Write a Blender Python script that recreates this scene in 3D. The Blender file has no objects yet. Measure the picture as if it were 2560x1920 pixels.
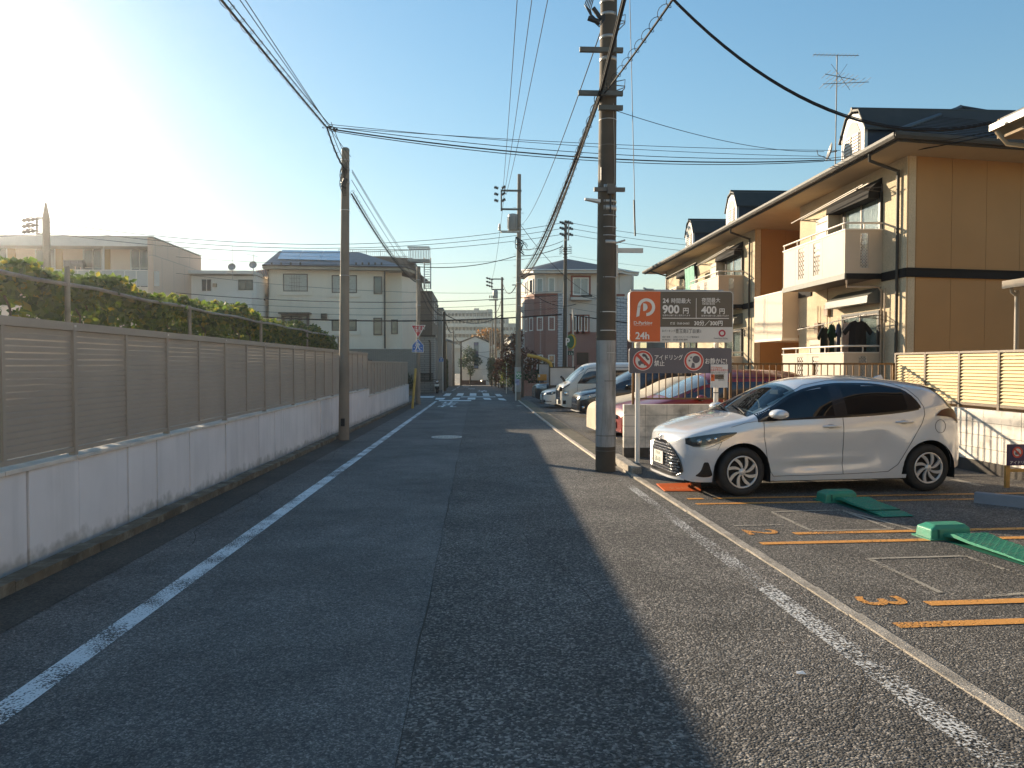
import bpy, bmesh, math, random
from mathutils import Vector, Matrix
R = math.radians
rnd = random.Random(7)
S = bpy.context.scene
C = S.collection
# ------------------------------------------------------------ camera
F = 1860.0                      # focal length in pixels of the 2560 px wide photograph
EYE = 1.55
cd = bpy.data.cameras.new('camera'); cam = bpy.data.objects.new('camera', cd); C.objects.link(cam)
cd.sensor_width = 36.0; cd.lens = 36.0 * F / 2560.0; cd.clip_start = 0.05; cd.clip_end = 1500
cam.location = (0, 0, EYE); cam.rotation_euler = (R(90 - 1.54), 0, R(-2.83))
S.camera = cam
CM = Matrix.Translation((0, 0, EYE)) @ cam.rotation_euler.to_matrix().to_4x4()
# ------------------------------------------------------------ sky and sun
SUN_EL, SUN_AZ = 15.7, 40.6       # degrees above the horizon, degrees left of the street axis
w = bpy.data.worlds.new('World'); S.world = w; w.use_nodes = True
nt = w.node_tree; nt.nodes.clear()
sky = nt.nodes.new('ShaderNodeTexSky'); sky.sky_type = 'NISHITA'; sky.sun_disc = False
sky.sun_elevation = R(SUN_EL); sky.sun_rotation = R(-SUN_AZ)
sky.air_density = 1.5; sky.dust_density = .2; sky.ozone_density = 4.0; sky.altitude = 0
bg = nt.nodes.new('ShaderNodeBackground'); bg.inputs[1].default_value = 0.108
wo = nt.nodes.new('ShaderNodeOutputWorld')
# soft shoulder on the sky's brightness, c / (1 + k c): the photograph holds the glow near the sun
k1 = nt.nodes.new('ShaderNodeVectorMath'); k1.operation = 'MULTIPLY_ADD'; k1.inputs[1].default_value = (.08, .08, .08); k1.inputs[2].default_value = (1, 1, 1)
k2 = nt.nodes.new('ShaderNodeVectorMath'); k2.operation = 'DIVIDE'
nt.links.new(sky.outputs[0], k1.inputs[0]); nt.links.new(sky.outputs[0], k2.inputs[0]); nt.links.new(k1.outputs[0], k2.inputs[1])
k3 = nt.nodes.new('ShaderNodeHueSaturation'); k3.inputs['Saturation'].default_value = 1.16; nt.links.new(k2.outputs[0], k3.inputs['Color'])
nt.links.new(k3.outputs[0], bg.inputs[0]); nt.links.new(bg.outputs[0], wo.inputs[0])
sd = bpy.data.lights.new('sun', 'SUN'); sd.energy = 4.4; sd.angle = R(0.53); sd.color = (1.0, 0.83, 0.60)
sun = bpy.data.objects.new('sun', sd); C.objects.link(sun)
sdir = Vector((-math.sin(R(SUN_AZ)) * math.cos(R(SUN_EL)), math.cos(R(SUN_AZ)) * math.cos(R(SUN_EL)), math.sin(R(SUN_EL))))
sun.rotation_euler = sdir.to_track_quat('Z', 'Y').to_euler(); sun.location = (-10, 10, 20)
S.view_settings.view_transform = 'Standard'; S.view_settings.look = 'None'
S.view_settings.exposure = 1.22; S.view_settings.gamma = 1.0; S.view_settings.use_curve_mapping = False
S.cycles.max_bounces = 6; S.cycles.transparent_max_bounces = 12

# ------------------------------------------------------------ helpers
SL = 0.0124                     # the street falls gently away from the camera
def gz(y): return -SL * max(-60.0, min(120.0, y))
def ray(u, v):
    return (CM.to_3x3() @ Vector(((u - 1280) / F, -(v - 960) / F, -1)))
def P(u, v, Y):                 # the point at street distance Y seen at photograph pixel (u, v)
    d = ray(u, v); return Vector((0, 0, EYE)) + d * (Y / d.y)
def PX(u, v, X):                # the same for a plane parallel to the street at x = X
    d = ray(u, v); return Vector((0, 0, EYE)) + d * (X / d.x)
def G(u, v, dz=0.0):            # the same on the ground
    d = ray(u, v); t = EYE / -(d.z + SL * d.y); p = Vector((0, 0, EYE)) + d * t
    return Vector((p.x, p.y, gz(p.y) + dz))

WM = {}
def wm(o): return WM.get(o.name, Matrix.Identity(4)) if o else Matrix.Identity(4)
def tag(o, label=None, cat=None, group=None, kind=None):
    if label: o['label'] = label
    if cat: o['category'] = cat
    if group: o['group'] = group
    if kind: o['kind'] = kind
    return o
def thing(name, label, cat, loc=(0, 0, 0), rotz=0.0, group=None, kind=None):
    o = bpy.data.objects.new(name, None); C.objects.link(o); o.empty_display_size = .2
    o.location = loc; o.rotation_euler = (0, 0, rotz)
    WM[o.name] = Matrix.Translation(loc) @ Matrix.Rotation(rotz, 4, 'Z')
    return tag(o, label, cat, group, kind)
class Fr:                       # a facade frame: r to the right along the wall, z up, n outwards
    def __init__(s, o, ang):    # ang: direction of r in degrees from +x; n points to the right-hand side of r
        s.o = Vector(o); a = R(ang); s.r = Vector((math.cos(a), math.sin(a), 0)); s.n = Vector((math.sin(a), -math.cos(a), 0))
    def p(s, r, z, n=0.0): return s.o + s.r * r + s.n * n + Vector((0, 0, z))
W0 = Fr((0, 0, 0), 0)
class MB:
    def __init__(s): s.v = []; s.f = []; s.m = []; s.sm = []
    def add(s, vs, fs, mi=0, sm=False):
        b = len(s.v); s.v += [Vector(x) for x in vs]
        for f in fs: s.f.append([b + i for i in f]); s.m.append(mi); s.sm.append(sm)
        return s
    def hexa(s, c, mi=0): return s.add(c, [(0,3,2,1),(4,5,6,7),(0,1,5,4),(1,2,6,5),(2,3,7,6),(3,0,4,7)], mi)
    def box(s, x0, x1, y0, y1, z0, z1, mi=0):
        return s.hexa([(x0,y0,z0),(x1,y0,z0),(x1,y1,z0),(x0,y1,z0),(x0,y0,z1),(x1,y0,z1),(x1,y1,z1),(x0,y1,z1)], mi)
    def fb(s, fr, r0, r1, z0, z1, n0, n1, mi=0):
        if n0 < n1: n0, n1 = n1, n0
        return s.hexa([fr.p(r0,z0,n0), fr.p(r1,z0,n0), fr.p(r1,z0,n1), fr.p(r0,z0,n1), fr.p(r0,z1,n0), fr.p(r1,z1,n0), fr.p(r1,z1,n1), fr.p(r0,z1,n1)], mi)
    def quad(s, a, b, c, d, mi=0): return s.add([a,b,c,d], [(0,1,2,3)], mi)
    def fpoly(s, fr, pts, n0, n1, mi=0):     # polygon in (r, z), extruded n0..n1
        k = len(pts); vs = [fr.p(a, b, n1) for a, b in pts] + [fr.p(a, b, n0) for a, b in pts]
        fs = [tuple(range(k)), tuple(range(2*k-1, k-1, -1))] + [(i, k+i, k+(i+1) % k, (i+1) % k) for i in range(k)]
        return s.add(vs, fs, mi)
    def cyl(s, p0, p1, r0, r1=None, n=10, mi=0, cap=True):
        r1 = r0 if r1 is None else r1; p0 = Vector(p0); p1 = Vector(p1); d = (p1 - p0).normalized()
        a = d.orthogonal().normalized(); b = d.cross(a); vs = []
        for p, r in ((p0, r0), (p1, r1)):
            for i in range(n): t = 2*math.pi*i/n; vs.append(p + a*math.cos(t)*r + b*math.sin(t)*r)
        s.add(vs, [(i, (i+1) % n, n+(i+1) % n, n+i) for i in range(n)], mi, True)
        if cap: s.add(vs, [tuple(range(n-1,-1,-1)), tuple(range(n, 2*n))], mi)
        return s
    def tube(s, pts, r, n=5, mi=0):
        pts = [Vector(p) for p in pts]; vs = []; a = None; k = len(pts)
        for i, p in enumerate(pts):
            d = (pts[min(i+1, k-1)] - pts[max(i-1, 0)]).normalized()
            if a is None: a = d.orthogonal().normalized()
            else: a = (a - d * a.dot(d)).normalized()
            b = d.cross(a); rr = r[i] if isinstance(r, (list, tuple)) else r
            for j in range(n): t = 2*math.pi*j/n; vs.append(p + a*math.cos(t)*rr + b*math.sin(t)*rr)
        fs = [(i*n+j, i*n+(j+1) % n, (i+1)*n+(j+1) % n, (i+1)*n+j) for i in range(k-1) for j in range(n)]
        s.add(vs, fs, mi, True); s.add(vs[:n], [tuple(range(n-1,-1,-1))], mi); s.add(vs[-n:], [tuple(range(n))], mi)
        return s
    def grid(s, rows, mi=0, sm=True, closed=False, skip=None):
        nr = len(rows); nc = len(rows[0]); fs = []
        for i in range(nr - 1):
            for j in range(nc if closed else nc - 1):
                if skip and skip(i, j): continue
                fs.append((i*nc+j, i*nc+(j+1) % nc, (i+1)*nc+(j+1) % nc, (i+1)*nc+j))
        return s.add([p for r_ in rows for p in r_], fs, mi, sm)
    def lathe(s, prof, fr_o, ax, n=24, mi=0):   # prof: (radius, height along ax)
        ax = Vector(ax).normalized(); a = ax.orthogonal().normalized(); b = ax.cross(a); o = Vector(fr_o)
        rows = [[o + ax*h + (a*math.cos(2*math.pi*j/n) + b*math.sin(2*math.pi*j/n))*r for j in range(n)] for r, h in prof]
        return s.grid(rows, mi, True, True)
    def build(s, name, mats, parent=None, local=False, kind=None, bevel=0):
        me = bpy.data.meshes.new(name)
        vs = s.v
        if parent is not None and not local:
            inv = wm(parent).inverted(); vs = [inv @ p for p in vs]
        me.from_pydata([tuple(p) for p in vs], [], s.f)
        if not isinstance(mats, (list, tuple)): mats = [mats]
        for m in mats: me.materials.append(m)
        me.polygons.foreach_set('material_index', s.m); me.polygons.foreach_set('use_smooth', s.sm)
        me.update()
        if bevel or any(s.sm):
            pass
        o = bpy.data.objects.new(name, me); C.objects.link(o)
        if parent is not None: o.parent = parent; WM[o.name] = wm(parent)
        if kind: o['kind'] = kind
        if bevel:
            b = o.modifiers.new('bevel', 'BEVEL'); b.width = bevel; b.segments = 2; b.limit_method = 'ANGLE'; b.angle_limit = R(40)
        return o
def inst(src, name, parent, loc=(0, 0, 0), rotz=0.0):   # a piece sharing mesh data; loc in world coordinates
    o = bpy.data.objects.new(name, src if isinstance(src, bpy.types.Mesh) else src.data); C.objects.link(o); o.parent = parent
    m = wm(parent).inverted() @ (Matrix.Translation(loc) @ Matrix.Rotation(rotz, 4, 'Z'))
    o.matrix_local = m; WM[o.name] = wm(parent) @ m
    return o
def piece_mesh(name, mb, mats):
    me = bpy.data.meshes.new(name); me.from_pydata([tuple(p) for p in mb.v], [], mb.f)
    if not isinstance(mats, (list, tuple)): mats = [mats]
    for m in mats: me.materials.append(m)
    me.polygons.foreach_set('material_index', mb.m); me.polygons.foreach_set('use_smooth', mb.sm)
    me.update(); return me
def copy_tree(o, parent=None, loc=None, rotz=None):
    c = o.copy(); C.objects.link(c)
    if parent is not None: c.parent = parent
    if loc is not None: c.location = loc
    if rotz is not None: c.rotation_euler.z = rotz
    for ch in list(o.children): copy_tree(ch, c)
    return c

# lettering: built-in font turned into a flat mesh standing on a frame
_font_tmp = []
def letters(name, txt, size, fr, r, z, n, mat_, parent, bold=0.0, align='LEFT', sx=1.0, flat=None, rot=0.0, sy=1.0):
    cu = bpy.data.curves.new('lettering', 'FONT'); cu.body = txt; cu.size = size; cu.offset = bold * size * .9; cu.align_x = align
    cu.resolution_u = 3
    t = bpy.data.objects.new('lettering_curve', cu); C.objects.link(t)
    dg = bpy.context.evaluated_depsgraph_get(); dg.update()
    me = bpy.data.meshes.new_from_object(t.evaluated_get(dg)); bpy.data.objects.remove(t)
    ca, sa = math.cos(rot), math.sin(rot); inv = wm(parent).inverted()
    for v in me.vertices:
        x, y = v.co.x * sx, v.co.y * sy; x, y = x*ca - y*sa, x*sa + y*ca
        if flat: q = flat(x, y)
        else: q = fr.p(r + x, z + y, n)
        v.co = inv @ q
    me.materials.clear(); me.materials.append(mat_)
    o = bpy.data.objects.new(name, me); C.objects.link(o); o.parent = parent; WM[o.name] = wm(parent)
    return o

# ------------------------------------------------------------ materials
SL_ = SL
def _n(nt, t, **k):
    n = nt.nodes.new(t)
    for a, b in k.items(): setattr(n, a, b)
    return n
def M(name, col, rough=.7, var=.12, vs=2.0, bump=0.0, bs=60.0, metal=0.0, coat=0.0, spec=.5, grime=0.0, gcol=(.05,.05,.045), gs=1.2, streak=False, moss=0.0, fine=0.0, fs=120.0, trans=0.0):
    m = bpy.data.materials.new(name); m.use_nodes = True; nt = m.node_tree; L = nt.links
    b = nt.nodes['Principled BSDF']
    b.inputs['Roughness'].default_value = rough; b.inputs['Metallic'].default_value = metal
    b.inputs['Coat Weight'].default_value = coat; b.inputs['Specular IOR Level'].default_value = spec
    b.inputs['Coat Roughness'].default_value = .04
    c = Vector((col[0]*1.08, col[1], col[2]*.92)); geo = _n(nt, 'ShaderNodeNewGeometry'); out = None
    pos = geo.outputs['Position']
    n1 = _n(nt, 'ShaderNodeTexNoise'); n1.inputs['Scale'].default_value = vs; n1.inputs['Detail'].default_value = 5; L.new(pos, n1.inputs['Vector'])
    mx = _n(nt, 'ShaderNodeMix', data_type='RGBA'); mr = _n(nt, 'ShaderNodeMapRange'); mr.inputs[1].default_value = .3; mr.inputs[2].default_value = .7
    L.new(n1.outputs[0], mr.inputs[0]); L.new(mr.outputs[0], mx.inputs[0])
    mx.inputs[6].default_value = (*[max(0, x*(1-var)) for x in c], 1); mx.inputs[7].default_value = (*[x*(1+var) for x in c], 1); out = mx.outputs[2]
    if fine:
        n2 = _n(nt, 'ShaderNodeTexNoise'); n2.inputs['Scale'].default_value = fs; n2.inputs['Detail'].default_value = 2; L.new(pos, n2.inputs['Vector'])
        m2 = _n(nt, 'ShaderNodeMix', data_type='RGBA', blend_type='MULTIPLY'); m2.inputs[0].default_value = 1
        r2 = _n(nt, 'ShaderNodeMapRange'); r2.inputs[1].default_value = .3; r2.inputs[2].default_value = .7; r2.inputs[3].default_value = 1-fine; r2.inputs[4].default_value = 1+fine
        L.new(n2.outputs[0], r2.inputs[0]); L.new(out, m2.inputs[6]); L.new(r2.outputs[0], m2.inputs[7]); out = m2.outputs[2]
    if grime:
        mp = _n(nt, 'ShaderNodeMapping'); mp.inputs['Scale'].default_value = (gs*3, gs*3, gs*.25) if streak else (gs, gs, gs)
        L.new(pos, mp.inputs[0]); n3 = _n(nt, 'ShaderNodeTexNoise'); n3.inputs['Scale'].default_value = 1.0; n3.inputs['Detail'].default_value = 8; n3.inputs['Roughness'].default_value = .65
        L.new(mp.outputs[0], n3.inputs['Vector']); r3 = _n(nt, 'ShaderNodeMapRange'); r3.inputs[1].default_value = .48; r3.inputs[2].default_value = .72; r3.inputs[4].default_value = grime
        L.new(n3.outputs[0], r3.inputs[0]); m3 = _n(nt, 'ShaderNodeMix', data_type='RGBA'); m3.inputs[7].default_value = (*gcol, 1)
        L.new(r3.outputs[0], m3.inputs[0]); L.new(out, m3.inputs[6]); out = m3.outputs[2]
    if moss:
        sx = _n(nt, 'ShaderNodeSeparateXYZ'); L.new(pos, sx.inputs[0]); hh = _n(nt, 'ShaderNodeMath', operation='MULTIPLY_ADD'); hh.inputs[1].default_value = SL_; L.new(sx.outputs[1], hh.inputs[0]); L.new(sx.outputs[2], hh.inputs[2])
        nm = _n(nt, 'ShaderNodeTexNoise'); nm.inputs['Scale'].default_value = 7; nm.inputs['Detail'].default_value = 6; L.new(pos, nm.inputs['Vector'])
        h2 = _n(nt, 'ShaderNodeMath', operation='MULTIPLY_ADD'); h2.inputs[1].default_value = -.34; L.new(nm.outputs[0], h2.inputs[0]); L.new(hh.outputs[0], h2.inputs[2])
        r7 = _n(nt, 'ShaderNodeMapRange'); r7.inputs[1].default_value = -.10; r7.inputs[2].default_value = .0; r7.inputs[3].default_value = moss; r7.inputs[4].default_value = 0; L.new(h2.outputs[0], r7.inputs[0])
        m7 = _n(nt, 'ShaderNodeMix', data_type='RGBA'); m7.inputs[7].default_value = (.10, .095, .06, 1); L.new(r7.outputs[0], m7.inputs[0]); L.new(out, m7.inputs[6]); out = m7.outputs[2]
    L.new(out, b.inputs['Base Color'])
    if bump:
        nb = _n(nt, 'ShaderNodeTexNoise'); nb.inputs['Scale'].default_value = bs; nb.inputs['Detail'].default_value = 3; L.new(pos, nb.inputs['Vector'])
        bp = _n(nt, 'ShaderNodeBump'); bp.inputs['Strength'].default_value = bump; bp.inputs['Distance'].default_value = .01
        L.new(nb.outputs[0], bp.inputs['Height']); L.new(bp.outputs[0], b.inputs['Normal'])
    return m
def asphalt(name, col, speck=.35, scale=95.0, bump=.9, dist=.004):
    m = bpy.data.materials.new(name); m.use_nodes = True; nt = m.node_tree; L = nt.links; b = nt.nodes['Principled BSDF']
    geo = _n(nt, 'ShaderNodeNewGeometry'); pos = geo.outputs['Position']
    vo = _n(nt, 'ShaderNodeTexVoronoi'); vo.inputs['Scale'].default_value = scale; L.new(pos, vo.inputs['Vector'])
    big = _n(nt, 'ShaderNodeTexNoise'); big.inputs['Scale'].default_value = .55; big.inputs['Detail'].default_value = 7; big.inputs['Roughness'].default_value = .6; L.new(pos, big.inputs['Vector'])
    mid = _n(nt, 'ShaderNodeTexNoise'); mid.inputs['Scale'].default_value = 38; mid.inputs['Detail'].default_value = 3; L.new(pos, mid.inputs['Vector'])
    sep = _n(nt, 'ShaderNodeSeparateColor'); L.new(vo.outputs['Color'], sep.inputs[0])
    rr = _n(nt, 'ShaderNodeMapRange'); rr.inputs[1].default_value = 0; rr.inputs[2].default_value = 1; rr.inputs[3].default_value = 1 - speck; rr.inputs[4].default_value = 1 + speck
    pw = _n(nt, 'ShaderNodeMath', operation='POWER'); pw.inputs[1].default_value = 3.0; L.new(sep.outputs[0], pw.inputs[0])
    ml = _n(nt, 'ShaderNodeMath', operation='MULTIPLY_ADD'); ml.inputs[1].default_value = speck*4.5; ml.inputs[2].default_value = 1 - speck*.9
    L.new(pw.outputs[0], ml.inputs[0])
    rb = _n(nt, 'ShaderNodeMapRange'); rb.inputs[1].default_value = .3; rb.inputs[2].default_value = .7; rb.inputs[3].default_value = .66; rb.inputs[4].default_value = 1.32; L.new(big.outputs[0], rb.inputs[0])
    rm = _n(nt, 'ShaderNodeMapRange'); rm.inputs[1].default_value = .3; rm.inputs[2].default_value = .7; rm.inputs[3].default_value = .65; rm.inputs[4].default_value = 1.35; L.new(mid.outputs[0], rm.inputs[0])
    a = _n(nt, 'ShaderNodeMath', operation='MULTIPLY'); L.new(ml.outputs[0], a.inputs[0]); L.new(rb.outputs[0], a.inputs[1])
    a2 = _n(nt, 'ShaderNodeMath', operation='MULTIPLY'); L.new(a.outputs[0], a2.inputs[0]); L.new(rm.outputs[0], a2.inputs[1])
    bl = _n(nt, 'ShaderNodeTexNoise'); bl.inputs['Scale'].default_value = 2.6; bl.inputs['Detail'].default_value = 4; L.new(pos, bl.inputs['Vector'])
    r5 = _n(nt, 'ShaderNodeMapRange'); r5.inputs[1].default_value = .3; r5.inputs[2].default_value = .7; r5.inputs[3].default_value = .84; r5.inputs[4].default_value = 1.14; L.new(bl.outputs[0], r5.inputs[0])
    sp = _n(nt, 'ShaderNodeTexNoise'); sp.inputs['Scale'].default_value = 1.1; sp.inputs['Detail'].default_value = 2; sp.inputs['Distortion'].default_value = .6; L.new(pos, sp.inputs['Vector'])
    r6 = _n(nt, 'ShaderNodeMapRange'); r6.inputs[1].default_value = .69; r6.inputs[2].default_value = .74; r6.inputs[3].default_value = 1; r6.inputs[4].default_value = .62; L.new(sp.outputs[0], r6.inputs[0])
    a3 = _n(nt, 'ShaderNodeMath', operation='MULTIPLY'); L.new(r5.outputs[0], a3.inputs[0]); L.new(r6.outputs[0], a3.inputs[1])
    a4 = _n(nt, 'ShaderNodeMath', operation='MULTIPLY'); L.new(a2.outputs[0], a4.inputs[0]); L.new(a3.outputs[0], a4.inputs[1]); a2 = a4
    mx = _n(nt, 'ShaderNodeMix', data_type='RGBA', blend_type='MULTIPLY'); mx.inputs[0].default_value = 1; mx.inputs[6].default_value = (*col, 1); L.new(a2.outputs[0], mx.inputs[7])
    L.new(mx.outputs[2], b.inputs['Base Color']); b.inputs['Roughness'].default_value = .8; b.inputs['Specular IOR Level'].default_value = .35
    ad = _n(nt, 'ShaderNodeMath', operation='MULTIPLY_ADD'); ad.inputs[1].default_value = -1.0; L.new(vo.outputs['Distance'], ad.inputs[0]); L.new(mid.outputs[0], ad.inputs[2])
    bp = _n(nt, 'ShaderNodeBump'); bp.inputs['Strength'].default_value = bump; bp.inputs['Distance'].default_value = dist
    L.new(ad.outputs[0], bp.inputs['Height']); L.new(bp.outputs[0], b.inputs['Normal'])
    return m
def paint(name, col, under=(.10,.088,.075), wear=.4, sc=55.0, big=2.5, rough=.6):
    """worn road paint: holes of the aggregate show through"""
    m = bpy.data.materials.new(name); m.use_nodes = True; nt = m.node_tree; L = nt.links; b = nt.nodes['Principled BSDF']
    pos = _n(nt, 'ShaderNodeNewGeometry').outputs['Position']
    n1 = _n(nt, 'ShaderNodeTexNoise'); n1.inputs['Scale'].default_value = sc; n1.inputs['Detail'].default_value = 4; L.new(pos, n1.inputs['Vector'])
    n2 = _n(nt, 'ShaderNodeTexNoise'); n2.inputs['Scale'].default_value = big; n2.inputs['Detail'].default_value = 4; L.new(pos, n2.inputs['Vector'])
    ad = _n(nt, 'ShaderNodeMath', operation='MULTIPLY_ADD'); ad.inputs[1].default_value = .75; L.new(n2.outputs[0], ad.inputs[0]); L.new(n1.outputs[0], ad.inputs[2])
    r = _n(nt, 'ShaderNodeMapRange'); r.inputs[1].default_value = .50 + wear*.75; r.inputs[2].default_value = .62 + wear*.75; r.inputs[3].default_value = 1; r.inputs[4].default_value = 0
    L.new(ad.outputs[0], r.inputs[0]); r.inputs[3].default_value = 0; r.inputs[4].default_value = 1
    b.inputs['Base Color'].default_value = (*col, 1); b.inputs['Roughness'].default_value = rough
    tp = _n(nt, 'ShaderNodeBsdfTransparent'); ms = _n(nt, 'ShaderNodeMixShader'); L.new(r.outputs[0], ms.inputs[0]); L.new(tp.outputs[0], ms.inputs[1]); L.new(b.outputs[0], ms.inputs[2]); L.new(ms.outputs[0], nt.nodes['Material Output'].inputs[0])
    bp = _n(nt, 'ShaderNodeBump'); bp.inputs['Strength'].default_value = .5; bp.inputs['Distance'].default_value = .003; L.new(ad.outputs[0], bp.inputs['Height']); L.new(bp.outputs[0], b.inputs['Normal'])
    return m
def leafmat(name, cols, trans=.4):
    m = bpy.data.materials.new(name); m.use_nodes = True; nt = m.node_tree; L = nt.links; b = nt.nodes['Principled BSDF']
    geo = _n(nt, 'ShaderNodeNewGeometry'); cr = _n(nt, 'ShaderNodeValToRGB'); L.new(geo.outputs['Random Per Island'], cr.inputs[0])
    e = cr.color_ramp.elements; k = len(cols)
    while len(e) < k: e.new(.5)
    for i, c in enumerate(cols): e[i].position = i/(k-1); e[i].color = (*c, 1)
    L.new(cr.outputs[0], b.inputs['Base Color']); b.inputs['Roughness'].default_value = .5
    tr = _n(nt, 'ShaderNodeBsdfTranslucent'); hs = _n(nt, 'ShaderNodeHueSaturation'); hs.inputs['Value'].default_value = 2.2; hs.inputs['Saturation'].default_value = 1.1; hs.inputs['Hue'].default_value = .485
    L.new(cr.outputs[0], hs.inputs['Color']); L.new(hs.outputs[0], tr.inputs[0])
    mix = _n(nt, 'ShaderNodeMixShader'); mix.inputs[0].default_value = trans; L.new(b.outputs[0], mix.inputs[1]); L.new(tr.outputs[0], mix.inputs[2])
    L.new(mix.outputs[0], nt.nodes['Material Output'].inputs[0]); return m
def glassmat(name, tint=(.75,.8,.8), opac=.25, rough=.02, dark=(.02,.025,.03), ior=1.6):
    """pane: see-through share + dark body + mirror reflection by angle"""
    m = bpy.data.materials.new(name); m.use_nodes = True; nt = m.node_tree; L = nt.links; b = nt.nodes['Principled BSDF']
    b.inputs['Base Color'].default_value = (*dark, 1); b.inputs['Roughness'].default_value = rough; b.inputs['Specular IOR Level'].default_value = .2
    t = _n(nt, 'ShaderNodeBsdfTransparent'); t.inputs[0].default_value = (*tint, 1)
    g = _n(nt, 'ShaderNodeBsdfGlossy'); g.inputs['Roughness'].default_value = rough; g.inputs[0].default_value = (1,1,1,1)
    lw = _n(nt, 'ShaderNodeLayerWeight'); lw.inputs[0].default_value = .5; f0 = ((ior-1)/(ior+1))**2
    p5 = _n(nt, 'ShaderNodeMath', operation='POWER'); p5.inputs[1].default_value = 5.0; L.new(lw.outputs['Facing'], p5.inputs[0])
    fr = _n(nt, 'ShaderNodeMath', operation='MULTIPLY_ADD'); fr.inputs[1].default_value = 1-f0; fr.inputs[2].default_value = f0*1.5; L.new(p5.outputs[0], fr.inputs[0])
    m1 = _n(nt, 'ShaderNodeMixShader'); m1.inputs[0].default_value = opac; L.new(t.outputs[0], m1.inputs[1]); L.new(b.outputs[0], m1.inputs[2])
    m2 = _n(nt, 'ShaderNodeMixShader'); L.new(fr.outputs[0], m2.inputs[0]); L.new(m1.outputs[0], m2.inputs[1]); L.new(g.outputs[0], m2.inputs[2])
    L.new(m2.outputs[0], nt.nodes['Material Output'].inputs[0]); return m
def brickmat(name, c1, c2, mortar, w=.21, h=.07, ang=0.0, mort=.012, rough=.8, bump=.4):
    m = bpy.data.materials.new(name); m.use_nodes = True; nt = m.node_tree; L = nt.links; b = nt.nodes['Principled BSDF']
    pos = _n(nt, 'ShaderNodeNewGeometry').outputs['Position']
    sp = _n(nt, 'ShaderNodeSeparateXYZ'); L.new(pos, sp.inputs[0])
    ad = _n(nt, 'ShaderNodeMath', operation='ADD'); L.new(sp.outputs[0], ad.inputs[0]); L.new(sp.outputs[1], ad.inputs[1])
    cb = _n(nt, 'ShaderNodeCombineXYZ'); L.new(ad.outputs[0], cb.inputs[0]); L.new(sp.outputs[2], cb.inputs[1])
    br = _n(nt, 'ShaderNodeTexBrick'); br.inputs['Scale'].default_value = 1; br.inputs['Brick Width'].default_value = w; br.inputs['Row Height'].default_value = h
    br.inputs['Mortar Size'].default_value = mort; br.inputs['Color1'].default_value = (*c1, 1); br.inputs['Color2'].default_value = (*c2, 1); br.inputs['Mortar'].default_value = (*mortar, 1)
    br.offset = .5; L.new(cb.outputs[0], br.inputs['Vector']); L.new(br.outputs[0], b.inputs['Base Color']); b.inputs['Roughness'].default_value = rough
    bp = _n(nt, 'ShaderNodeBump'); bp.inputs['Strength'].default_value = bump; bp.inputs['Distance'].default_value = .01; bp.invert = True
    L.new(br.outputs['Fac'], bp.inputs['Height']); L.new(bp.outputs[0], b.inputs['Normal'])
    return m

A_OLD = asphalt('asphalt_old', (.110,.099,.087), .50, 85, 1.0, .008)
A_NEW = asphalt('asphalt_patch', (.124,.110,.098), .34, 135, .6, .003)
A_LOT = asphalt('asphalt_lot', (.105,.094,.081), .45, 90, 1.0, .006)
A_GUT = asphalt('asphalt_gutter', (.070,.058,.046), .15, 120, .5, .003)
GROUND = M('ground_soil', (.20,.18,.15), .9, .3, .4, .5, 8)
P_WHITE = paint('road_paint_white', (.74,.74,.73), wear=.34, sc=85, big=3.0)
P_WORN = paint('road_paint_worn', (.66,.64,.60), wear=.50, sc=60, big=.9)
P_CLEAN = paint('road_paint_fresh', (.70,.71,.70), wear=.08)
P_ORANGE = paint('road_paint_orange', (.66,.29,.06), wear=.26, sc=60, big=1.2)
P_LOOP = paint('loop_sealant', (.34,.30,.24), wear=.30, sc=50)
CONC_WALL = M('precast_concrete', (.72,.74,.80), .8, .07, 1.5, .15, 90, grime=.35, gcol=(.45,.44,.43), gs=.9, streak=True, moss=.45)
CONC_CAP = M('concrete_cap', (.62,.60,.57), .8, .15, 5, .2, 60)
CONC_DARK = M('mossy_concrete', (.11,.095,.07), .9, .4, 3, .5, 40, grime=.9, gcol=(.30,.27,.21), gs=5)
CONC_KERB = M('kerb_concrete', (.33,.31,.275), .85, .25, 6, .6, 90, grime=.6, gcol=(.12,.105,.085), gs=4, fine=.4, fs=70)
CONC_POLE = M('pole_concrete', (.23,.20,.165), .8, .12, 2.5, .15, 100, grime=.3, gcol=(.12,.11,.09), gs=2, streak=True)
CONC_POLE_D = M('pole_concrete_dark', (.085,.066,.047), .8, .18, 3, .15, 100, grime=.5, gcol=(.08,.07,.055), gs=2.2, streak=True)
STEEL = M('galvanised_steel', (.42,.43,.44), .45, .15, 8, metal=.6)
STEEL_D = M('weathered_steel', (.13,.12,.11), .55, .2, 8, metal=.3)
BLACKR = M('black_rubber', (.018,.018,.02), .5, .2, 10)
FENCE_BR = M('brown_aluminium', (.34,.31,.275), .5, .06, 2)
FENCE_CR = M('cream_aluminium', (.72,.62,.40), .45, .04, 2)
FRAME_BR = M('bronze_aluminium', (.16,.125,.09), .45, .08, 3)
RAIL_BR = M('rail_bronze', (.13,.075,.03), .45, .15, 6, metal=.3)
WHITE = M('white_enamel', (.78,.78,.76), .4, .04, 3)
WHITE_D = M('white_trim', (.66,.66,.65), .5, .08, 3, grime=.15, gcol=(.3,.29,.27), gs=3)
BLACK = M('black_trim', (.02,.02,.022), .4, .1, 3)
GLASS_B = M('window_glass', (.10,.13,.14), .06, .35, .6, spec=.9)
GLASS_D = M('window_glass_dark', (.035,.04,.05), .05, .3, .8, spec=.9)
CURT = M('curtain_white', (.62,.62,.60), .9, .25, 6)
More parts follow.
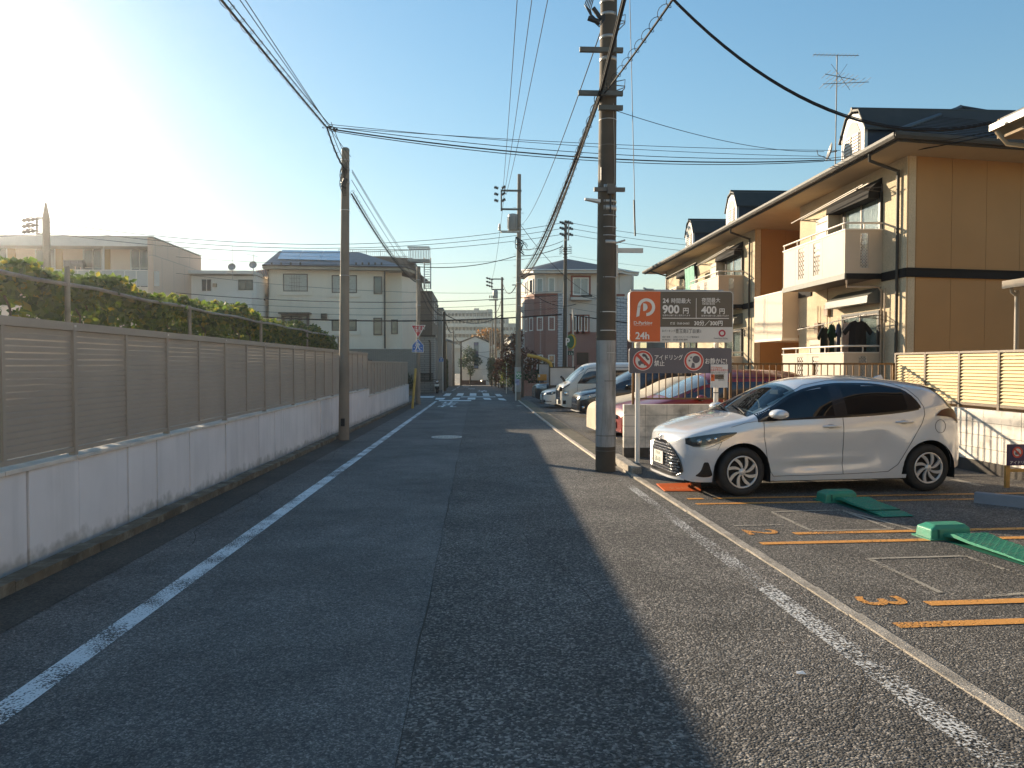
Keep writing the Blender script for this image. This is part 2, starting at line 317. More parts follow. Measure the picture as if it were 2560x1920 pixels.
# ------------------------------------------------------------ ground, road, markings
def strip(name, poly, dz, mat_, parent=None, kind=None, y_sub=True):
    """flat sheet following the falling ground; poly in (x, y)"""
    mb = MB(); mb.add([(x, y, gz(y) + dz) for x, y in poly], [tuple(range(len(poly)))])
    return mb.build(name, mat_, parent, kind=kind)
def struct(name, label=None):
    o = thing(name, label, None); o['kind'] = 'structure'; return o
mb = MB()
ys = [-400, -60, 120, 500]
mb.grid([[(-500, y, gz(y) - .02), (500, y, gz(y) - .02)] for y in ys], sm=False)
mb.build('ground', GROUND, kind='structure')
def xr(y): return 2.17 if y < 20 else 2.17 + (y - 20) * .0115   # right-hand edge of the carriageway
road = struct('road')
mb = MB(); mb.add([(-3.3, -14, gz(-14)), (-.32, -14, gz(-14)), (-.32, 42.4, gz(42.4)), (-3.3, 42.4, gz(42.4))], [(0,1,2,3)]); mb.build('asphalt_patch', A_NEW, road)
mb = MB(); yy = [-14, 5, 20, 30, 42.4]
mb.add([(-.32, y, gz(y)) for y in yy] + [((2.38 if y < 12 else xr(y)), y, gz(y)) for y in reversed(yy)], [tuple(range(10))]); mb.build('asphalt_surface', A_OLD, road)
mb = MB(); mb.add([(-3.4, 59, gz(59)), (3.1, 59, gz(59)), (3.3, 97, gz(97)), (-3.4, 97, gz(97))], [(0,1,2,3)]); mb.build('asphalt_surface', A_NEW, road)
strip('cross_street', [(-60, 42.4), (60, 42.4), (60, 59), (-60, 59)], 0.0, A_NEW, kind='structure')
strip('cross_street', [(-60, 97), (60, 97), (60, 101), (-60, 101)], 0.0, A_NEW, kind='structure')
mb = MB(); rnd.seed(31); rows = []
for k in range(240):
    y = -4 + k*.19; o = .006*math.sin(k*.7) + rnd.uniform(-.004,.004); wj = .0016 + .004*max(0, math.sin(k*.31)); rows.append([(-.32+o-wj, y, gz(y)+.0025), (-.32+o+wj, y, gz(y)+.0025)])
mb.grid(rows, sm=False)
mb.build('tar_joint', M('tar', (.075,.068,.06), .95, spec=.1), road)
gut = struct('gutter')
mb = MB(); mb.add([(-3.3, -14, gz(-14)+.004), (-2.82, -14, gz(-14)+.004), (-2.82, 40, gz(40)+.004), (-3.3, 40, gz(40)+.004)], [(0,1,2,3)]); mb.build('gutter_apron', A_GUT, gut)
k_ = MB(); k_.box(0, .17, 0, .59, -.1, .075); km = piece_mesh('kerb_stone', k_, CONC_DARK)
y = -3.0; i = 0
while y < 39.2:
    o = inst(km, 'kerb_stone', gut, (-3.42 + rnd.uniform(-.006, .006), y, gz(y) + rnd.uniform(-.008, .008))); y += .6; i += 1
lot = struct('parking_lot')
mb = MB(); mb.add([(2.46, -14, gz(-14)+.002), (7.9, -14, gz(-14)+.002), (7.9, 13.42, gz(13.42)+.002), (2.46, 13.42, gz(13.42)+.002)], [(0,1,2,3)]); mb.build('asphalt_surface', A_LOT, lot)
lot2 = struct('parking_lot')
mb = MB(); mb.add([(2.6, 13.3, gz(13.3)+.001), (8.3, 13.3, gz(13.3)+.001), (8.3, 42.2, gz(42.2)+.001), (3.1, 42.2, gz(42.2)+.001), (2.7, 20, gz(20)+.001)], [(0,1,2,3,4)]); mb.build('asphalt_surface', A_LOT, lot2)
# pale concrete edging of the near lot, one stone at a time
ed = struct('kerb_edging')
k_ = MB(); k_.box(0, .082, 0, .594, -.06, .006); km = piece_mesh('edging_stone', k_, CONC_KERB)
y = -2.0
while y < 11.2: inst(km, 'edging_stone', ed, (2.372 + (11-y)*.0022 - .01 + rnd.uniform(-.003,.003), y, gz(y) + rnd.uniform(-.002,.002))); y += .6
# two raised kerb blocks behind the big pole
k_ = MB(); k_.box(0, .16, 0, .58, -.06, .10); km2 = piece_mesh('kerb_block', k_, CONC_KERB)
for y in (11.3, 11.95, 12.6): inst(km2, 'kerb_stone', ed, (2.40 + (y - 11.3)*.02, y, gz(y)), R(2))
# drain channel with lids along the farther lot
dr = struct('drain_channel')
k_ = MB()
for j in range(6): k_.box(.02, .40, j*.1+.012, j*.1+.075, -.05, .012)
k_.box(0, .42, 0, .6, -.06, .001); km3 = piece_mesh('drain_lid', k_, M('drain_concrete', (.19,.175,.13), .85, .2, 5, .3, 60))
k_ = MB(); k_.box(-.07, 0, 0, .6, -.06, .03); km4 = piece_mesh('drain_lip', k_, M('drain_lip_concrete', (.50,.44,.37), .8, .2, 4, .2, 60))
y = 12.5
while y < 41.5:
    x = xr(y) + .05; inst(km3, 'drain_lid', dr, (x, y, gz(y) - .002), -.0115 if y > 20 else 0); inst(km4, 'drain_lip', dr, (x, y, gz(y)), -.0115 if y > 20 else 0); y += .6

strip('asphalt_patch', [(.25, 33.2), (1.75, 33.3), (1.78, 41.2), (.22, 41.0)], .0025, A_NEW, road); strip('asphalt_patch', [(-1.95, 24.6), (-1.1, 24.6), (-1.08, 28.9), (-1.97, 28.8)], .0025, A_OLD, road); strip('asphalt_patch', [(3.2, 1.2), (7.6, 1.3), (7.6, 1.95), (3.2, 1.85)], .0045, A_NEW, lot)
mk = struct('road_markings')
def line(a, b, wd, mat_=P_WHITE, dz=.005, par=None, name='painted_line'):
    a = Vector((a[0], a[1])); b = Vector((b[0], b[1])); d = (b-a).normalized(); n = Vector((-d.y, d.x)) * wd/2
    mb = MB(); k = max(1, int((b-a).length/6)); rows = []
    for i in range(k+1):
        p = a + (b-a)*i/k; rows.append([(p.x-n.x, p.y-n.y, gz(p.y-n.y)+dz), (p.x+n.x, p.y+n.y, gz(p.y+n.y)+dz)])
    mb.grid(rows, sm=False); return mb.build(name, mat_, par or mk)
line((-2.16, -10), (-2.16, 41.2), .15, P_WHITE, name='edge_line')
line((2.02, -6), (2.10, 6.9), .15, P_WORN, name='worn_edge_line'); line((2.10, 6.9), (2.12, 10.9), .12, P_WORN, name='worn_edge_line')
line((1.75, 12.5), (1.8, 38), .10, paint('road_paint_ghost', (.20,.195,.185), wear=.78, sc=30, big=1.2), name='worn_edge_line')
def gq(pts, mat_, name, par=None, dz=.006):
    ps = [G(u, v, dz) for u, v in pts]; mb = MB(); mb.add(ps, [tuple(range(len(ps)))]); return mb.build(name, mat_, par or mk)
gq([(1096,1002.8),(1178,1002.8),(1178,1000.6),(1098,1000.6)], P_CLEAN, 'stop_line')
gq([(1151,993.2),(1239,993.0),(1239,991.6),(1153,991.6)], P_CLEAN, 'stop_line')
gq([(1046,994.5),(1082,994.5),(1088,990.5),(1048,990.5)], P_CLEAN, 'stop_line')
for a in ([(1107,990),(1124,990),(1129,983.5),(1115,983.5)], [(1140,989.6),(1157,989.8),(1160,983),(1145,983)], [(1174,989.8),(1191,989.8),(1191,983),(1175,983)], [(1208,990),(1224,990.2),(1222,983.3),(1206,983.3)], [(1242,991),(1257,991.2),(1250,985),(1237,985)],
          [(1088,999.3),(1108,999),(1114,995),(1090,995)], [(1128,999),(1147,999),(1151,994.4),(1135,994.4)], [(1168,998.8),(1188,999),(1189,994.4),(1170,994.4)], [(1211,999),(1229,999.8),(1225,995.4),(1207,995)], [(1248,1000),(1267,1001.5),(1259,996.2),(1244,996)]):
    gq(a, P_CLEAN, 'crosswalk_stripe')
for a in ([(1129,977),(1132,977),(1140,972.2),(1137,972.2)], [(1141,970),(1144,970),(1151,965.4),(1148.5,965.4)], [(1158,967.6),(1173,967.6),(1173,966.6),(1158,966.6)], [(1171,972.8),(1187,972.8),(1187,971.6),(1171,971.6)]): gq(a, P_WHITE, 'painted_line')
def stop_text(xc, y0, y1, wd, flip, par):
    chs = '止まれ'; h = (y1 - y0) / 3
    for i, ch in enumerate(chs):
        yc = y1 - (i + 1) * h + .12 * h
        def fl(x, y, yc=yc):
            X = xc + (x - .5) * wd * 1.0; Y = yc + y * h * .95
            if flip: X = 2*xc - X; Y = y0 + y1 - Y
            return Vector((X, Y, gz(Y) + .007))
        letters('stop_lettering', ch, 1.0, W0, 0, 0, 0, P_CLEAN, par, bold=.022, flat=fl)
stop_text(-1.33, 33.9, 41.0, .95, False, mk)
stop_text(.62, 60.2, 68.0, 1.0, True, mk)
CRK = M('crack', (.030,.027,.024), .95, spec=.1)
rnd.seed(77)
def crack(x, y, ang, n, st, wd):
    mb = MB(); rows = []; a = ang
    for k in range(n):
        a += rnd.uniform(-.35, .35); a = ang + (a-ang)*.8; x += math.cos(a)*st; y += math.sin(a)*st; t = wd*(.4+.6*math.sin(math.pi*k/(n-1)))
        rows.append([(x - math.sin(a)*t, y + math.cos(a)*t, gz(y)+.003), (x + math.sin(a)*t, y - math.cos(a)*t, gz(y)+.003)])
    mb.grid(rows, sm=False); mb.build('crack', CRK, road)
for x, y, a, n, st, wd in ((.9,4.4,1.75,26,.12,.0022), (-2.7,6.0,1.5,30,.14,.0025), (1.35,9.5,1.4,30,.16,.003), (-1.5,12,.1,10,.12,.003), (-.3,15.5,.05,14,.13,.004), (.4,21,.1,12,.14,.005), (-2.6,13,1.6,30,.16,.003), (1.6,3.0,1.2,14,.09,.002)): crack(x,y,a,n,st,wd)
# manhole with a pale ring
mh = thing('manhole_cover', 'round pale patterned iron manhole cover in the left half of the road', 'manhole cover', (-.69, 18.0, gz(18)+.006))
MH1 = M('manhole_iron', (.20,.22,.21), .5, .3, 20, metal=.3); MH2 = M('manhole_ring_paint', (.55,.57,.56), .6, .2, 20)
mb = MB(); mb.lathe([(.0,.0),(.33,.0)], mh.location, (0,0,1), 40); mb.build('cover', MH1, mh)
mb = MB(); mb.lathe([(.325,.001),(.325,.006),(.37,.006),(.37,.001)], mh.location, (0,0,1), 40)
mb.build('ring', MH2, mh)
mb = MB()
for rr_ in (.09, .17, .25):
    for k in range(int(rr_*90)):
        a = 2*math.pi*k/int(rr_*90); c = Vector(mh.location) + Vector((math.cos(a)*rr_, math.sin(a)*rr_, .003)); mb.box(c.x-.018, c.x+.018, c.y-.022, c.y+.022, c.z-.002, c.z+.004)
mb.build('raised_pattern', MH2, mh)
c = G(1298, 1015); sm = thing('valve_cover', 'small square iron valve cover near the far right edge of the road', 'manhole cover', c)
mb = MB(); mb.box(c.x-.14,c.x+.14,c.y-.2,c.y+.2,c.z-.01,c.z+.009); mb.build('cover', MH1, sm)
mb = MB(); mb.box(c.x-.06,c.x+.06,c.y-.07,c.y+.07,c.z,c.z+.016); mb.build('lid', MH2, sm)

# lot markings
def wl(a, b, wd, m=P_ORANGE, nm='bay_line'): 
    p = G(*a); q = G(*b); return line((p.x, p.y), (q.x, q.y), wd, m, .007, lot, nm)
def bay(x0, y0, x1, wd=.095, sk=.045, nm='bay_line'): return line((x0, y0), (x1, y0 + (x1-x0)*sk), wd, P_ORANGE, .007, lot, nm)
bay(3.02, 4.80, 7.6); bay(2.57, 4.39, 7.6)
bay(3.06, 6.98, 7.6); bay(2.58, 6.58, 7.6)
bay(2.93, 9.00, 7.6, .09); bay(2.60, 8.62, 7.6, .09); bay(2.60, 8.98, 2.8, .09)
bay(3.0, 2.45, 7.6); bay(2.57, 2.05, 7.6)
for ch, x, y in (('3', 2.60, 4.84), ('2', 2.62, 7.03)):
    def fl(a, b, x=x, y=y): return Vector((x + b*.46, y - (a-.3)*.52 + b*.02, gz(y - (a-.3)*.52) + .0075))
    letters('bay_number', ch, 1.0, W0, 0, 0, 0, P_ORANGE, lot, bold=.012, flat=fl)
zz = lambda x, y: (1540 + x*.4611, 1160 + y*.4611)
for poly in ([(840,262),(1062,366),(1500,356),(1222,252),(840,262)], [(1222,252),(1400,300),(1700,385)], [(1372,517),(1762,702)], [(1372,517),(1890,502),(2330,650)], [(2000,722),(2212,706),(2500,690)], [(1830,85),(1985,122)], [(640,338),(900,332)]):
    for a, b in zip(poly, poly[1:]):
        wl(zz(*a), zz(*b), .045 if poly[0] != (1830,85) else .12, P_LOOP, 'sensor_loop_line')

# ------------------------------------------------------------ left wall of precast panels
XW = -3.51
wall = thing('precast_wall', 'low pale grey wall of upright concrete panels under the brown louvre fence', 'wall', (XW, 0, 0))
def wz(y): return .747 if y < 24.8 else .50
y = -3.3; vi = 0
pan = {}
while y < 39.4:
    top = wz(y + .1); wd = (1.0, .62, .80, 1.0, .72)[vi % 5]; wd *= .94
    mb = MB(); j = .013 if vi % 2 else .010
    o_ = rnd.uniform(-.009, .006)
    mb.box(XW-.14, XW+o_, y+j, y+wd-j, gz(y)-.3, top-.035)
    mb.build('wall_panel', CONC_WALL, wall, bevel=.004); y += wd; vi += 1
mb = MB(); mb.box(XW-.13, XW-.03, -3.3, 24.7, -.9, .705); mb.box(XW-.13, XW-.03, 24.7, 39.4, -1.1, .46); mb.build('backing', M('joint_shadow', (.015,.014,.013), .9), wall)
y = -3.3
while y < 39.3:
    top = wz(y + .1); ln = min(1.0, (24.8 if y < 24.8 else 39.4) - y)
    if ln < .05: y = 24.8; continue
    mb = MB(); mb.box(XW-.16, XW+.018, y+.006, y+ln-.006, top-.035, top+rnd.uniform(-.004,.006)); mb.build('cap_stone', CONC_CAP, wall, bevel=.005); y += ln
# ------------------------------------------------------------ brown louvre fence on the wall
def louvre(name, label, p0, p1, z0, z1, pitch, mat_, bay_w=1.99, mid=True, slat_w=.052, tilt=25, group=None, stuff=False, post_mat=None, sw=.045, toprail=.07, sidew=1, flipn=False, flat=False):
    """fence from p0 to p1 (x, y); slats, posts and rails are pieces of their own"""
    a = Vector((p0[0], p0[1], 0)); b = Vector((p1[0], p1[1], 0)); L_ = (b-a).length; ang = math.atan2(b.y-a.y, b.x-a.x); pm = post_mat or mat_
    t = thing(name, label, 'fence', (a.x, a.y, z0), ang, group)
    n = max(1, round(L_/bay_w)); bw = L_/n
    # posts
    pb = MB(); pb.box(-.024, .024, -.03, .03, -.02, z1-z0-.004); pmesh = piece_mesh('post', pb, pm)
    mbm = MB(); mbm.box(-.02, .02, -.024, .024, .03, z1-z0-toprail*.8); mmesh = piece_mesh('stile', mbm, pm)
    for i in range(n+1):
        o = bpy.data.objects.new('post', pmesh); C.objects.link(o); o.parent = t; o.location = (i*bw, 0, 0)
        if mid and i < n:
            o = bpy.data.objects.new('stile', mmesh); C.objects.link(o); o.parent = t; o.location = (i*bw + bw/2, 0, 0)
    for i in range(n):
        mb = MB(); x0 = i*bw; mb.box(x0+.026, x0+bw-.026, -.028, .028, z1-z0-toprail, z1-z0); mb.build('top_rail', pm, t, local=True)
        mb = MB(); mb.box(x0+.026, x0+bw-.026, -.022, .022, .02, .06); mb.build('bottom_rail', pm, t, local=True)
    sb = MB(); c_, s_ = math.cos(R(tilt)), math.sin(R(tilt)); hw = slat_w/2; th = .004
    dirn = -1 if not flipn else 1
    # cross-section: a leaning board, outer edge low
    pts = [(-hw*s_*dirn - th, -hw*c_), (-hw*s_*dirn + th, -hw*c_), (hw*s_*dirn + th, hw*c_), (hw*s_*dirn - th, hw*c_)]
    x0, x1 = .024, bw - .024
    if flat:      # front plate with a fin leaning back and up behind the next one
        pts = None
        for q in ([(-.008,-.024),(-.004,-.024),(-.004,.016),(-.008,.016)], [(-.0075,.0155),(-.0075,.0125),(.014,.0345),(.014,.0375)]):
            sb.add([(x0, p, z) for p, z in q] + [(x1, p, z) for p, z in q], [(0,3,2,1),(4,5,6,7),(0,1,5,4),(1,2,6,5),(2,3,7,6),(3,0,4,7)])
    if pts: sb.add([(x0, p, q) for p, q in pts] + [(x1, p, q) for p, q in pts], [(0,3,2,1),(4,5,6,7),(0,1,5,4),(1,2,6,5),(2,3,7,6),(3,0,4,7)])
    ns = int((z1 - z0 - toprail - .07)/pitch); smesh = piece_mesh('slat', sb, mat_)
    span = z1 - z0 - toprail - .062; ns = round(span/pitch); pitch = span/ns; zs = [.062 + pitch*(k+.5) + (.003 if flat else 0) for k in range(ns)]; cnt = 0; rest = MB()
    for i in range(n):
        for z in zs:
            if not stuff and cnt < 296:
                o = bpy.data.objects.new('slat', smesh); C.objects.link(o); o.parent = t; o.location = (i*bw, rnd.uniform(-.0015,.0015), z + rnd.uniform(-.001,.001)); cnt += 1
            else: rest.add([v + Vector((i*bw, 0, z)) for v in sb.v], sb.f)
    if rest.v: rest.build('slat_rows', mat_, t, local=True, kind='stuff')
    return t, n, bw
XF = -3.56
f1, n1, bw1 = louvre('louvre_fence', 'long brown louvre fence on the left wall, up to its step down', (XF, -3.2), (XF, 24.7), .757, 1.915, .0515, FENCE_BR, 1.993, True, .0545, 26, flipn=True, flat=True)
bolt = MB(); bolt.box(0, .006, -.014, .014, -.010, .010); bm_ = piece_mesh('post_clip', bolt, WHITE_D)
for i in range(n1+1): inst(bm_, 'post_clip', f1, (XF+.03, -3.2+i*bw1, 1.885))
f2, n2, bw2 = louvre('louvre_fence', 'lower brown louvre fence section at the far end of the left wall', (XF, 24.8), (XF, 39.3), .51, 1.655, .0515, FENCE_BR, 1.6, True, .049, 24, stuff=True, flipn=True, flat=True)

# ------------------------------------------------------------ vine trellis behind the fence
def tri_leaf(mb, c, s, nrm=None, mi=0):
    d = Vector((rnd.gauss(0,1), rnd.gauss(0,1), rnd.gauss(0,1))).normalized() if nrm is None else nrm
    a = d.orthogonal().normalized(); a = Matrix.Rotation(rnd.uniform(0, 6.28), 3, d) @ a; b = d.cross(a)
    mb.add([c - a*s*.5, c - b*s*.38 + a*s*.05 + d*s*.06, c + a*s*.55, c + b*s*.38 + a*s*.05 + d*s*.06], [(0,1,2),(0,2,3)])
LEAF_V = leafmat('vine_leaf', [(.026,.046,.014),(.034,.062,.016),(.045,.078,.018),(.06,.095,.02),(.075,.11,.024),(.10,.12,.026),(.20,.17,.03)], .55)
trel = thing('vine_trellis', 'grey pipe trellis standing behind the brown fence, carrying the vine', 'trellis', (-6.9, 0, 0))
PIPE = M('trellis_pipe', (.26,.24,.21), .5, .2, 4, metal=.4, grime=.4, gcol=(.12,.09,.06), gs=6)
pz = 2.90
mb = MB(); mb.tube([(-6.9, y, pz + (.02 if int(y) % 4 else -.02)) for y in range(4, 40, 2)], .034, 8); mb.build('rail_pipe', PIPE, trel)
for y in (7.5, 13.0, 18.4, 24.4, 31, 38): mb = MB(); mb.cyl((-6.9, y, gz(y)), (-6.9, y, pz + (.30 if y in (13.0,) else .06)), .045, n=8); mb.build('post', PIPE, trel)
for y in (6, 10, 14, 18, 22, 26, 30, 34): mb = MB(); mb.tube([(-6.9, y, pz+.02), (-11.5, y+.3, pz+.06)], .02, 5); mb.build('cross_pipe', PIPE, trel)
top_y = [(4, 2.96), (10.9, 2.98), (12, 3.02), (14.2, 3.20), (16.5, 3.10), (20.1, 3.10), (23.8, 3.26), (27, 2.94), (28.2, 3.04), (32.8, 3.18), (35.9, 2.96), (38.2, 2.64), (40, 2.1), (41, 1.6)]
def interp(tb, x):
    if x <= tb[0][0]: return tb[0][1]
    for (a, p), (b, q) in zip(tb, tb[1:]):
        if x <= b: return p + (q-p)*(x-a)/(b-a)
    return tb[-1][1]
mb = MB(); rnd.seed(11)
for k in range(36000):
    y = rnd.uniform(5.0, 40.6)
    if y > 36.5 and rnd.random() < (y-36.5)/5: continue
    tp = interp(top_y, y) + .08*math.sin(y*1.7) + .06*math.sin(y*4.1+1) + .05*math.sin(y*9.3); q = rnd.random()
    if q < .5:    # roof of the vine
        x = -6.98 - abs(rnd.gauss(0, 1.5)); z = tp - abs(rnd.gauss(0, .16)) + .05*math.sin(x*4+y*2); s = rnd.uniform(.09, .20)
    else:         # hanging curtain behind the fence
        x = -7.05 - abs(rnd.gauss(0, .4)) + .18*math.sin(y*3.1)*math.sin(rnd.random()*3); z = rnd.uniform(1.5, tp); s = rnd.uniform(.09, .22)
        if math.sin(y*2.7+z*3) * math.sin(y*1.1-z*2.2) > .62: continue
    tri_leaf(mb, Vector((x, y, z)), s)
for k in range(120):        # loose shoots that stick out over the top
    y = rnd.uniform(8, 39); x = -7.0 - rnd.random()*1.0; z = interp(top_y, y); d = Vector((rnd.uniform(-.2,.5), rnd.uniform(-.3,1), rnd.uniform(-.1,.25))).normalized()
    for j in range(8): tri_leaf(mb, Vector((x,y,z)) + d*j*.075 + Vector((0,0,-.007*j*j)) + Vector((rnd.gauss(0,.025),rnd.gauss(0,.025),rnd.gauss(0,.025))), .12)
vine = thing('vine', 'leafy green and yellow climbing vine spread over the pipe trellis behind the fence', 'vine', (-5, 14, 0))
mb.build('foliage', LEAF_V, vine, kind='stuff')
mb = MB()
for k in range(26):
    y = rnd.uniform(6, 39); x = -7.05 - rnd.random()*.6
    mb.tube([(x, y, gz(y)), (x+rnd.uniform(-.1,.1), y+.3, 1.1), (x+rnd.uniform(-.2,.2), y+.2, 2.4), (x-.6, y+.9, 3.0)], .018, 5)
mb.build('stems', M('vine_stem', (.09,.065,.045), .9, .3, 9), vine, kind='stuff')

# ------------------------------------------------------------ block walls round the near lot
BLK = M('block_wall_paint', (.66,.645,.61), .85, .10, 3, .35, 60, grime=.75, gcol=(.12,.115,.10), gs=2.3)
BLKD = M('block_wall_base', (.06,.055,.05), .9, .3, 5, .4, 50)
YB = 13.5
def blockwall(nm, label, fr, ln, ztop, nrow, zbase_fn, first=0.0):
    t = thing(nm, label, 'wall', fr.p(0, 0))
    b_ = MB(); b_.box(.003, .397, 0, .11, .003, .197); full = MB()
    for row in range(nrow):
        z = ztop - .2*(row+1); r = -.2 if row % 2 and first else 0
        r = 0
        while r < ln - .02:
            w_ = min(.4, ln - r); mb = MB(); o_ = rnd.uniform(-.0015, .0015)
            mb.fb(fr, r+.004, r+w_-.004, z+.004, z+.196, o_, -.12); mb.build('block', BLK, t); r += w_
    mb = MB(); mb.fb(fr, .01, ln-.01, ztop-.2*nrow, ztop-.005, -.008, -.11); mb.build('mortar', M('mortar_grey', (.20,.19,.17), .9, .2, 6), t)
    mb = MB(); mb.fb(fr, 0, ln, -.9, ztop-.2*nrow, .012, -.13); mb.build('footing', BLKD, t)
    return t
frB = Fr((2.72, YB, 0), 0)
bw_a = blockwall('block_wall', 'stained pale block wall behind the parking sign and the white hatchback', frB, 5.1, .81, 4, None)
frC = Fr((7.84, YB, 0), -90)     # runs towards the camera, faces the lot (-x)
bw_b = blockwall('block_wall', 'whitewashed block wall under the cream louvre fence on the right', frC, 9.2, .845, 4, None)
f3, n3, bw3 = louvre('louvre_fence', 'cream louvre fence on the block wall right of the white hatchback', (7.93, YB+.15), (7.93, 4.4), .87, 1.76, .0545, FENCE_CR, .92, False, .060, 38, post_mat=FRAME_BR, toprail=.035, flipn=True)
# metal railing on the front block wall
rl = thing('metal_railing', 'bronze coloured metal railing on top of the block wall behind the hatchback', 'railing', (2.9, YB+.06, .81))
for x0, x1 in ((2.9, 4.62), (4.72, 7.84)):
    mb = MB(); mb.box(x0, x1, YB+.04, YB+.08, 1.535, 1.57); mb.build('top_rail', RAIL_BR, rl)
    mb = MB(); mb.box(x0, x1, YB+.045, YB+.075, .895, .925); mb.build('bottom_rail', RAIL_BR, rl)
bb = MB(); bb.box(-.008, .008, -.008, .008, .925, 1.535); bme = piece_mesh('baluster', bb, RAIL_BR)
x = 3.02
while x < 7.8:
    if abs(x-4.67) > .08: inst(bme, 'baluster', rl, (x, YB+.06, 0))
    x += .122
for x in (2.9, 4.62, 4.72, 6.30, 7.82): mb = MB(); mb.box(x-.02, x+.02, YB+.04, YB+.08, .8, 1.56); mb.build('post', RAIL_BR, rl)
# ------------------------------------------------------------ main pole
def band(t, x, y, z, r, m=STEEL, h=.035, lug=False, name='steel_band'):
    mb = MB(); mb.lathe([(r+.001, 0), (r+.009, 0), (r+.009, h), (r+.001, h)], (x, y, z), (0,0,1), 24)
    return mb.build(name, m, t)
mx_, my_ = 2.06, 11.67
mp = thing('utility_pole', 'thick dark weathered concrete utility pole beside the parking sign', 'utility pole', (mx_, my_, gz(my_)))
mb = MB(); mb.tube([(mx_, my_, -.3), (mx_+.002, my_, 3), (mx_+.03, my_, 7.6), (mx_+.05, my_, 13)], [.160, .148, .128, .108], 28); mb.build('shaft', CONC_POLE_D, mp)
# lighter weathered sleeve at the base (anti-poster sheet)
SHEET = M('anti_poster_sheet', (.33,.33,.33), .7, .15, 4, .2, 30, grime=.85, gcol=(.10,.09,.075), gs=3.5, streak=True)
mb = MB(); rows = []
for z in (.25, .8, 1.35, 1.92): rows.append([(mx_ + math.cos(t)*(.1625-.004*z), my_ + math.sin(t)*(.1625-.004*z), z) for t in [R(190 + 6*k) for k in range(28)]])
mb.grid(rows); mb.build('sheet', SHEET, mp)
for z, m in ((.18, STEEL_D), (.42, STEEL_D), (1.28, STEEL_D), (1.72, STEEL), (2.07, WHITE_D), (2.36, WHITE_D), (2.9, STEEL), (3.55, STEEL), (3.68, STEEL), (3.86, STEEL), (4.95, STEEL_D), (5.35, STEEL)): band(mp, mx_+.004*z*.8, my_, z, .156-.0046*z, m, .012)
for z, h in ((3.43, .05), (3.95, .07), (4.07, .035), (4.28, .06), (6.26, .06), (6.60, .05), (6.95, .05), (7.15, .05)): band(mp, mx_+.0055*z*.6, my_, z, .154-.0043*z, STEEL, h)
# cable running down the face of the pole
mb = MB(); mb.tube([(mx_+.085+.02*math.sin(z*1.7), my_-.125+.002*z, z) for z in [2.2, 2.5, 3, 3.5, 4, 4.5, 5, 5.6, 6.3, 7.2, 8.0]], .006, 5); mb.build('down_cable', M('grey_cable', (.30,.29,.26), .6), mp)
mb = MB(); mb.tube([(mx_+.04, my_-.14, 3.9), (mx_+.04, my_-.14, 4.2)], .015, 5); mb.tube([(mx_-.1, my_-.13, 4.4), (mx_-.1, my_-.13, 4.6)], .012, 5); mb.build('fitting', BLACK, mp)
def steps(t, x, y, z): 
    mb = MB()
    for d in (0, .1): mb.tube([(x+.12, y-.05, z-d*.6), (x+.26, y-.05, z+.03-d), (x+.25, y-.05, z-.09-d*.2), (x+.12, y-.05, z-.14-d)], .008, 5)
    mb.build('step_loop', STEEL_D, t)
steps(mp, mx_+.02, my_, 6.95); steps(mp, mx_+.02, my_, 5.95)
ARMM = M('arm_steel', (.12,.125,.12), .7, .15, 6, spec=.3)
for z, xl in ((6.38, -.45), (5.72, -.47), (5.50, -.16)):
    mb = MB(); mb.box(mx_+xl, mx_+.22, my_-.20, my_-.14, z-.035, z+.035); mb.build('cross_arm', ARMM, mp)
mb = MB(); mb.box(mx_-.22, mx_+.26, my_-.19, my_-.13, 4.22, 4.28); mb.box(mx_-.02,mx_+.1,my_-.21,my_-.14,4.18,4.33); mb.build('cross_arm', STEEL_D, mp)
mb = MB(); mb.box(mx_+.15, mx_+.18, my_-.05, my_+.02, 2.92, 3.42); mb.box(mx_+.15, mx_+.58, my_-.04, my_+.01, 3.30, 3.37); mb.tube([(mx_+.14,my_,3.45),(mx_+.3,my_,3.5)], .015,5); mb.build('bracket', STEEL, mp)
mb = MB(); mb.tube([P(1571, -150, my_), P(1588, 560, my_-.02)], .006, 5); mb.tube([P(1585,500,my_-.02), P(1588, 590, my_-.02)], .013, 6); mb.build('guy_wire', STEEL_D, mp)
# LED street light arm to the left
p0 = P(1500, 503, my_-.1); p1 = P(1462, 498, my_-.1)
mb = MB(); mb.hexa([p0+Vector((0,-.06,-.03)), p1+Vector((0,-.05,-.01)), p1+Vector((0,.05,-.01)), p0+Vector((0,.06,-.03)), p0+Vector((0,-.05,.02)), p1+Vector((0,-.04,.015)), p1+Vector((0,.04,.015)), p0+Vector((0,.05,.02))]); mb.build('lamp_head', WHITE_D, mp)
# cable closures near the top
mb = MB(); q = P(1483, 20, my_-.3); mb.cyl(q, q+Vector((.12,0,-.16)), .035, n=8); q = P(1470, 45, my_-.3); mb.cyl(q, q+Vector((.18,0,-.06)), .04, n=8)
for k in range(5):
    a = P(1468+4*k, -5, my_-.3); b = P(1472+3*k, 30+6*k, my_-.32); c = P(1512, 35+3*k, my_-.15); mb.tube([a, (a+b)/2+Vector((-.05,0,0)), b, (b+c)/2+Vector((0,0,-.1)), c], .009, 5)
mb.build('cable_closure', BLACKR, mp)

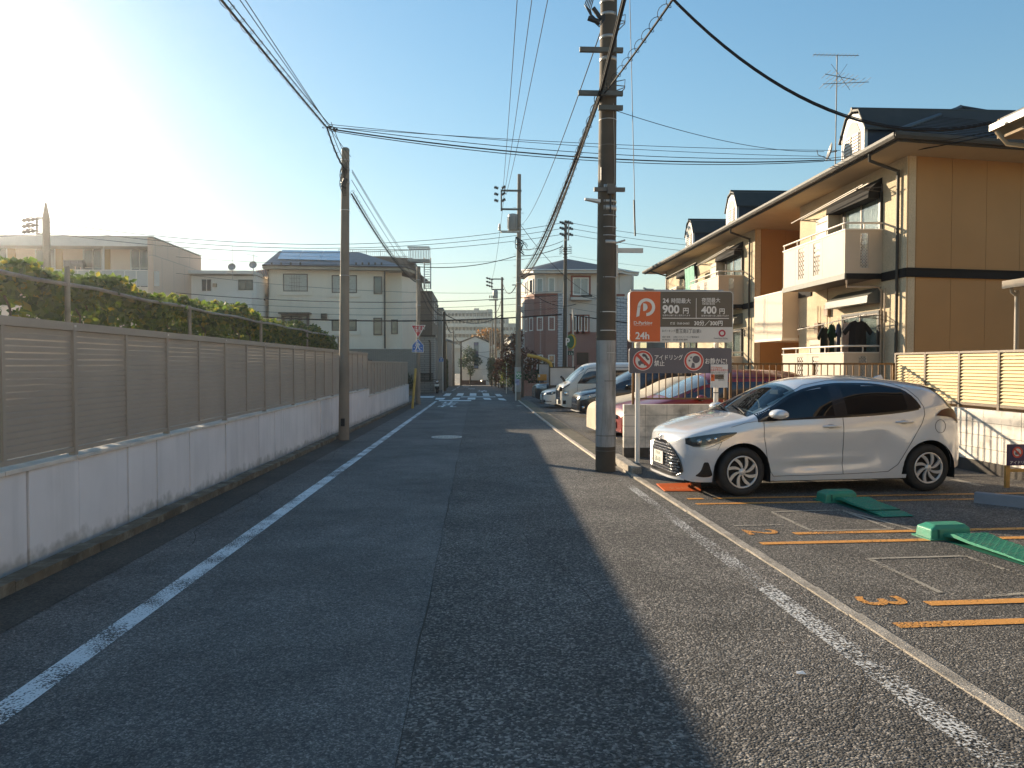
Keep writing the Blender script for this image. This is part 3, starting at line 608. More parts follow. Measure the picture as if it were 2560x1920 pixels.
# ------------------------------------------------------------ parking sign
YS = 12.55
ORG = M('sign_orange', (.62,.12,.025), .45, .04, 3); BRN = M('sign_brown', (.11,.092,.072), .45, .04, 3); SWH = M('sign_white', (.62,.62,.62), .45, .04, 3)
GRYS = M('sign_grey', (.11,.105,.13), .5, .08, 2); LTR = M('sign_lettering_white', (.74,.74,.74), .5, .02); LTB = M('sign_lettering_black', (.04,.035,.035), .5, .02); CRI = M('sign_crimson', (.42,.015,.05), .5, .02)
RED_S = M('sign_red', (.55,.06,.04), .5, .04)
sg = thing('parking_sign', 'orange, brown and white parking sign board with price lettering on two white posts', 'sign', (3.5, YS, gz(YS)))
fS = Fr((P(1571, 900, YS).x, YS, 0), 0.0)
zt, zb = P(1600,728,YS).z, P(1600,856,YS).z; wS = P(1829,800,YS).x - fS.o.x
def rrect(r0, r1, z0, z1, rad, n=6):
    pts = []
    for cx, cz, a0 in ((r1-rad, z1-rad, 0), (r0+rad, z1-rad, 90), (r0+rad, z0+rad, 180), (r1-rad, z0+rad, 270)):
        for k in range(n+1): a = R(a0 + 90*k/n); pts.append((cx + rad*math.cos(a), cz + rad*math.sin(a)))
    return pts
mb = MB(); mb.fpoly(fS, rrect(0, wS, zb, zt, .06), -.07, .07); mb.build('sign_case', WHITE_D, sg)
xo = wS*.296
def halfpanel(name, r0, r1, z0, z1, m, corners, n=.072):
    rad = .05; pts = []
    for (cx, cz, a0, on) in ((r1, z1, 0, corners[0]), (r0, z1, 90, corners[1]), (r0, z0, 180, corners[2]), (r1, z0, 270, corners[3])):
        if not on: pts.append((cx, cz)); continue
        sx = -1 if cx == r1 else 1; sz = -1 if cz == z1 else 1
        for k in range(6): a = R(a0 + 90*k/5); pts.append((cx + sx*rad + rad*math.cos(a), cz + sz*rad + rad*math.sin(a)))
    mb = MB(); mb.fpoly(fS, pts, n-.004, n); return mb.build(name, m, sg)
halfpanel('orange_panel', .012, xo, zb+.012, zt-.012, ORG, (0,1,1,0))
zm = zb + (zt-zb)*.30
halfpanel('brown_panel', xo+.001, wS-.012, zm, zt-.012, BRN, (1,0,0,0)); halfpanel('white_panel', xo+.001, wS-.012, zb+.012, zm-.001, SWH, (0,0,0,1))
def zp(u, v): q = P(u, v, YS); return q.x - fS.o.x, q.z
def sl(u, v, hpx, txt, m=LTR, bold=0.0, par=None, al='LEFT', yy=YS, sx=1.0):
    """lettering whose baseline starts at photograph pixel (u, v), capital height hpx"""
    q = P(u, v, yy); return letters('lettering', txt, hpx*yy/1860/.70, Fr((0, yy, 0), 0), q.x, q.z, .0745, m, par or sg, bold, al, sx)
k6 = lambda x, y: (1540 + x*.30142, 700 + y*.30142)
# the big P: outer ring with a bar
def annulus(fr, cx, cz, r0, r1, a0, a1, n, nn, sq=1.0):
    rows = []
    mb = MB()
    for k in range(n+1):
        a = R(a0 + (a1-a0)*k/n); rows.append([fr.p(cx + r0*math.cos(a), cz + r0*math.sin(a)*sq, nn), fr.p(cx + r1*math.cos(a), cz + r1*math.sin(a)*sq, nn)])
    mb.grid(rows, sm=False); return mb
cx, cz = zp(*k6(243, 228)); px = YS/1860
m_ = annulus(fS, cx, cz, 14.5*px, 22.3*px, -90, 178, 40, .0745)
m_.add([fS.p(cx-25.5*px, cz-25*px, .0745), fS.p(cx-17.5*px, cz-22*px, .0745), fS.p(cx-14.6*px, cz+2*px, .0745), fS.p(cx-22.3*px, cz+2*px, .0745)], [(0,1,2,3)])
m_.add([fS.p(cx-8*px, cz-9.5*px, .0745)] + [fS.p(cx+(-5+8.2*math.cos(R(-90+15*k)))*px, cz+9.5*math.sin(R(-90+15*k))*px, .0745) for k in range(13)] + [fS.p(cx-8*px, cz+9.5*px, .0745)], [tuple(range(15))])
m_.add([fS.p(cx+.0*px, cz-22.3*px, .0746), fS.p(cx+2.5*px, cz-22.0*px, .0746), fS.p(cx+2.5*px, cz-14.2*px, .0746), fS.p(cx+.0*px, cz-14.5*px, .0746)], [(0,1,2,3)])
m_.build('logo_mark', LTR, sg)
sl(*k6(138, 370), 8.2, 'D-Parking', LTR, .022); sl(*k6(140, 382), 1.9, '土地活用は大和ハウスグループへ', LTR, .0)
sl(*k6(152, 490), 17, '24h', LTR, .028)
sl(*k6(378, 192), 11, '24', LTR, .028); sl(*k6(446, 192), 9.6, '時間最大', LTR, .009, sx=.93)
sl(*k6(376, 277), 20, '900', LTR, .036, sx=1.0); sl(*k6(542, 277), 11.5, '円', LTR, .022)
sl(*k6(378, 302), 3.6, '駐車中は繰り返し適用されます', LTR, .004, sx=.98)
sl(*k6(699, 186), 9, '夜間最大', LTR, .009, sx=.93); sl(*k6(701, 208), 5.2, '18:00-8:00', LTR, .01, sx=1.05)
sl(*k6(697, 280), 18, '400', LTR, .034, sx=1.0); sl(*k6(842, 280), 11, '円', LTR, .022)
sl(*k6(697, 305), 3.6, '駐車中は繰り返し適用されます', LTR, .004, sx=.98)
sl(*k6(440, 370), 5, '終日（0:00-24:00）', LTR, .012, sx=.9); sl(*k6(636, 376), 9.6, '30分／300円', LTR, .026, sx=.98)
sl(*k6(373, 432), 4.8, 'Dパーキング', LTB, .01, sx=.86); sl(*k6(482, 440), 8, '豊玉南3丁目第1', LTB, .006, sx=.84)
sl(*k6(482, 410), 1.9, 'とよたまみなみ３ちょうめだいいち', LTB, 0)
sl(*k6(373, 479), 3.2, '運営･管理', LTB, .004); sl(*k6(465, 480), 3.6, '大和ハウスパーキング株式会社', LTB, .006, sx=.92)
sl(*k6(373, 501), 2.6, '故障･緊急連絡先', LTB, .003, sx=.8); sl(*k6(465, 503), 4.3, '0120-030-899', LTB, .012, sx=1.05)
sl(*k6(800, 490), 3.6, 'DaiwaHouse Parking', LTB, .01, sx=.8); sl(*k6(838, 500), 1.5, 'Daiwa House Group', LTB, 0)
mb = MB()
def bar(x0, y0, x1, y1):
    a, b = zp(*k6(x0, y0)); c, d = zp(*k6(x1, y1)); mb.add([fS.p(a,d,.0745), fS.p(c,d,.0745), fS.p(c,b,.0745), fS.p(a,b,.0745)], [(0,1,2,3)])
bar(653, 154, 656, 317); bar(376, 316, 925, 324); mb.build('rule_line', LTR, sg)
cx, cz = zp(*k6(868, 443)); m_ = annulus(fS, cx, cz, 5*px, 9*px, 0, 360, 28, .0745); m_.build('round_logo', CRI, sg)
mb = MB(); mb.cyl(fS.p(.02, zt+.012, .03), fS.p(.02+wS*.9, zt+.012, .03), .014, n=8); mb.tube([fS.p(.25, zt+.05, .03), fS.p(.30, zt+.02, .1), fS.p(.40, zt+.015,.12)], .018, 6); mb.build('lamp_tube', STEEL, sg)
for u in (1596, 1793):
    x = P(u, 1000, YS+.06).x; mb = MB(); mb.cyl((x, YS+.13 if u > 1700 else YS+.12, gz(YS)-.05), (x, YS+.13 if u > 1700 else YS+.12, 2.2), .042, n=14); mb.build('post', WHITE, sg)
# lower no-idling board
sg2 = thing('notice_board', 'grey board with two red-ringed pictograms below the parking sign', 'sign', (3.5, YS, 1.4))
z1, z0 = P(1600,870,YS).z, P(1600,933,YS).z
mb = MB(); mb.fpoly(fS, rrect(0, wS*.99, z0, z1, .04), .02, .069); mb.build('board', GRYS, sg2)
for cu_, kind_ in ((k6(215, 667), 'car'), (k6(635, 672), 'sleep')):
    cx, cz = zp(*cu_); rr_ = 24*px
    mb = annulus(fS, cx, cz, 0, 21*px, 0, 360, 32, .0705); mb.build('pictogram_disc', SWH, sg2)
    mb = annulus(fS, cx, cz, rr_, rr_+1.2*px, 0, 360, 40, .0712); mb.build('pictogram_rim', LTR, sg2)
    mb = annulus(fS, cx, cz, 19*px, rr_, 0, 360, 40, .0720); mb.build('pictogram_ring', RED_S, sg2)
    mb = MB()
    def pg(pts, n=.0715): mb.add([fS.p(cx+a*px, cz+b*px, n) for a, b in pts], [tuple(range(len(pts)))])
    def disc(a, b, r, n=.0715): pg([(a + r*math.cos(t*math.pi/7), b + r*math.sin(t*math.pi/7)) for t in range(14)], n)
    if kind_ == 'car':
        pg([(-12,-9),(8,-9),(8,-2),(4,-2),(1,4),(-6,4),(-9,-2),(-12,-2)]); disc(-8,-10,3,.0718); disc(5,-10,3,.0718)
        for a, b, r in ((2,13,4),(6,12,3.6),(9,8,3.2),(13,3,3),(10,5,2.5)): disc(a, b, r, .0725 if r > 3.4 else .073)
        mb.build('pictogram', GRYS, sg2)
        mb = MB(); pg([(-17.5,12),(-12,17),(17,-12),(12,-17)], .0735); mb.build('pictogram_slash', RED_S, sg2)
    else:
        disc(6, 4, 9.5); pg([(-4,-4),(2,-6),(3,-17),(-7,-17),(-6,-12)], .072)
        for a, b in ((-7, 9), (-11, 1)): pg([(a + (4 if k % 2 == 0 else 1.7)*math.cos(math.pi/2 + k*math.pi/5), b + (4 if k % 2 == 0 else 1.7)*math.sin(math.pi/2 + k*math.pi/5)) for k in range(10)], .072)
        mb.build('pictogram', GRYS, sg2)
sl(*k6(307, 660), 10.2, 'アイドリング', LTR, .012, sg2, sx=.84); sl(*k6(307, 710), 11, '禁止', LTR, .014, sg2, sx=.86); sl(*k6(725, 692), 11.2, 'お静かに!', LTR, .014, sg2, sx=.84)
# paper notice on the right-hand post
sg3 = thing('paper_notice', 'laminated paper notice with red heading taped to the right post of the parking sign', 'notice', (4.2, YS-.1, 1.3))
fN = Fr((P(1772, 900, YS).x, YS-.10, 0), 0); mb = MB(); a = P(1772,911,YS-.1); b = P(1814.5,969,YS-.1); mb.fb(fN, 0, b.x-a.x, b.z, a.z, 0, .006); mb.build('sheet', M('paper', (.62,.63,.66), .35, .03), sg3)
def nl(x, y, h, txt, m, bold=0, sx=1.0):
    u, v = k6(x, y); q = P(u, v, YS-.1); letters('lettering', txt, h*(YS-.1)/1860/.7, Fr((0, YS-.1, 0), 0), q.x, q.z, .0085, m, sg3, bold, 'LEFT', sx)
nl(790, 735, 5, 'P D-Parking', ORG, .02, .82); nl(784, 756, 4.6, '料金変更のお知らせ', RED_S, .014, .78); nl(786, 768, 1.9, '駐車場をご利用のお客様へ お知らせ致します', LTB, 0, .8); nl(786, 776, 1.9, '下記の通り料金を変更いたします', LTB, 0, .9)
mb = MB()
for (x0, y0, x1, y1, m) in ((786, 783, 816, 838, 0), (818, 783, 893, 800, 1), (818, 800, 893, 822, 1)):
    a = P(*k6(x0, y0), YS-.1); b = P(*k6(x1, y1), YS-.1); mb.add([(a.x, YS-.1085, b.z), (b.x, YS-.1085, b.z), (b.x, YS-.1085, a.z), (a.x, YS-.1085, a.z)], [(0,1,2,3)], m)
mb.build('price_table', [ORG, BRN], sg3)
nl(790, 812, 6, 'P', LTR, .03); nl(845, 797, 2.4, '24時間最大900円', LTR, 0, .8); nl(845, 815, 2.4, '夜間最大400円', LTR, 0, .9); nl(845, 834, 2.6, '30分300円', LTB, .01)
for z in (1.05, 1.62): 
    x = P(1793, 1000, YS+.06).x; band(sg3, x, YS+.13, z, .042, BLACKR, .012, name='tie')
# small sign on a stand at the right
t = thing('small_sign', 'small purple no-idling sign on a low wooden stand by the right block wall', 'sign', (7.3, 9.6, gz(9.6)))
ya = 9.62; fT = Fr((P(2519.5, 1100, ya).x, ya, 0), 0); mb = MB(); a = P(2520,1111,ya).z; b = P(2520,1164,ya).z; mb.fb(fT, 0, .42, b, a, 0, -.02); mb.build('board', M('sign_purple', (.05,.03,.09), .5), t)
pxx = ya/1860; cx = 26*pxx; cz = (a*1.25+b*.75)/2
for r0, r1, m, n in ((0, 11*pxx, SWH, .003), (10*pxx, 14.5*pxx, RED_S, .005)): mb = annulus(fT, cx, cz, r0, r1, 0, 360, 26, n); mb.build('pictogram_ring' if r0 else 'pictogram_disc', m, t)
mb = MB(); mb.add([fT.p(cx+q*pxx, cz+s*pxx, .007) for q, s in ((-10,7),(-7,10),(10,-7),(7,-10))], [(0,1,2,3)]); mb.build('pictogram_slash', RED_S, t)
mb = MB(); mb.add([fT.p(cx+q*pxx, cz+s*pxx, .006) for q, s in ((-6,-6),(5,-6),(5,-1),(2,3),(-4,3),(-6,-1))], [(0,1,2,3,4,5)]); mb.build('pictogram', GRYS, t)
letters('lettering', 'アイドリング', .052, fT, 5*pxx, b+.022, .006, LTR, t, .01); 
WOOD = M('painted_wood', (.50,.28,.08), .7, .15, 6)
for r in (.0, .36): mb = MB(); mb.fb(fT, r, r+.055, gz(ya), b+.02 if r else b-.002, -.022, -.06); mb.build('leg', WOOD, t)
mb = MB(); mb.fb(fT, .055, .36, b-.09, b-.05, -.025, -.05); mb.build('rail', WOOD, t)
# ------------------------------------------------------------ vehicles
TYRE = M('tyre_rubber', (.022,.022,.023), .75, .2, 20)
RIMD = M('rim_shadow_metal', (.03,.03,.032), .5, .2, 10, metal=.3); RIMS = M('rim_silver', (.60,.60,.61), .3, .04, 6, metal=.35, coat=.3)
CARGL = glassmat('car_glass_tinted', (.03,.04,.04), .93, .015, (.008,.010,.012), 1.32); CARWS = glassmat('windscreen_glass', (.50,.56,.55), .12, .015, (.02,.025,.03), 1.33)
LAMPG = glassmat('headlight_lens', (.85,.88,.9), .05, .02); LAMPIN = M('lamp_reflector', (.32,.34,.36), .15, .3, 30, metal=.7); LAMPDK = M('lamp_smoked', (.035,.04,.045), .12, .2, 20, coat=.6)
TAIL = M('tail_lamp_red', (.05,.004,.004), .35, .3, 12, spec=.3); CHROME = M('chrome', (.70,.70,.72), .12, .03, 5, metal=1.0)
TRIMB = M('gloss_black_trim', (.012,.012,.014), .2, .1, 5, coat=.4); CABIN = M('cabin_fabric', (.045,.045,.048), .9, .2, 12); UNDER = M('underbody', (.012,.012,.012), .9, .2, 6)
PLATE = M('number_plate', (.72,.72,.70), .4, .02); PLG = M('plate_green', (.02,.12,.05), .5)
SEAM = M('panel_gap', (.02,.02,.02), .6)
def carpaint(name, col, metal=.0, rough=.28, coat=1.0): return M(name, col, rough, .015, 1.2, metal=metal, coat=coat)
def smooth_interp(tb, x):
    if x <= tb[0][0]: return tb[0][1]
    if x >= tb[-1][0]: return tb[-1][1]
    for i in range(len(tb)-1):
        if x <= tb[i+1][0]:
            x0, y0 = tb[i]; x1, y1 = tb[i+1]
            h = x1-x0; d = (y1-y0)/h
            def slope(j):
                if j <= 0: return (tb[1][1]-tb[0][1])/(tb[1][0]-tb[0][0])
                if j >= len(tb)-1: return (tb[-1][1]-tb[-2][1])/(tb[-1][0]-tb[-2][0])
                a = (tb[j][1]-tb[j-1][1])/(tb[j][0]-tb[j-1][0]); b = (tb[j+1][1]-tb[j][1])/(tb[j+1][0]-tb[j][0])
                return 0 if a*b <= 0 else 2*a*b/(a+b)
            t = (x-x0)/h; m0, m1 = slope(i)*h, slope(i+1)*h
            return (2*t**3-3*t**2+1)*y0 + (t**3-2*t**2+t)*m0 + (-2*t**3+3*t**2)*y1 + (t**3-t**2)*m1
class Car:
    """parametric shell: nose at local x = 0, tail at x = L; visible flank is local -y"""
    def __init__(s, name, label, loc, rotz, spec, paint_, group=None, cat='car'):
        s.sp = spec; s.t = thing(name, label, cat, loc, rotz, group); s.paint = paint_; s.L = spec['L']
        s.R = spec.get('r', .30); s.arch = spec.get('arch', s.R + .055); s.wh = spec['wh']
    def T(s, x): return smooth_interp(s.sp['T'], x)
    def B(s, x): return min(smooth_interp(s.sp['B'], x), s.T(x) - .012)
    def Wd(s, x):
        w_ = smooth_interp(s.sp['W'], x)
        for c in s.wh: w_ += s.sp.get('flare', .018) * math.exp(-((x-c)/.36)**2)
        return w_
    def bot(s, x):
        b = smooth_interp(s.sp['bot'], x)
        for c in s.wh:
            d = abs(x-c)
            if d < s.arch: b = max(b, s.R + math.sqrt(s.arch**2 - d*d) - .0)
        return b
    def flank(s, z, x):
        b0 = .15; B = s.B(x); t = max(0, min(1.0, (z-b0)/max(.1, B-b0)))
        v = smooth_interp(s.sp.get('prof', [(0,.945),(.15,.975),(.35,.99),(.6,1.0),(.85,.985),(1,.955)]), t)
        # tucked door panels between the wheels
        a, b = s.wh; m = max(0, min(1, (x-a-.35)/.35)) * max(0, min(1, (b-.35-x)/.35))
        if s.sp.get('scoop'):
            zl = .345 + .035*(x-1.2); v -= .026*math.exp(-((z-zl)/.045)**2)*max(0, min(1, (x-1.15)/.5))*max(0, min(1, (2.55-x)/.9)); v += .012*math.exp(-((z-zl-.085)/.03)**2)*max(0, min(1, (x-1.15)/.5))*max(0, min(1, (2.65-x)/.9))
            v -= .016*math.exp(-(((x-2.62)/.20)**2 + ((z-.62)/.24)**2))
        return v - s.sp.get('tuck', .02)*m*math.sin(math.pi*min(1, max(0, (t-.05)/.75)))
    def Y(s, x, z):
        B = s.B(x); T = s.T(x)
        if z <= B: return s.Wd(x)*s.flank(z, x)
        t = min(1, (z-B)/max(.001, T-B)); p = smooth_interp(s.sp['p'], x)
        wb = s.Wd(x)*s.flank(B, x) - s.sp.get('tilt', .30)*(z-B)*min(1, (T-B)/.25)
        return max(0, wb*(1 - t**p)**.5)
    def P(s, x, y, z): return Vector((x, y, z))
    def body(s, skip=None, nx=110):
        L = s.L; xs = []
        for i in range(nx+1):
            t = i/nx; xs.append(L*(.5 - .5*math.cos(math.pi*t))*.25 + L*t*.75)
        for c in s.wh: xs += [c - s.arch + .0005, c + s.arch - .0005, c - s.arch*.97, c + s.arch*.97, c-s.arch*.88, c+s.arch*.88]
        xs = sorted(set(round(x, 4) for x in xs)); s.xs = xs
        nl, nu = (24 if nx > 120 else 12), 16; rows = []
        tt = [1-(1-k/nu)**1.9 for k in range(nu+1)]
        for x in xs:
            b = s.bot(x); B = s.B(x); T = s.T(x); half = []
            for k in range(nl+1): z = b + (B-b)*k/nl; half.append((s.Y(x, z), z))
            for k in range(1, nu+1): z = B + (T-B)*tt[k]; half.append((s.Y(x, z), z))
            half[-1] = (0, T)
            rows.append([(x, -y, z) for y, z in half] + [(x, y, z) for y, z in reversed(half[:-1])])
        mb = MB(); nc = len(rows[0])
        def sk(i, j):
            if not skip: return False
            p = [rows[i][j], rows[i+1][j], rows[i][j+1], rows[i+1][j+1]]
            cx = sum(q[0] for q in p)/4; cy = sum(q[1] for q in p)/4; cz = sum(q[2] for q in p)/4
            return skip(cx, cy, cz)
        mb.grid(rows, sm=True, skip=sk)
        for r_, fl in ((rows[0], 1), (rows[-1], 0)):
            h = len(r_)//2; pts = [Vector(p) for p in r_]
            fs = [(k, k+1, nc-2-k, nc-1-k) for k in range(h-1)] + [(h-1, h, h+1)]
            mb.add(pts, [f if fl else tuple(reversed(f)) for f in fs], 0, True)
        o = mb.build('body', s.paint, s.t, local=True)
        # dark floor and wheel housings
        mb = MB(); x0, x1 = .35, L-.3
        W_ = s.Wd(L/2)*.90
        mb.box(x0, x1, -W_*.84, W_*.84, .17, .30)
        mb.box(s.wh[0]+s.arch, s.wh[1]-s.arch, -W_*.98, W_*.98, .165, .30)
        for c in s.wh:
            for sy in (-1, 1):
                rws = []
                for k in range(15):
                    a = math.pi*k/14; xx = c + math.cos(a)*(s.arch+.004); zz_ = s.R + math.sin(a)*(s.arch+.004)
                    rws.append([(xx, sy*(s.Wd(c)*.985-.012), zz_), (xx, sy*.42, zz_)])
                rws.insert(0, [(rws[0][0][0], rws[0][0][1], .17), (rws[0][1][0], rws[0][1][1], .17)]); rws.append([(rws[-1][0][0], rws[-1][0][1], .17), (rws[-1][1][0], rws[-1][1][1], .17)])
                mb.grid(rws, sm=False)
            mb.box(c-s.arch, c+s.arch, -.42, .42, .18, s.R+s.arch*.6)
        mb.build('underbody', UNDER, s.t, local=True)
        return o
    # patches laid a few millimetres proud of the shell
    def side_patch(s, name, lo, hi, x0, x1, off, m, side=-1, n=26, nz=6, parent=None):
        rows = []
        for i in range(n+1):
            x = x0 + (x1-x0)*i/n; a, b = lo(x), hi(x)
            if b < a: b = a = (a+b)/2
            rows.append([(x, side*(s.Y(x, a+(b-a)*k/nz) + off), a+(b-a)*k/nz) for k in range(nz+1)])
        mb = MB(); mb.grid(rows); return mb.build(name, m, parent or s.t, local=True)
    def side_line(s, name, pts, w_, m, off=.0015, side=-1, sub=6, parent=None):
        q = []
        for (x0, z0), (x1, z1) in zip(pts, pts[1:]):
            for k in range(sub): t = k/sub; q.append((x0+(x1-x0)*t, z0+(z1-z0)*t))
        q.append(pts[-1]); mb = MB(); mb.tube([(x, side*(s.Y(x, z)+off), z) for x, z in q], w_/2, 4); return mb.build(name, m, parent or s.t, local=True)
    def top_z(s, x, y):
        B, T = s.B(x), s.T(x); lo, hi = B, T
        for _ in range(22):
            m = (lo+hi)/2
            if s.Y(x, m) > abs(y): lo = m
            else: hi = m
        return lo
    def top_patch(s, name, x0, x1, wfn, off, m, n=14, ny=16):
        rows = []
        for i in range(n+1):
            x = x0+(x1-x0)*i/n; w_ = wfn(x); rows.append([(x - off*.5, -w_+2*w_*k/ny, s.top_z(x, -w_+2*w_*k/ny)+off) for k in range(ny+1)])
        mb = MB(); mb.grid(rows); return mb.build(name, m, s.t, local=True)
    def front_x(s, y, z):
        y = abs(y)
        if y <= s.Y(0.0, z): return 0.0
        lo, hi = 0.0, .8
        for _ in range(20):
            m = (lo+hi)/2
            if s.Y(m, z) < y: lo = m
            else: hi = m
        return hi
    def front_patch(s, name, poly_fn, z0, z1, off, m, nz=8, ny=20, parent=None):
        """poly_fn(z) -> (ymin, ymax)"""
        rows = []
        for i in range(nz+1):
            z = z0+(z1-z0)*i/nz; a, b = poly_fn(z); rows.append([(s.front_x(a+(b-a)*k/ny, z) - off, a+(b-a)*k/ny, z) for k in range(ny+1)])
        mb = MB(); mb.grid(rows); return mb.build(name, m, parent or s.t, local=True)
    def wheels(s, kind='swirl', cover=RIMS, rr=None):
        Rr = s.R; w_ = .19; rr = rr or Rr*.66
        for c in s.wh:
            for sy in (-1, 1):
                yo = s.Wd(c)*.985 - .015
                prof = [(rr*.93, -w_*.5), (rr*1.02, 0), (Rr*.86, .0), (Rr*.955, -.012), (Rr, -.035), (Rr, -w_+.035), (Rr*.955, -w_+.01), (Rr*.8, -w_), (rr, -w_)]
                wl_ = MB(); wl_.lathe([(r, h) for r, h in prof], (c, sy*yo, Rr), (0, sy, 0), 36); o = wl_.build('wheel', TYRE, s.t, local=True)
                if sy == 1 and kind != 'all': continue
                mb = MB(); mb.lathe([(0, -.045), (rr*.9, -.05), (rr*1.0, -.03)], (c, sy*yo, Rr), (0, sy, 0), 28); mb.build('rim_back', RIMD, o, local=True)
                mb = MB(); mb.lathe([(rr*.90, -.02), (rr*.93, .003), (rr*1.0, .003), (rr*1.03, -.01)], (c, sy*yo, Rr), (0, sy, 0), 36)
                mb.lathe([(0, .004), (rr*.17, .004), (rr*.24, -.012)], (c, sy*yo, Rr), (0, sy, 0), 16)
                ns = 8 if kind == 'swirl' else 5
                for k in range(ns):
                    a0 = 2*math.pi*k/ns; cs = []
                    for j in range(5):
                        t = j/4; r = rr*(.16+.78*t); tw = (.55*t if kind == 'swirl' else 0); wd = rr*((.07+.125*t) if kind == 'swirl' else (.09+.03*t))
                        if kind == 'swirl': wd = rr*(.06 + .155*math.sin(t*2.2))
                        a = a0 + tw; d = Vector((math.cos(a), 0, math.sin(a))); e = Vector((-d.z, 0, d.x))
                        ctr = Vector((c, sy*(yo + .002 - .004*(1-t)), Rr)) + d*r
                        cs.append([ctr - e*wd*.5 + Vector((0, -sy*.02, 0)), ctr - e*wd*.5, ctr + e*wd*.5, ctr + e*wd*.5 + Vector((0, -sy*.02, 0))])
                    mb.grid(cs, sm=False)
                mb.build('wheel_cover', cover, o, local=True)
    def plate(s, txt, z=.42, y=0, big=None):
        x = s.front_x(y, z) - .03; fr = Fr((0,0,0), -90)
        fr.o = Vector((x, y, z)); fr.r = Vector((0,-1,0)); fr.n = Vector((-1,0,0))
        w_ = .165; mb = MB(); mb.fb(fr, -w_, w_, -.082, .082, 0, .008); p = mb.build('number_plate', PLATE, s.t, local=True); 
        class _F:                      # lettering in local coordinates
            pass
        def flat(a, b, r=0, zz_=0): return None
        for t_, sz, r0, z0 in (txt if isinstance(txt, list) else [(txt, .085, -.11, -.06)]):
            inv = wm(p); f2 = Fr((0,0,0), 0); f2.p = lambda r, z, n, fr=fr, inv=inv: inv @ fr.p(r, z, n)
            letters('plate_lettering', t_, sz/.7, f2, r0, z0, .0095, PLG, p, .012)
    def mirror(s, x, z, m, size=1.0, side=-1):
        y = side*(s.Y(x, z)); mb = MB()
        rows = []; cx, cy, cz = x, y + side*.125*size, z + .035*size
        for i in range(9):
            a = math.pi*i/8; r = math.sin(a); rows.append([(cx + .105*size*(r**.7 if r > 0 else 0)*math.cos(t), cy - .11*size*math.cos(a), cz + (.062 if math.sin(t) > 0 else .048)*size*(r**.6 if r > 0 else 0)*math.sin(t)) for t in [2*math.pi*k/14 for k in range(14)]])
        mb.grid(rows, closed=True); o = mb.build('door_mirror', m, s.t, local=True)
        mb = MB(); mb.hexa([(x-.03,y-side*.03,z-.04),(x+.05,y-side*.03,z-.04),(x+.03,cy,z-.03),(x-.01,cy,z-.03),(x-.03,y-side*.03,z+.01),(x+.05,y-side*.03,z+.01),(x+.03,cy,z-.005),(x-.01,cy,z-.005)]); mb.build('mirror_arm', TRIMB, o, local=True)
        return o

# ---- the white hatchback: the main vehicle
WPEARL = carpaint('pearl_white_paint', (.64,.68,.74), .15, .18)
hb = dict(L=3.94, r=.305, arch=.365, wh=(.765, 3.315),
  T=[(0,.64),(.012,.70),(.035,.74),(.09,.785),(.2,.84),(.4,.905),(.62,.96),(.82,1.0),(.92,1.03),(1.05,1.095),(1.30,1.235),(1.55,1.365),(1.75,1.435),(1.95,1.472),(2.25,1.497),(2.6,1.497),(3.0,1.465),(3.3,1.425),(3.50,1.385),(3.57,1.345),(3.66,1.235),(3.76,1.11),(3.84,1.01),(3.88,.93),(3.91,.80),(3.94,.58)],
  B=[(0,.57),(.04,.66),(.15,.74),(.35,.805),(.6,.868),(.85,.915),(1.05,.935),(1.5,.955),(2.1,.975),(2.6,1.0),(3.0,1.04),(3.3,1.09),(3.5,1.11),(3.65,1.07),(3.78,.98),(3.87,.84),(3.94,.50)],
  W=[(0,.30),(.012,.40),(.04,.50),(.09,.60),(.17,.69),(.3,.758),(.5,.80),(.8,.815),(1.2,.818),(2.0,.828),(2.6,.830),(3.0,.832),(3.36,.822),(3.55,.80),(3.7,.765),(3.82,.71),(3.90,.63),(3.94,.52)],
  bot=[(0,.26),(.06,.205),(.2,.175),(.45,.18),(1.2,.185),(2.8,.19),(3.5,.24),(3.7,.27),(3.94,.34)],
  p=[(0,2.2),(.8,2.4),(.95,3.2),(1.35,5.0),(1.9,6.5),(3.3,6),(3.6,4),(3.94,2.4)], tilt=.46, flare=.026, tuck=.030, scoop=1)
a_ = G(1851, 1241); b_ = G(2314, 1228.5)
ang = math.atan2(b_.y-a_.y, b_.x-a_.x); dvec = Vector((math.cos(ang), math.sin(ang), 0)); nvec = Vector((-dvec.y, dvec.x, 0))
midp = (a_ + b_)/2; scl = (b_-a_).length/2.55
loc = midp - dvec*2.04 + nvec*.80; loc.z = gz(midp.y) + .002
ya = Car('parked_car', 'pearl white hatchback parked across the near lot beside the sign', loc, ang, hb, WPEARL, cat='car')
yt = ya.T; 
roofz = lambda x: ya.T(x) - smooth_interp([(1.0,.03),(1.3,.075),(1.8,.10),(2.6,.105),(3.1,.13),(3.45,.18)], x)
Wx0, Wx1 = 1.17, 3.02
wlo = lambda x: ya.B(x) + .012
whi = lambda x: max(wlo(x), min(ya.T(x) - smooth_interp([(.96,.05),(1.15,.085),(1.7,.100),(2.3,.098),(2.7,.105),(3.1,.15)], x), smooth_interp([(2.8,1.5),(3.0,1.345),(3.1,1.26),(3.17,1.17),(3.21,1.09)], x) if x > 2.8 else 9))
def in_ws(x, y): return 1.13 < x < 1.80 and abs(y) < ya.Y(x, ya.B(x))*smooth_interp([(1.05,.90),(1.8,.80)], x)
def hb_skip(x, y, z):
    if z > ya.B(x) + .03 and 1.18 < x < 3.08 and z < whi(x) - .02 and abs(y) > .45: return True
    if 1.00 < x < 1.56 and abs(y) < .60 and z > whi(x)+.03: return True
    return False
ya.body(hb_skip, 150)
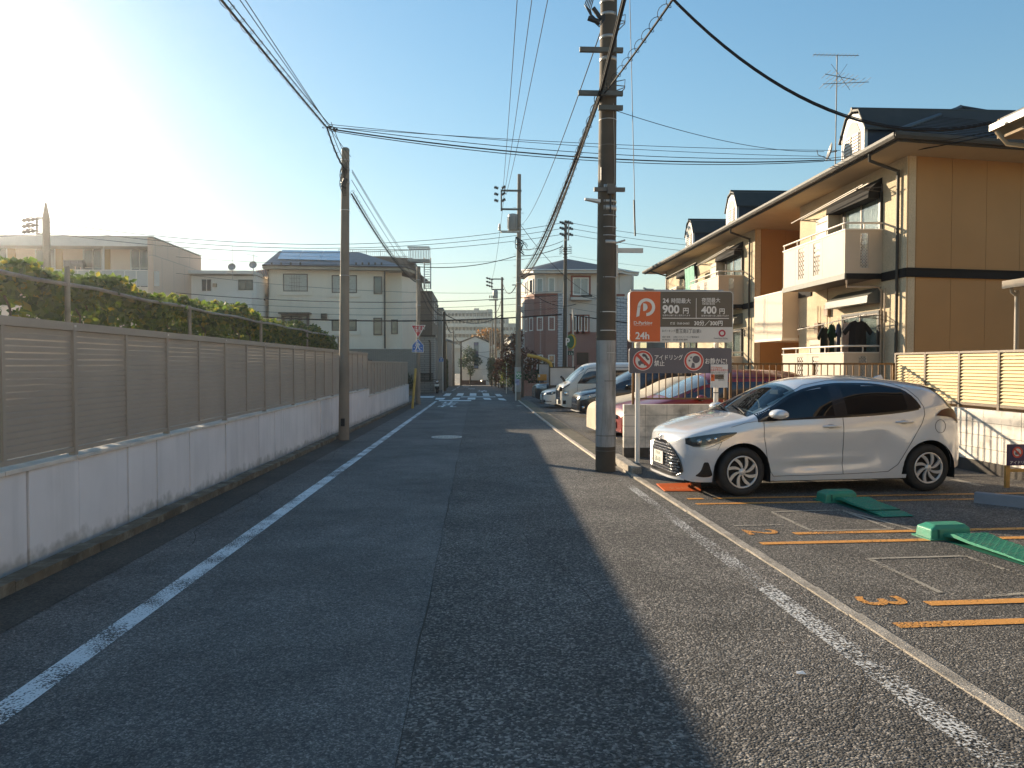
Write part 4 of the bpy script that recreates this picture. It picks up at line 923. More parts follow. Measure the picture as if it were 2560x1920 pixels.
# side glass: black surround first, then the two panes
for sd_ in (-1, 1):
    ya.side_patch('window_surround', lambda x: wlo(x)-.018, lambda x: whi(x)+.014, .97, 1.19, .002, TRIMB, sd_, 8)
    # ring below and above
    ya.side_patch('window_surround', lambda x: wlo(x)-.020, lambda x: wlo(x)+.012, 1.18, 3.17, .003, TRIMB, sd_, 40, 2)
    ya.side_patch('window_surround', lambda x: whi(x)-.022, lambda x: whi(x)+.006, 1.18, 3.17, .003, TRIMB, sd_, 40, 2)
    ya.side_patch('door_pillar', lambda x: wlo(x), whi, 2.02, 2.20, .004, TRIMB, sd_, 6)
    ya.side_patch('window_surround', lambda x: wlo(x)-.005, lambda x: whi(x)+.002, 3.02, 3.20, .0035, TRIMB, sd_, 8)
    ya.side_patch('side_window', lambda x: wlo(x)+.004, lambda x: whi(x)-.014, 1.17, 2.04, .0028, CARGL, sd_)
    ya.side_patch('side_window', lambda x: wlo(x)+.004, lambda x: whi(x)-.014, 2.17, 3.06, .0028, CARGL, sd_)
ya.top_patch('windscreen', .96, 1.60, lambda x: .67 - (x-.96)*.13, .006, CARWS)
ya.top_patch('cowl', .88, .985, lambda x: .66, .004, TRIMB, 4)
# wipers
mb = MB()
for y0, y1, x1 in ((-.58, .02, .96), (.02, .55, .96)):
    mb.tube([(.90, y0, ya.top_z(.90, y0)+.02), (.96, (y0+y1)/2, ya.top_z(.96, (y0+y1)/2)+.025), (1.01, y1, ya.top_z(1.01, y1)+.02)], .010, 5)
mb.build('wiper', BLACK, ya.t, local=True)
# door gaps
F_ = lambda pts, w_=.007: ya.side_line('panel_gap', pts, w_, SEAM)
F_([(1.05,.925),(1.04,.75),(1.08,.5),(1.14,.30),(1.18,.245)]); F_([(2.12,.98),(2.12,.7),(2.12,.4),(2.13,.25)]); F_([(1.18,.243),(1.7,.245),(2.13,.25),(2.5,.26),(2.75,.27)])
F_([(2.75,.27),(2.88,.36),(2.99,.55),(3.10,.74),(3.19,.88),(3.24,1.0),(3.24,1.10),(3.20,1.20),(3.10,1.32),(2.95,1.395)]); F_([(.97,.95),(1.2,1.10),(1.45,1.245),(1.75,1.375),(2.12,1.435),(2.5,1.44),(2.8,1.42),(2.95,1.395)], .006)
F_([(.30,.60),(.36,.62),(.5,.69)], .005); F_([(.5,.70),(.47,.64),(.44,.58)], .005)
F_([(.62,.865),(.8,.915),(.98,.94)], .006)
F_([(3.52,.26),(3.40,.69),(3.44,.72)][:1]+[(3.48,.40)], .001)
F_([(3.47+.085*math.cos(t), .845+.085*math.sin(t)) for t in [2*math.pi*k/20 for k in range(21)]], .006)
# sill and lower door crease
ya.side_patch('side_sill', lambda x: .185, lambda x: .235+.0*x, 1.19, 2.99, .018, WPEARL, -1, 20, 3)
for x in (1.86, 2.86):
    z = .86 if x < 2 else .905
    mb = MB(); yy0 = ya.Y(x+.06, z)
    mb.tube([(x-.02, -ya.Y(x-.02,z)-.004, z), (x+.03, -yy0-.028, z+.004), (x+.12, -yy0-.032, z+.005), (x+.19, -ya.Y(x+.19,z)-.022, z), (x+.22, -ya.Y(x+.22,z)-.004, z)], [.010,.015,.016,.014,.008], 8)
    o = mb.build('door_handle', WPEARL, ya.t, local=True); 
    ya.side_patch('handle_recess', lambda q, x=x: z-.03*math.sqrt(max(0,1-((q-x-.085)/.05)**2)), lambda q, x=x: z+.033*math.sqrt(max(0,1-((q-x-.085)/.05)**2)), x+.036, x+.134, .0012, M('handle_recess_paint', (.38,.38,.39), .3, .02, coat=.5), -1, 12, 3, o)
MIR = ya.mirror(1.19, .985, WPEARL, 1.1); ya.mirror(1.19, .985, WPEARL, 1.1, 1)
# headlights
for sd_ in (-1, 1):
    hl = ya.side_patch('headlight', lambda x: smooth_interp([(.10,.645),(.2,.615),(.35,.64),(.55,.715),(.68,.79)], x), lambda x: smooth_interp([(.10,.715),(.2,.745),(.35,.775),(.55,.80),(.68,.805)], x), .10, .68, .005, LAMPDK, sd_, 24)
    for x, r in ((.235,.034),(.34,.034),(.42,.020)):
        z = .682 if x < .3 else .702 if x < .4 else .722; mb = MB(); p = Vector((x, sd_*(ya.Y(x,z)+.004), z)); mb.lathe([(r, 0),(r*.9,.006),(r*.4,.009),(0,.009)], p, (-.35, sd_, .1), 14); mb.build('projector_lens', LAMPIN if x < .4 else CHROME, hl, local=True)
ya.side_patch('lamp_bezel', lambda x: smooth_interp([(.2,.618),(.35,.644),(.60,.745)], x)-.002, lambda x: smooth_interp([(.2,.626),(.35,.653),(.60,.753)], x), .16, .60, .0085, LAMPIN, -1, 16, 2)
# grille, intake, bumper corner, plate, badge
gw = lambda z: smooth_interp([(.22,.46),(.30,.58),(.42,.55),(.54,.45),(.62,.30),(.66,.15)], z)
gr = ya.front_patch('grille', lambda z: (-gw(z), gw(z)), .225, .655, .004, TRIMB, 10, 24)
mb = MB()
for i in range(10):
    for j in range(-10, 11):
        z = .265 + i*.037; y = (j + .5*(i % 2))*.052
        if abs(y) < gw(z)-.02:
            def q(dy, dz): yy_ = y+dy; zz_ = z+dz; return (ya.front_x(yy_, zz_)-.012, yy_, zz_)
            for (a, b) in (((-.026,0),(0,.018)), ((0,.018),(.026,0))): mb.tube([q(*a), q(*b)], .0035, 3)
            mb.tube([q(-.014,0), q(.014,0)], .0035, 3)
mb.build('grille_mesh', CHROME, gr, local=True)
mb = MB(); pts = []
for k in range(13): z = .235 + (.63-.235)*k/12; pts.append((ya.front_x(gw(z), z)-.008, -gw(z)-.004, z))
mb.tube(pts, .008, 5); mb.tube([(a, -b, c) for a, b, c in pts], .008, 5); mb.build('grille_frame', TRIMB, gr, local=True)
ya.front_patch('front_lip', lambda z: (-.60, .60), .185, .215, .022, WPEARL, 2, 24)
ya.side_patch('fog_recess', lambda x: smooth_interp([(.20,.25),(.28,.24),(.36,.25),(.385,.27)], x), lambda x: smooth_interp([(.20,.262),(.25,.32),(.29,.43),(.33,.43),(.365,.34),(.385,.285)], x), .20, .385, .004, TRIMB, -1, 16)
ya.side_patch('bumper_crease', lambda x: smooth_interp([(.05,.515),(.2,.51),(.33,.475),(.42,.40)], x)-.012, lambda x: smooth_interp([(.05,.515),(.2,.51),(.33,.475),(.42,.40)], x)+.006, .06, .40, .012, WPEARL, -1, 16, 3)
ya.plate([('練馬 530', .030, -.10, .035), ('30-10', .062, -.12, -.062)], .42, 0)
mb = MB(); z = .665
def ell(cy, cz, a, b): 
    return [(ya.front_x(0,cz)-.012 + abs(math.sin(t))*0, cy+a*math.cos(t), cz+b*math.sin(t)) for t in [2*math.pi*k/22 for k in range(23)]]
for e in ((0,.685,.060,.040),(0,.685,.018,.038),(0,.702,.040,.016)): mb.tube(ell(*e), .0045, 5)
mb.build('badge', CHROME, ya.t, local=True)
# tail lamp, rear glass, spoiler, aerial
for sd_ in (-1, 1):
    ya.side_patch('tail_light', lambda x: smooth_interp([(3.40,.985),(3.52,.975),(3.66,.955),(3.80,.885),(3.85,.84)], x), lambda x: smooth_interp([(3.40,.99),(3.50,1.055),(3.62,1.075),(3.72,1.06),(3.80,1.00),(3.85,.93)], x), 3.40, 3.85, .012, TAIL, sd_, 18)
ya.top_patch('rear_window', 3.58, 3.79, lambda x: .60+(x-3.58)*.2, .006, TRIMB, 8)
ya.side_patch('rear_quarter_glass', lambda x: smooth_interp([(3.46,1.315),(3.56,1.2),(3.64,1.09),(3.70,1.07)], x), lambda x: smooth_interp([(3.46,1.325),(3.56,1.27),(3.66,1.16),(3.74,1.07)], x), 3.46, 3.71, .006, TRIMB, -1, 12)
mb = MB(); rows = []
for x, dz in ((3.30, .002), (3.45, .010), (3.56, .022), (3.62, .018)):
    rows.append([(x, y, ya.top_z(min(x, 3.5), y)+dz - (max(0, x-3.5)*.35)) for y in [-.56+1.12*k/14 for k in range(15)]])
rows.append([(3.60, y, rows[-1][k][2]-.035) for k, y in enumerate([-.56+1.12*k/14 for k in range(15)])]); rows.append([(3.50, y, ya.top_z(3.5, y)-.03) for y in [-.56+1.12*k/14 for k in range(15)]])
mb.grid(rows); mb.build('spoiler', WPEARL, ya.t, local=True)
mb = MB(); z = ya.T(3.15); mb.add([(3.05,-.02,z-.005),(3.05,.02,z-.005),(3.22,.03,z-.02),(3.22,-.03,z-.02),(3.20,0,z+.055),(3.12,0,z+.035)], [(0,3,4,5),(1,5,4,2),(0,5,1),(3,2,4)]); mb.build('aerial_fin', WPEARL, ya.t, local=True)
# cabin
mb = MB(); mb.box(.98, 1.42, -.68, .68, .80, .955); mb.box(1.3,3.2,-.70,.70,.3,.5); mb.box(3.2,3.3,-.6,.6,.4,1.1); mb.build('dashboard', CABIN, ya.t, local=True)
for y in (-.36, .36):
    for x in (2.02, 2.85):
        mb = MB(); rr_ = [(x-.1, .5), (x, .62), (x+.10, .95), (x+.17, 1.15)]
        mb.grid([[(a, y-.24, b), (a-.05, y-.2, b+.03), (a-.05, y+.2, b+.03), (a, y+.24, b), (a+.09, y+.22, b), (a+.09, y-.22, b)] for a, b in rr_], closed=True)
        mb.box(x+.15, x+.24, y-.11, y+.11, 1.16, 1.33); mb.box(x-.4, x+.1, y-.25, y+.25, .5, .64); mb.build('seat', CABIN, ya.t, local=True)
mb = MB(); mb.tube([(1.48+.05*math.sin(t), .36+.18*math.cos(t), .98+.17*math.sin(t)) for t in [2*math.pi*k/20 for k in range(21)]], .014, 6); mb.box(1.46,1.50,.30,.42,.93,1.0); mb.build('steering_wheel', BLACK, ya.t, local=True)
mb = MB(); mb.box(1.60,1.63,-.11,.11,1.24,1.30); mb.build('rear_view_mirror', BLACK, ya.t, local=True)
ya.wheels('swirl')
ya.t.scale = (scl,)*3; WM[ya.t.name] = Matrix.Translation(loc) @ Matrix.Rotation(ang, 4, 'Z') @ Matrix.Scale(scl, 4)

# ---- simpler parked vehicles
def simple_car(name, label, spec, paint_, nose, rotz, win, ws, lamp, group, cat='car', plate=None, grille=None, doors=(), rim='five', lampm=LAMPG, mirrorm=None, mirrorpos=None, glass=GLASS_D, extra=None, scale=1.0):
    c = Car(name, label, (nose[0], nose[1], gz(nose[1])+.002), rotz, spec, paint_, group, cat); c.body(None, 80)
    for (x0, x1, lo, hi) in win: c.side_patch('side_window', lo, hi, x0, x1, .004, glass, -1, 20, 4)
    c.top_patch('windscreen', ws[0], ws[1], ws[2], .006, WSG, 10, 12)
    for sd_ in (-1, 1):
        hl = c.side_patch('headlight', lamp[2], lamp[3], lamp[0], lamp[1], .006, lampm, sd_, 14, 4)
        if sd_ < 0:
            xm = (lamp[0]+lamp[1])/2; z = (lamp[2](xm)+lamp[3](xm))/2; r = (lamp[3](xm)-lamp[2](xm))*.36
            mb = MB(); mb.lathe([(r,0),(r*.7,.008),(0,.012)], (xm, sd_*(c.Y(xm,z)+.008), z), (-.3, sd_, 0), 12); mb.build('lamp_bulb', CHROME, hl, local=True)
    if grille:
        w_, z0, z1, m, bars = grille; g = c.front_patch('grille', lambda z: (-w_, w_), z0, z1, .006, m, 5, 16)
        if bars:
            for k in range(bars): z = z0+(z1-z0)*(k+.5)/bars; c.front_patch('grille_bar', lambda q: (-w_*.96, w_*.96), z-.008, z+.008, .016, CHROME, 1, 14, g)
    for d in doors: c.side_line('panel_gap', d, .008, SEAM)
    if plate: c.plate(plate, spec.get('pz', .42))
    if mirrorpos: c.mirror(*mirrorpos, mirrorm or paint_, 1.05)
    c.wheels(rim)
    if extra: extra(c)
    return c
WSG = M('windscreen_reflective', (.16,.20,.22), .05, .2, 1.5, spec=1.0, coat=.6)
LAMPC = M('headlight_glass', (.42,.45,.46), .12, .35, 40, coat=1.0)
WHITEP = carpaint('white_paint', (.72,.72,.70)); CREAMP = carpaint('van_white_paint', (.66,.65,.60)); BLACKP = carpaint('black_paint', (.012,.014,.018)); DKBL = carpaint('dark_grey_paint', (.030,.033,.038), .3); REDP = carpaint('red_paint', (.20,.014,.010), .1, .35, .5)
grp = 'cars parked nose to the street in the farther lot'
# black car, far end
sedan = dict(L=4.6, r=.33, wh=(.9, 3.75), T=[(0,.62),(.03,.70),(.12,.76),(.4,.85),(.9,.93),(1.25,.98),(1.5,1.09),(1.95,1.34),(2.3,1.44),(2.8,1.46),(3.3,1.40),(3.8,1.20),(4.1,1.10),(4.5,1.04),(4.56,.9),(4.6,.6)],
  B=[(0,.55),(.1,.66),(.5,.78),(1.2,.90),(2.2,.95),(3.4,1.0),(4.2,1.0),(4.5,.92),(4.6,.5)], W=[(0,.50),(.05,.62),(.15,.72),(.35,.82),(.7,.88),(1.5,.89),(3.5,.89),(4.2,.84),(4.5,.72),(4.6,.55)],
  bot=[(0,.26),(.1,.20),(.5,.18),(3.8,.2),(4.6,.32)], p=[(0,2.2),(1.2,2.4),(1.5,4),(2.2,6),(3.4,5),(4.2,2.5),(4.6,2.2)], tilt=.4)
suv = dict(sedan); suv.update(L=4.3, r=.34, wh=(.85, 3.45), T=[(0,.80),(.03,.90),(.12,.97),(.4,1.04),(.9,1.10),(1.15,1.15),(1.5,1.38),(1.8,1.55),(2.3,1.62),(3.4,1.60),(4.0,1.45),(4.2,1.1),(4.3,.7)],
  B=[(0,.72),(.1,.82),(.5,.93),(1.2,1.02),(3.4,1.08),(4.1,1.1),(4.3,.6)], W=[(0,.56),(.05,.68),(.15,.77),(.35,.85),(.7,.88),(1.5,.89),(3.5,.89),(4.1,.84),(4.3,.6)], bot=[(0,.3),(.1,.24),(.5,.22),(3.8,.24),(4.3,.36)])
def sidewin(c0, x0, xm, x1, zlo, ztop): return (x0, x1, lambda x: zlo, lambda x: max(zlo, smooth_interp([(x0, zlo), (xm, ztop), (x1-.25, ztop), (x1, zlo+.08)], x)))
simple_car('parked_car', 'black car with large clear headlights, farthest of the parked row beside the white hoarding', suv, BLACKP, (3.05, 38.9), R(4), [sidewin(0,1.3,1.8,3.9,1.06,1.48)], (1.15,1.68,lambda x: .66), (.06,.55,lambda x: .78, lambda x: smooth_interp([(.06,.88),(.3,.93),(.55,.97)], x)), grp, lampm=LAMPC, grille=(.46,.35,.72,TRIMB,3), rim='five')
def sed_extra(c):
    c.front_patch('bumper_intake', lambda z: (-.62,.62), .26, .38, .007, TRIMB, 3, 16); c.side_patch('bumper_trim', lambda x: .30, lambda x: .33, .05, .30, .012, CHROME, -1, 8, 2)
    mb = MB(); 
    for s_ in (-1,1): mb.tube([(c.front_x(s_*y,z)-.01, s_*y, z) for y, z in ((.06,.50),(.06,.66),(.30,.67),(.34,.60),(.28,.50),(.06,.50))], .012, 5)
    mb.build('grille_frame', CHROME, c.t, local=True)
simple_car('parked_car', 'white saloon with slim dark-ringed headlights parked beside the white van', sedan, WHITEP, (3.0, 33.4), R(4), [sidewin(0,1.6,2.2,3.9,.98,1.34)], (1.3,2.1,lambda x: .62), (.10,.55,lambda x: smooth_interp([(.1,.60),(.3,.61),(.55,.69)], x), lambda x: smooth_interp([(.1,.70),(.3,.735),(.55,.76)], x)), grp, lampm=LAMPDK, grille=(.36,.50,.67,TRIMB,0), plate=[('品川 300', .030, -.10, .035), ('12-68', .062, -.12, -.062)], extra=sed_extra, doors=([(1.25,.92),(1.3,.5),(1.4,.25)],))
van = dict(L=4.7, r=.32, wh=(1.10, 3.68), arch=.40, T=[(0,.90),(.02,1.02),(.08,1.10),(.20,1.16),(.32,1.24),(.62,1.55),(.90,1.80),(1.05,1.90),(1.3,1.96),(1.8,1.985),(4.4,1.985),(4.62,1.9),(4.68,1.5),(4.7,.9)],
  B=[(0,.84),(.05,.98),(.2,1.06),(.4,1.10),(1.2,1.14),(4.4,1.16),(4.6,1.16),(4.7,.8)], W=[(0,.62),(.03,.70),(.10,.77),(.22,.82),(.5,.845),(4.3,.845),(4.6,.80),(4.7,.72)],
  bot=[(0,.30),(.1,.24),(.5,.22),(4.0,.24),(4.7,.34)], p=[(0,2.5),(.3,4),(.8,7),(4.4,9),(4.7,5)], tilt=.13, flare=.0, tuck=.0, pz=.42)
def van_extra(c):
    mb = MB(); y = -c.Y(.3, 1.1); mb.tube([(.30,y,1.12),(.12,y-.10,1.02),(-.02,y-.02,.94),(-.02,y+.05,.98)], .018, 6); mb.tube([(-.03,y+.0,.99),(-.04,y+.04,.92),(-.03,y+.06,.88)], .07, 8); mb.build('front_mirror', BLACKR, c.t, local=True)
    mb = MB(); mb.tube([(.30,.2,1.21),(.22,.2,1.34),(.14,.1,1.40)], .05, 6); mb.build('front_mirror', BLACKR, c.t, local=True)
    c.side_line('panel_gap', [(.62,1.12),(.60,.9),(.60,.3)], .012, SEAM); c.side_line('panel_gap', [(1.55,1.14),(1.55,.3)], .012, SEAM)
    c.front_patch('front_intake', lambda z: (-.55,.55), .34, .50, .008, TRIMB, 3, 12); c.side_patch('fog_recess', lambda x: .36, lambda x: .50, .05, .16, .006, TRIMB, -1, 6, 2)
simple_car('parked_van', 'tall white van with black mirror parked between the saloon and the dark minivan', van, CREAMP, (3.30, 29.5), R(4), [(.62,1.50,lambda x: 1.15, lambda x: smooth_interp([(.62,1.17),(.80,1.42),(1.05,1.72),(1.2,1.76),(1.5,1.77)], x)), (1.62,4.2,lambda x: 1.18, lambda x: 1.78)], (.34,.92,lambda x: .72), (.02,.28,lambda x: .66, lambda x: smooth_interp([(.02,.84),(.28,.88)], x)), grp, 'van', lampm=LAMPC, grille=(.44,.50,.86,TRIMB,5), mirrorpos=(.92,1.24), mirrorm=BLACKR, extra=van_extra, plate='34-72', glass=GLASS_D)
mini = dict(sedan); mini.update(L=4.75, r=.34, wh=(.95, 3.85), T=[(0,.68),(.03,.78),(.12,.86),(.35,.94),(.8,1.02),(1.05,1.10),(1.5,1.37),(2.0,1.62),(2.4,1.72),(3.2,1.75),(4.2,1.68),(4.55,1.5),(4.7,1.1),(4.75,.7)],
  B=[(0,.60),(.1,.72),(.5,.84),(1.2,.96),(2.5,1.02),(4.4,1.08),(4.75,.6)], W=[(0,.54),(.05,.66),(.15,.76),(.35,.84),(.7,.885),(1.5,.90),(3.9,.90),(4.5,.84),(4.75,.62)], bot=[(0,.28),(.1,.21),(.5,.19),(3.8,.2),(4.75,.32)])
def mini_extra(c):
    c.front_patch('lower_intake', lambda z: (-.5,.5), .28, .42, .008, TRIMB, 3, 12); c.front_patch('bumper_lip', lambda z: (-.66,.66), .20, .235, .03, WHITEP, 2, 16)
    mb = MB(); mb.lathe([(.05,0),(.04,.02),(0,.02)], (.16,-c.Y(.16,.36)-.002,.36), (-.5,-1,0), 12); mb.build('fog_lamp', CHROME, c.t, local=True)
simple_car('parked_car', 'dark minivan with chrome barred grille parked just behind the big pole', mini, DKBL, (3.55, 26.5), R(4), [sidewin(0,1.35,2.1,4.3,1.04,1.56)], (1.1,2.0,lambda x: .70), (.07,.62,lambda x: smooth_interp([(.07,.60),(.62,.77)], x), lambda x: smooth_interp([(.07,.74),(.3,.80),(.62,.86)], x)), grp, lampm=LAMPC, grille=(.40,.48,.72,TRIMB,4), mirrorpos=(1.75,1.08), extra=mini_extra)
# covered car
cov = dict(sedan); cov.update(L=4.4, r=.33, arch=.02, T=[(0,.66),(.03,.74),(.15,.82),(.5,.90),(1.1,1.0),(1.5,1.16),(2.0,1.40),(2.4,1.46),(3.1,1.44),(3.7,1.25),(4.2,1.10),(4.36,.9),(4.4,.6)], W=[(0,.62),(.05,.74),(.15,.83),(.4,.90),(1.0,.93),(3.5,.93),(4.2,.88),(4.4,.70)], bot=[(0,.12),(.5,.10),(3.8,.10),(4.4,.14)], prof=[(0,1.04),(.3,1.03),(.6,1.01),(1,.95)], tuck=.0, flare=0)
COVM = M('car_cover_cloth', (.52,.47,.38), .9, .10, 3, .25, 14, grime=.35, gcol=(.30,.24,.15), gs=3, streak=True)
cc = Car('covered_car', 'car wrapped in a beige cloth cover behind the foot of the big pole', (3.0, 19.0, gz(19.0)), R(4), cov, COVM, grp, 'car'); 
_Y = cc.Y
cc.Y = lambda x, z: _Y(x, z)*(1 + .012*math.sin(x*11+z*3) + .010*math.sin(x*23-z*9)*(1.2-min(1.2, z)))
co = cc.body(None, 150); co.name = 'cover'
# red car behind the block wall
red = dict(mini); red.update(L=4.5, T=[(0,.64),(.03,.74),(.12,.83),(.35,.90),(.7,.97),(.95,1.04),(1.4,1.27),(1.9,1.50),(2.3,1.60),(3.0,1.63),(4.0,1.58),(4.32,1.46),(4.45,1.0),(4.5,.6)], wh=(.9,3.7))
simple_car('parked_car', 'red estate car behind the block wall and metal railing', red, REDP, (3.08, 16.3), R(4), [sidewin(0,1.2,1.95,4.1,1.0,1.46)], (1.0,1.88,lambda x: .70), (.07,.55,lambda x: smooth_interp([(.07,.60),(.55,.72)], x), lambda x: smooth_interp([(.07,.70),(.3,.77),(.55,.80)], x)), grp, lampm=LAMPC, grille=(.30,.55,.64,TRIMB,1), plate='84-26', mirrorpos=(1.62,1.0), mirrorm=REDP)
# ------------------------------------------------------------ parking lot gear
GRN = M('flap_green_paint', (.03,.26,.17), .55, .16, 5, .2, 40, grime=.6, gcol=(.11,.09,.065), gs=5); GRND = M('flap_green_dark', (.015,.13,.09), .5, .1, 6)
def flap(label, px_, ln, dirdeg, tgt=None):
    a = G(*px_); t = thing('flap_lock', label, 'wheel lock', a, 0, 'green flap locks of the parking bays')
    fr = Fr(a, 4)
    w_, d_, h_ = .41, .23, .135
    mb = MB(); b0 = [(0,0,0),(w_,0,0),(w_,d_,0),(0,d_,0)]; b1 = [(.01,.01,h_*.75),(w_-.01,.01,h_*.80),(w_-.01,d_-.01,h_*.8),(.01,d_-.01,h_*.75)]; b2 = [(.08,.05,h_),(w_-.03,.05,h_),(w_-.03,d_-.04,h_),(.08,d_-.04,h_)]
    rows = [[fr.p(r, z, -n) for r, n, z in q] for q in (b0, b1, b2)]
    mb.grid(rows, sm=False, closed=True); mb.add(rows[2], [(0,1,2,3)]); mb.build('housing', GRN, t, bevel=.012)
    mb = MB(); mb.fb(fr, -.02, w_+.02, 0, .014, .02, -d_-.02); mb.build('base_plate', GRN, t)
    mb = MB(); mb.fb(fr, .07, .085, .02, .10, .004, -.01); mb.build('housing_slot', GRND, t)
    # treadplate flap running towards the camera, to the right
    d = Vector((math.cos(R(dirdeg)), math.sin(R(dirdeg)), -SL*math.sin(R(dirdeg)))); n = Vector((-d.y, d.x, 0)); o = fr.p(.30, 0, .0)
    prof = [(-.02,.055),(.12,.085),(.3,.062),(.7,.045),(ln*.7,.035),(ln*.86,.03),(ln,.012)]; hw = .175
    rows = [[o + d*s - n*hw + Vector((0,0,z*.6)), o + d*s - n*hw + Vector((0,0,z)), o + d*s + n*hw + Vector((0,0,z)), o + d*s + n*hw + Vector((0,0,z*.6))] for s, z in prof]
    mb = MB(); mb.grid(rows, sm=False); pl = mb.build('flap_plate', GRN, t)
    tb = MB(); tb.box(-.016,.016,-.004,.004,0,.005); q = MB()
    s = .06; k = 0
    while s < ln*.97:
        for j in range(9):
            b = (j-4)*.041; c = o + d*s + n*b; z = interp(prof, s); an = math.atan2(d.y, d.x) + (R(45) if (j+k) % 2 else R(-45))
            ca, sa = math.cos(an), math.sin(an); q.hexa([c + Vector((x*ca-y*sa, x*sa+y*ca, z+zz_)) for x, y, zz_ in ((-.015,-.004,-.002),(.015,-.004,-.002),(.015,.004,-.002),(-.015,.004,-.002),(-.015,-.004,.004),(.015,-.004,.004),(.015,.004,.004),(-.015,.004,.004))])
        s += .036; k += 1
    q.build('tread_pattern', GRN, pl, kind='stuff')
    mb = MB(); mb.add([o + d*.0 - n*(hw+.03) + Vector((0,0,.006)), o + d*ln*1.0 - n*(hw+.03) + Vector((0,0,.006)), o + d*ln + n*(hw+.03) + Vector((0,0,.006)), o + d*0 + n*(hw+.03) + Vector((0,0,.006))], [(0,1,2,3)]); mb.build('plate_rim', GRND, t)
    return t
flap('green wheel flap lock in the shade in front of the white hatchback', (2064, 1258), .92, -86)
flap('sunlit green wheel flap lock in the next empty bay, at the right edge', (2328, 1352), 1.15, -84)
# concrete wheel stop
a = G(2437, 1256); t = thing('wheel_stop', 'long grey concrete wheel stop lying at the right edge', 'wheel stop', a)
b = a + Vector((1.15, -1.28, 0)); d = (b-a).normalized(); n = Vector((-d.y, d.x, 0))*.06
mb = MB(); z0, z1 = a.z-.01, a.z+.12
mb.hexa([a-n+Vector((0,0,-.01)), b-n+Vector((0,0,0)), b+n, a+n+Vector((0,0,-.01)), a-n*.8+Vector((0,0,.13)), b-n*.8+Vector((0,0,.145)), b+n*.8+Vector((0,0,.145)), a+n*.8+Vector((0,0,.13))]); mb.build('block', M('wheel_stop_concrete', (.22,.24,.28), .8, .12, 5, .3, 60), t, bevel=.012)
# orange lettered plate under the nose of the car
t = thing('ground_plate', 'flat orange plate with pale lettering lying on the ground under the hatchback nose', 'plate', G(1690, 1220))
ps = [G(1641,1213,.025), G(1662,1229,.012), G(1752,1229,.012), G(1752,1212,.03)]
mb = MB(); q = ps + [p - Vector((0,0,.012)) for p in ps]; mb.hexa([q[4],q[5],q[6],q[7],q[0],q[1],q[2],q[3]]); mb.build('plate', M('plate_orange', (.62,.13,.03), .5, .1, 5), t)
def fl_(a, b): 
    o = ps[1].lerp(ps[0], .32); e = (ps[2]-ps[1]).normalized(); g = (ps[0]-ps[1]); return o + e*(a) + g.normalized()*b + Vector((0,0,.0035))
letters('lettering', 'ここに駐車しないで', .085, W0, 0,0,0, M('plate_lettering', (.70,.45,.30), .6), t, 0.008, flat=lambda x, y: fl_(x+.09, y+.03)); letters('lettering', '下さい', .085, W0, 0,0,0, M('plate_lettering_b', (.70,.45,.30), .6), t, .008, flat=lambda x, y: fl_(x+.08, y-.07))
# scrap of paper / pebble on the asphalt
c = G(2001, 1686); t = thing('litter', 'tiny scrap of white paper lying on the sunlit asphalt', 'litter', c); mb = MB(); mb.add([c+Vector((-.025,-.01,.008)), c+Vector((.025,-.014,.006)), c+Vector((.02,.014,.014)), c+Vector((-.018,.012,.012))], [(0,1,2,3)]); mb.build('scrap', WHITE, t)

# ------------------------------------------------------------ two-storey apartment building on the right
AX = 9.48; YA, YC, YD, YE = 16.0, 21.4, 24.9, 36.6
STUC = M('stucco_cream', (.50,.435,.32), .9, .10, 1.5, .7, 40, fine=.16, fs=45); TAN = M('siding_tan', (.36,.215,.09), .75, .06, .8, .1, 200); PINK = M('balcony_panel', (.50,.43,.345), .6, .05, 1.5)
BAND = M('black_band', (.022,.021,.021), .8, .1, 3, spec=.15); SOFF = M('soffit_cream', (.44,.36,.24), .8, .06, 2); GUTR = M('gutter_dark', (.05,.047,.042), .55, .12, 4, spec=.3); ROOFT = M('roof_tile_dark', (.03,.034,.042), .6, .15, 5)
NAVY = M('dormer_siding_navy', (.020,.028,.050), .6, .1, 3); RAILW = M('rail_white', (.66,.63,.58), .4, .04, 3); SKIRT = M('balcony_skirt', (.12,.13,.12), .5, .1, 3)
ap = thing('apartment_house', 'two-storey beige apartment house with dark hipped roof, three dormers and balconies behind the lot', 'apartment building', (AX, YA, gz(YA)))
fA = Fr((AX, YC, 0), -90)      # street facade, near section: r runs towards the camera, r = YC - y
def seg_wall(y0, y1, z0, z1, m=STUC, x=AX, th=.2, nm='wall'):
    mb = MB(); mb.box(x, x+th, y0, y1, z0, z1); return mb.build(nm, m, ap)
SZ = 6.12; BZ0, BZ1 = 3.47, 3.67
for (y0, y1) in ((YA, YC), (YD, YE)): seg_wall(y0+.003, y1, -.6, BZ0); seg_wall(y0+.003, y1, BZ1, SZ)
for (y0, y1) in ((YA+.0, 16.95), (YC-.8, YC), (YD, 26.0), (YE-1, YE)): mb = MB(); mb.box(AX-.03, AX+.2, y0-.0, y1, BZ0, BZ1); mb.build('band', BAND, ap)
mb = MB(); mb.box(AX+.01, AX+.2, YA+.1, YC, BZ0, BZ1); mb.box(AX+.01, AX+.2, YD, YE, BZ0, BZ1); mb.build('wall', STUC, ap)
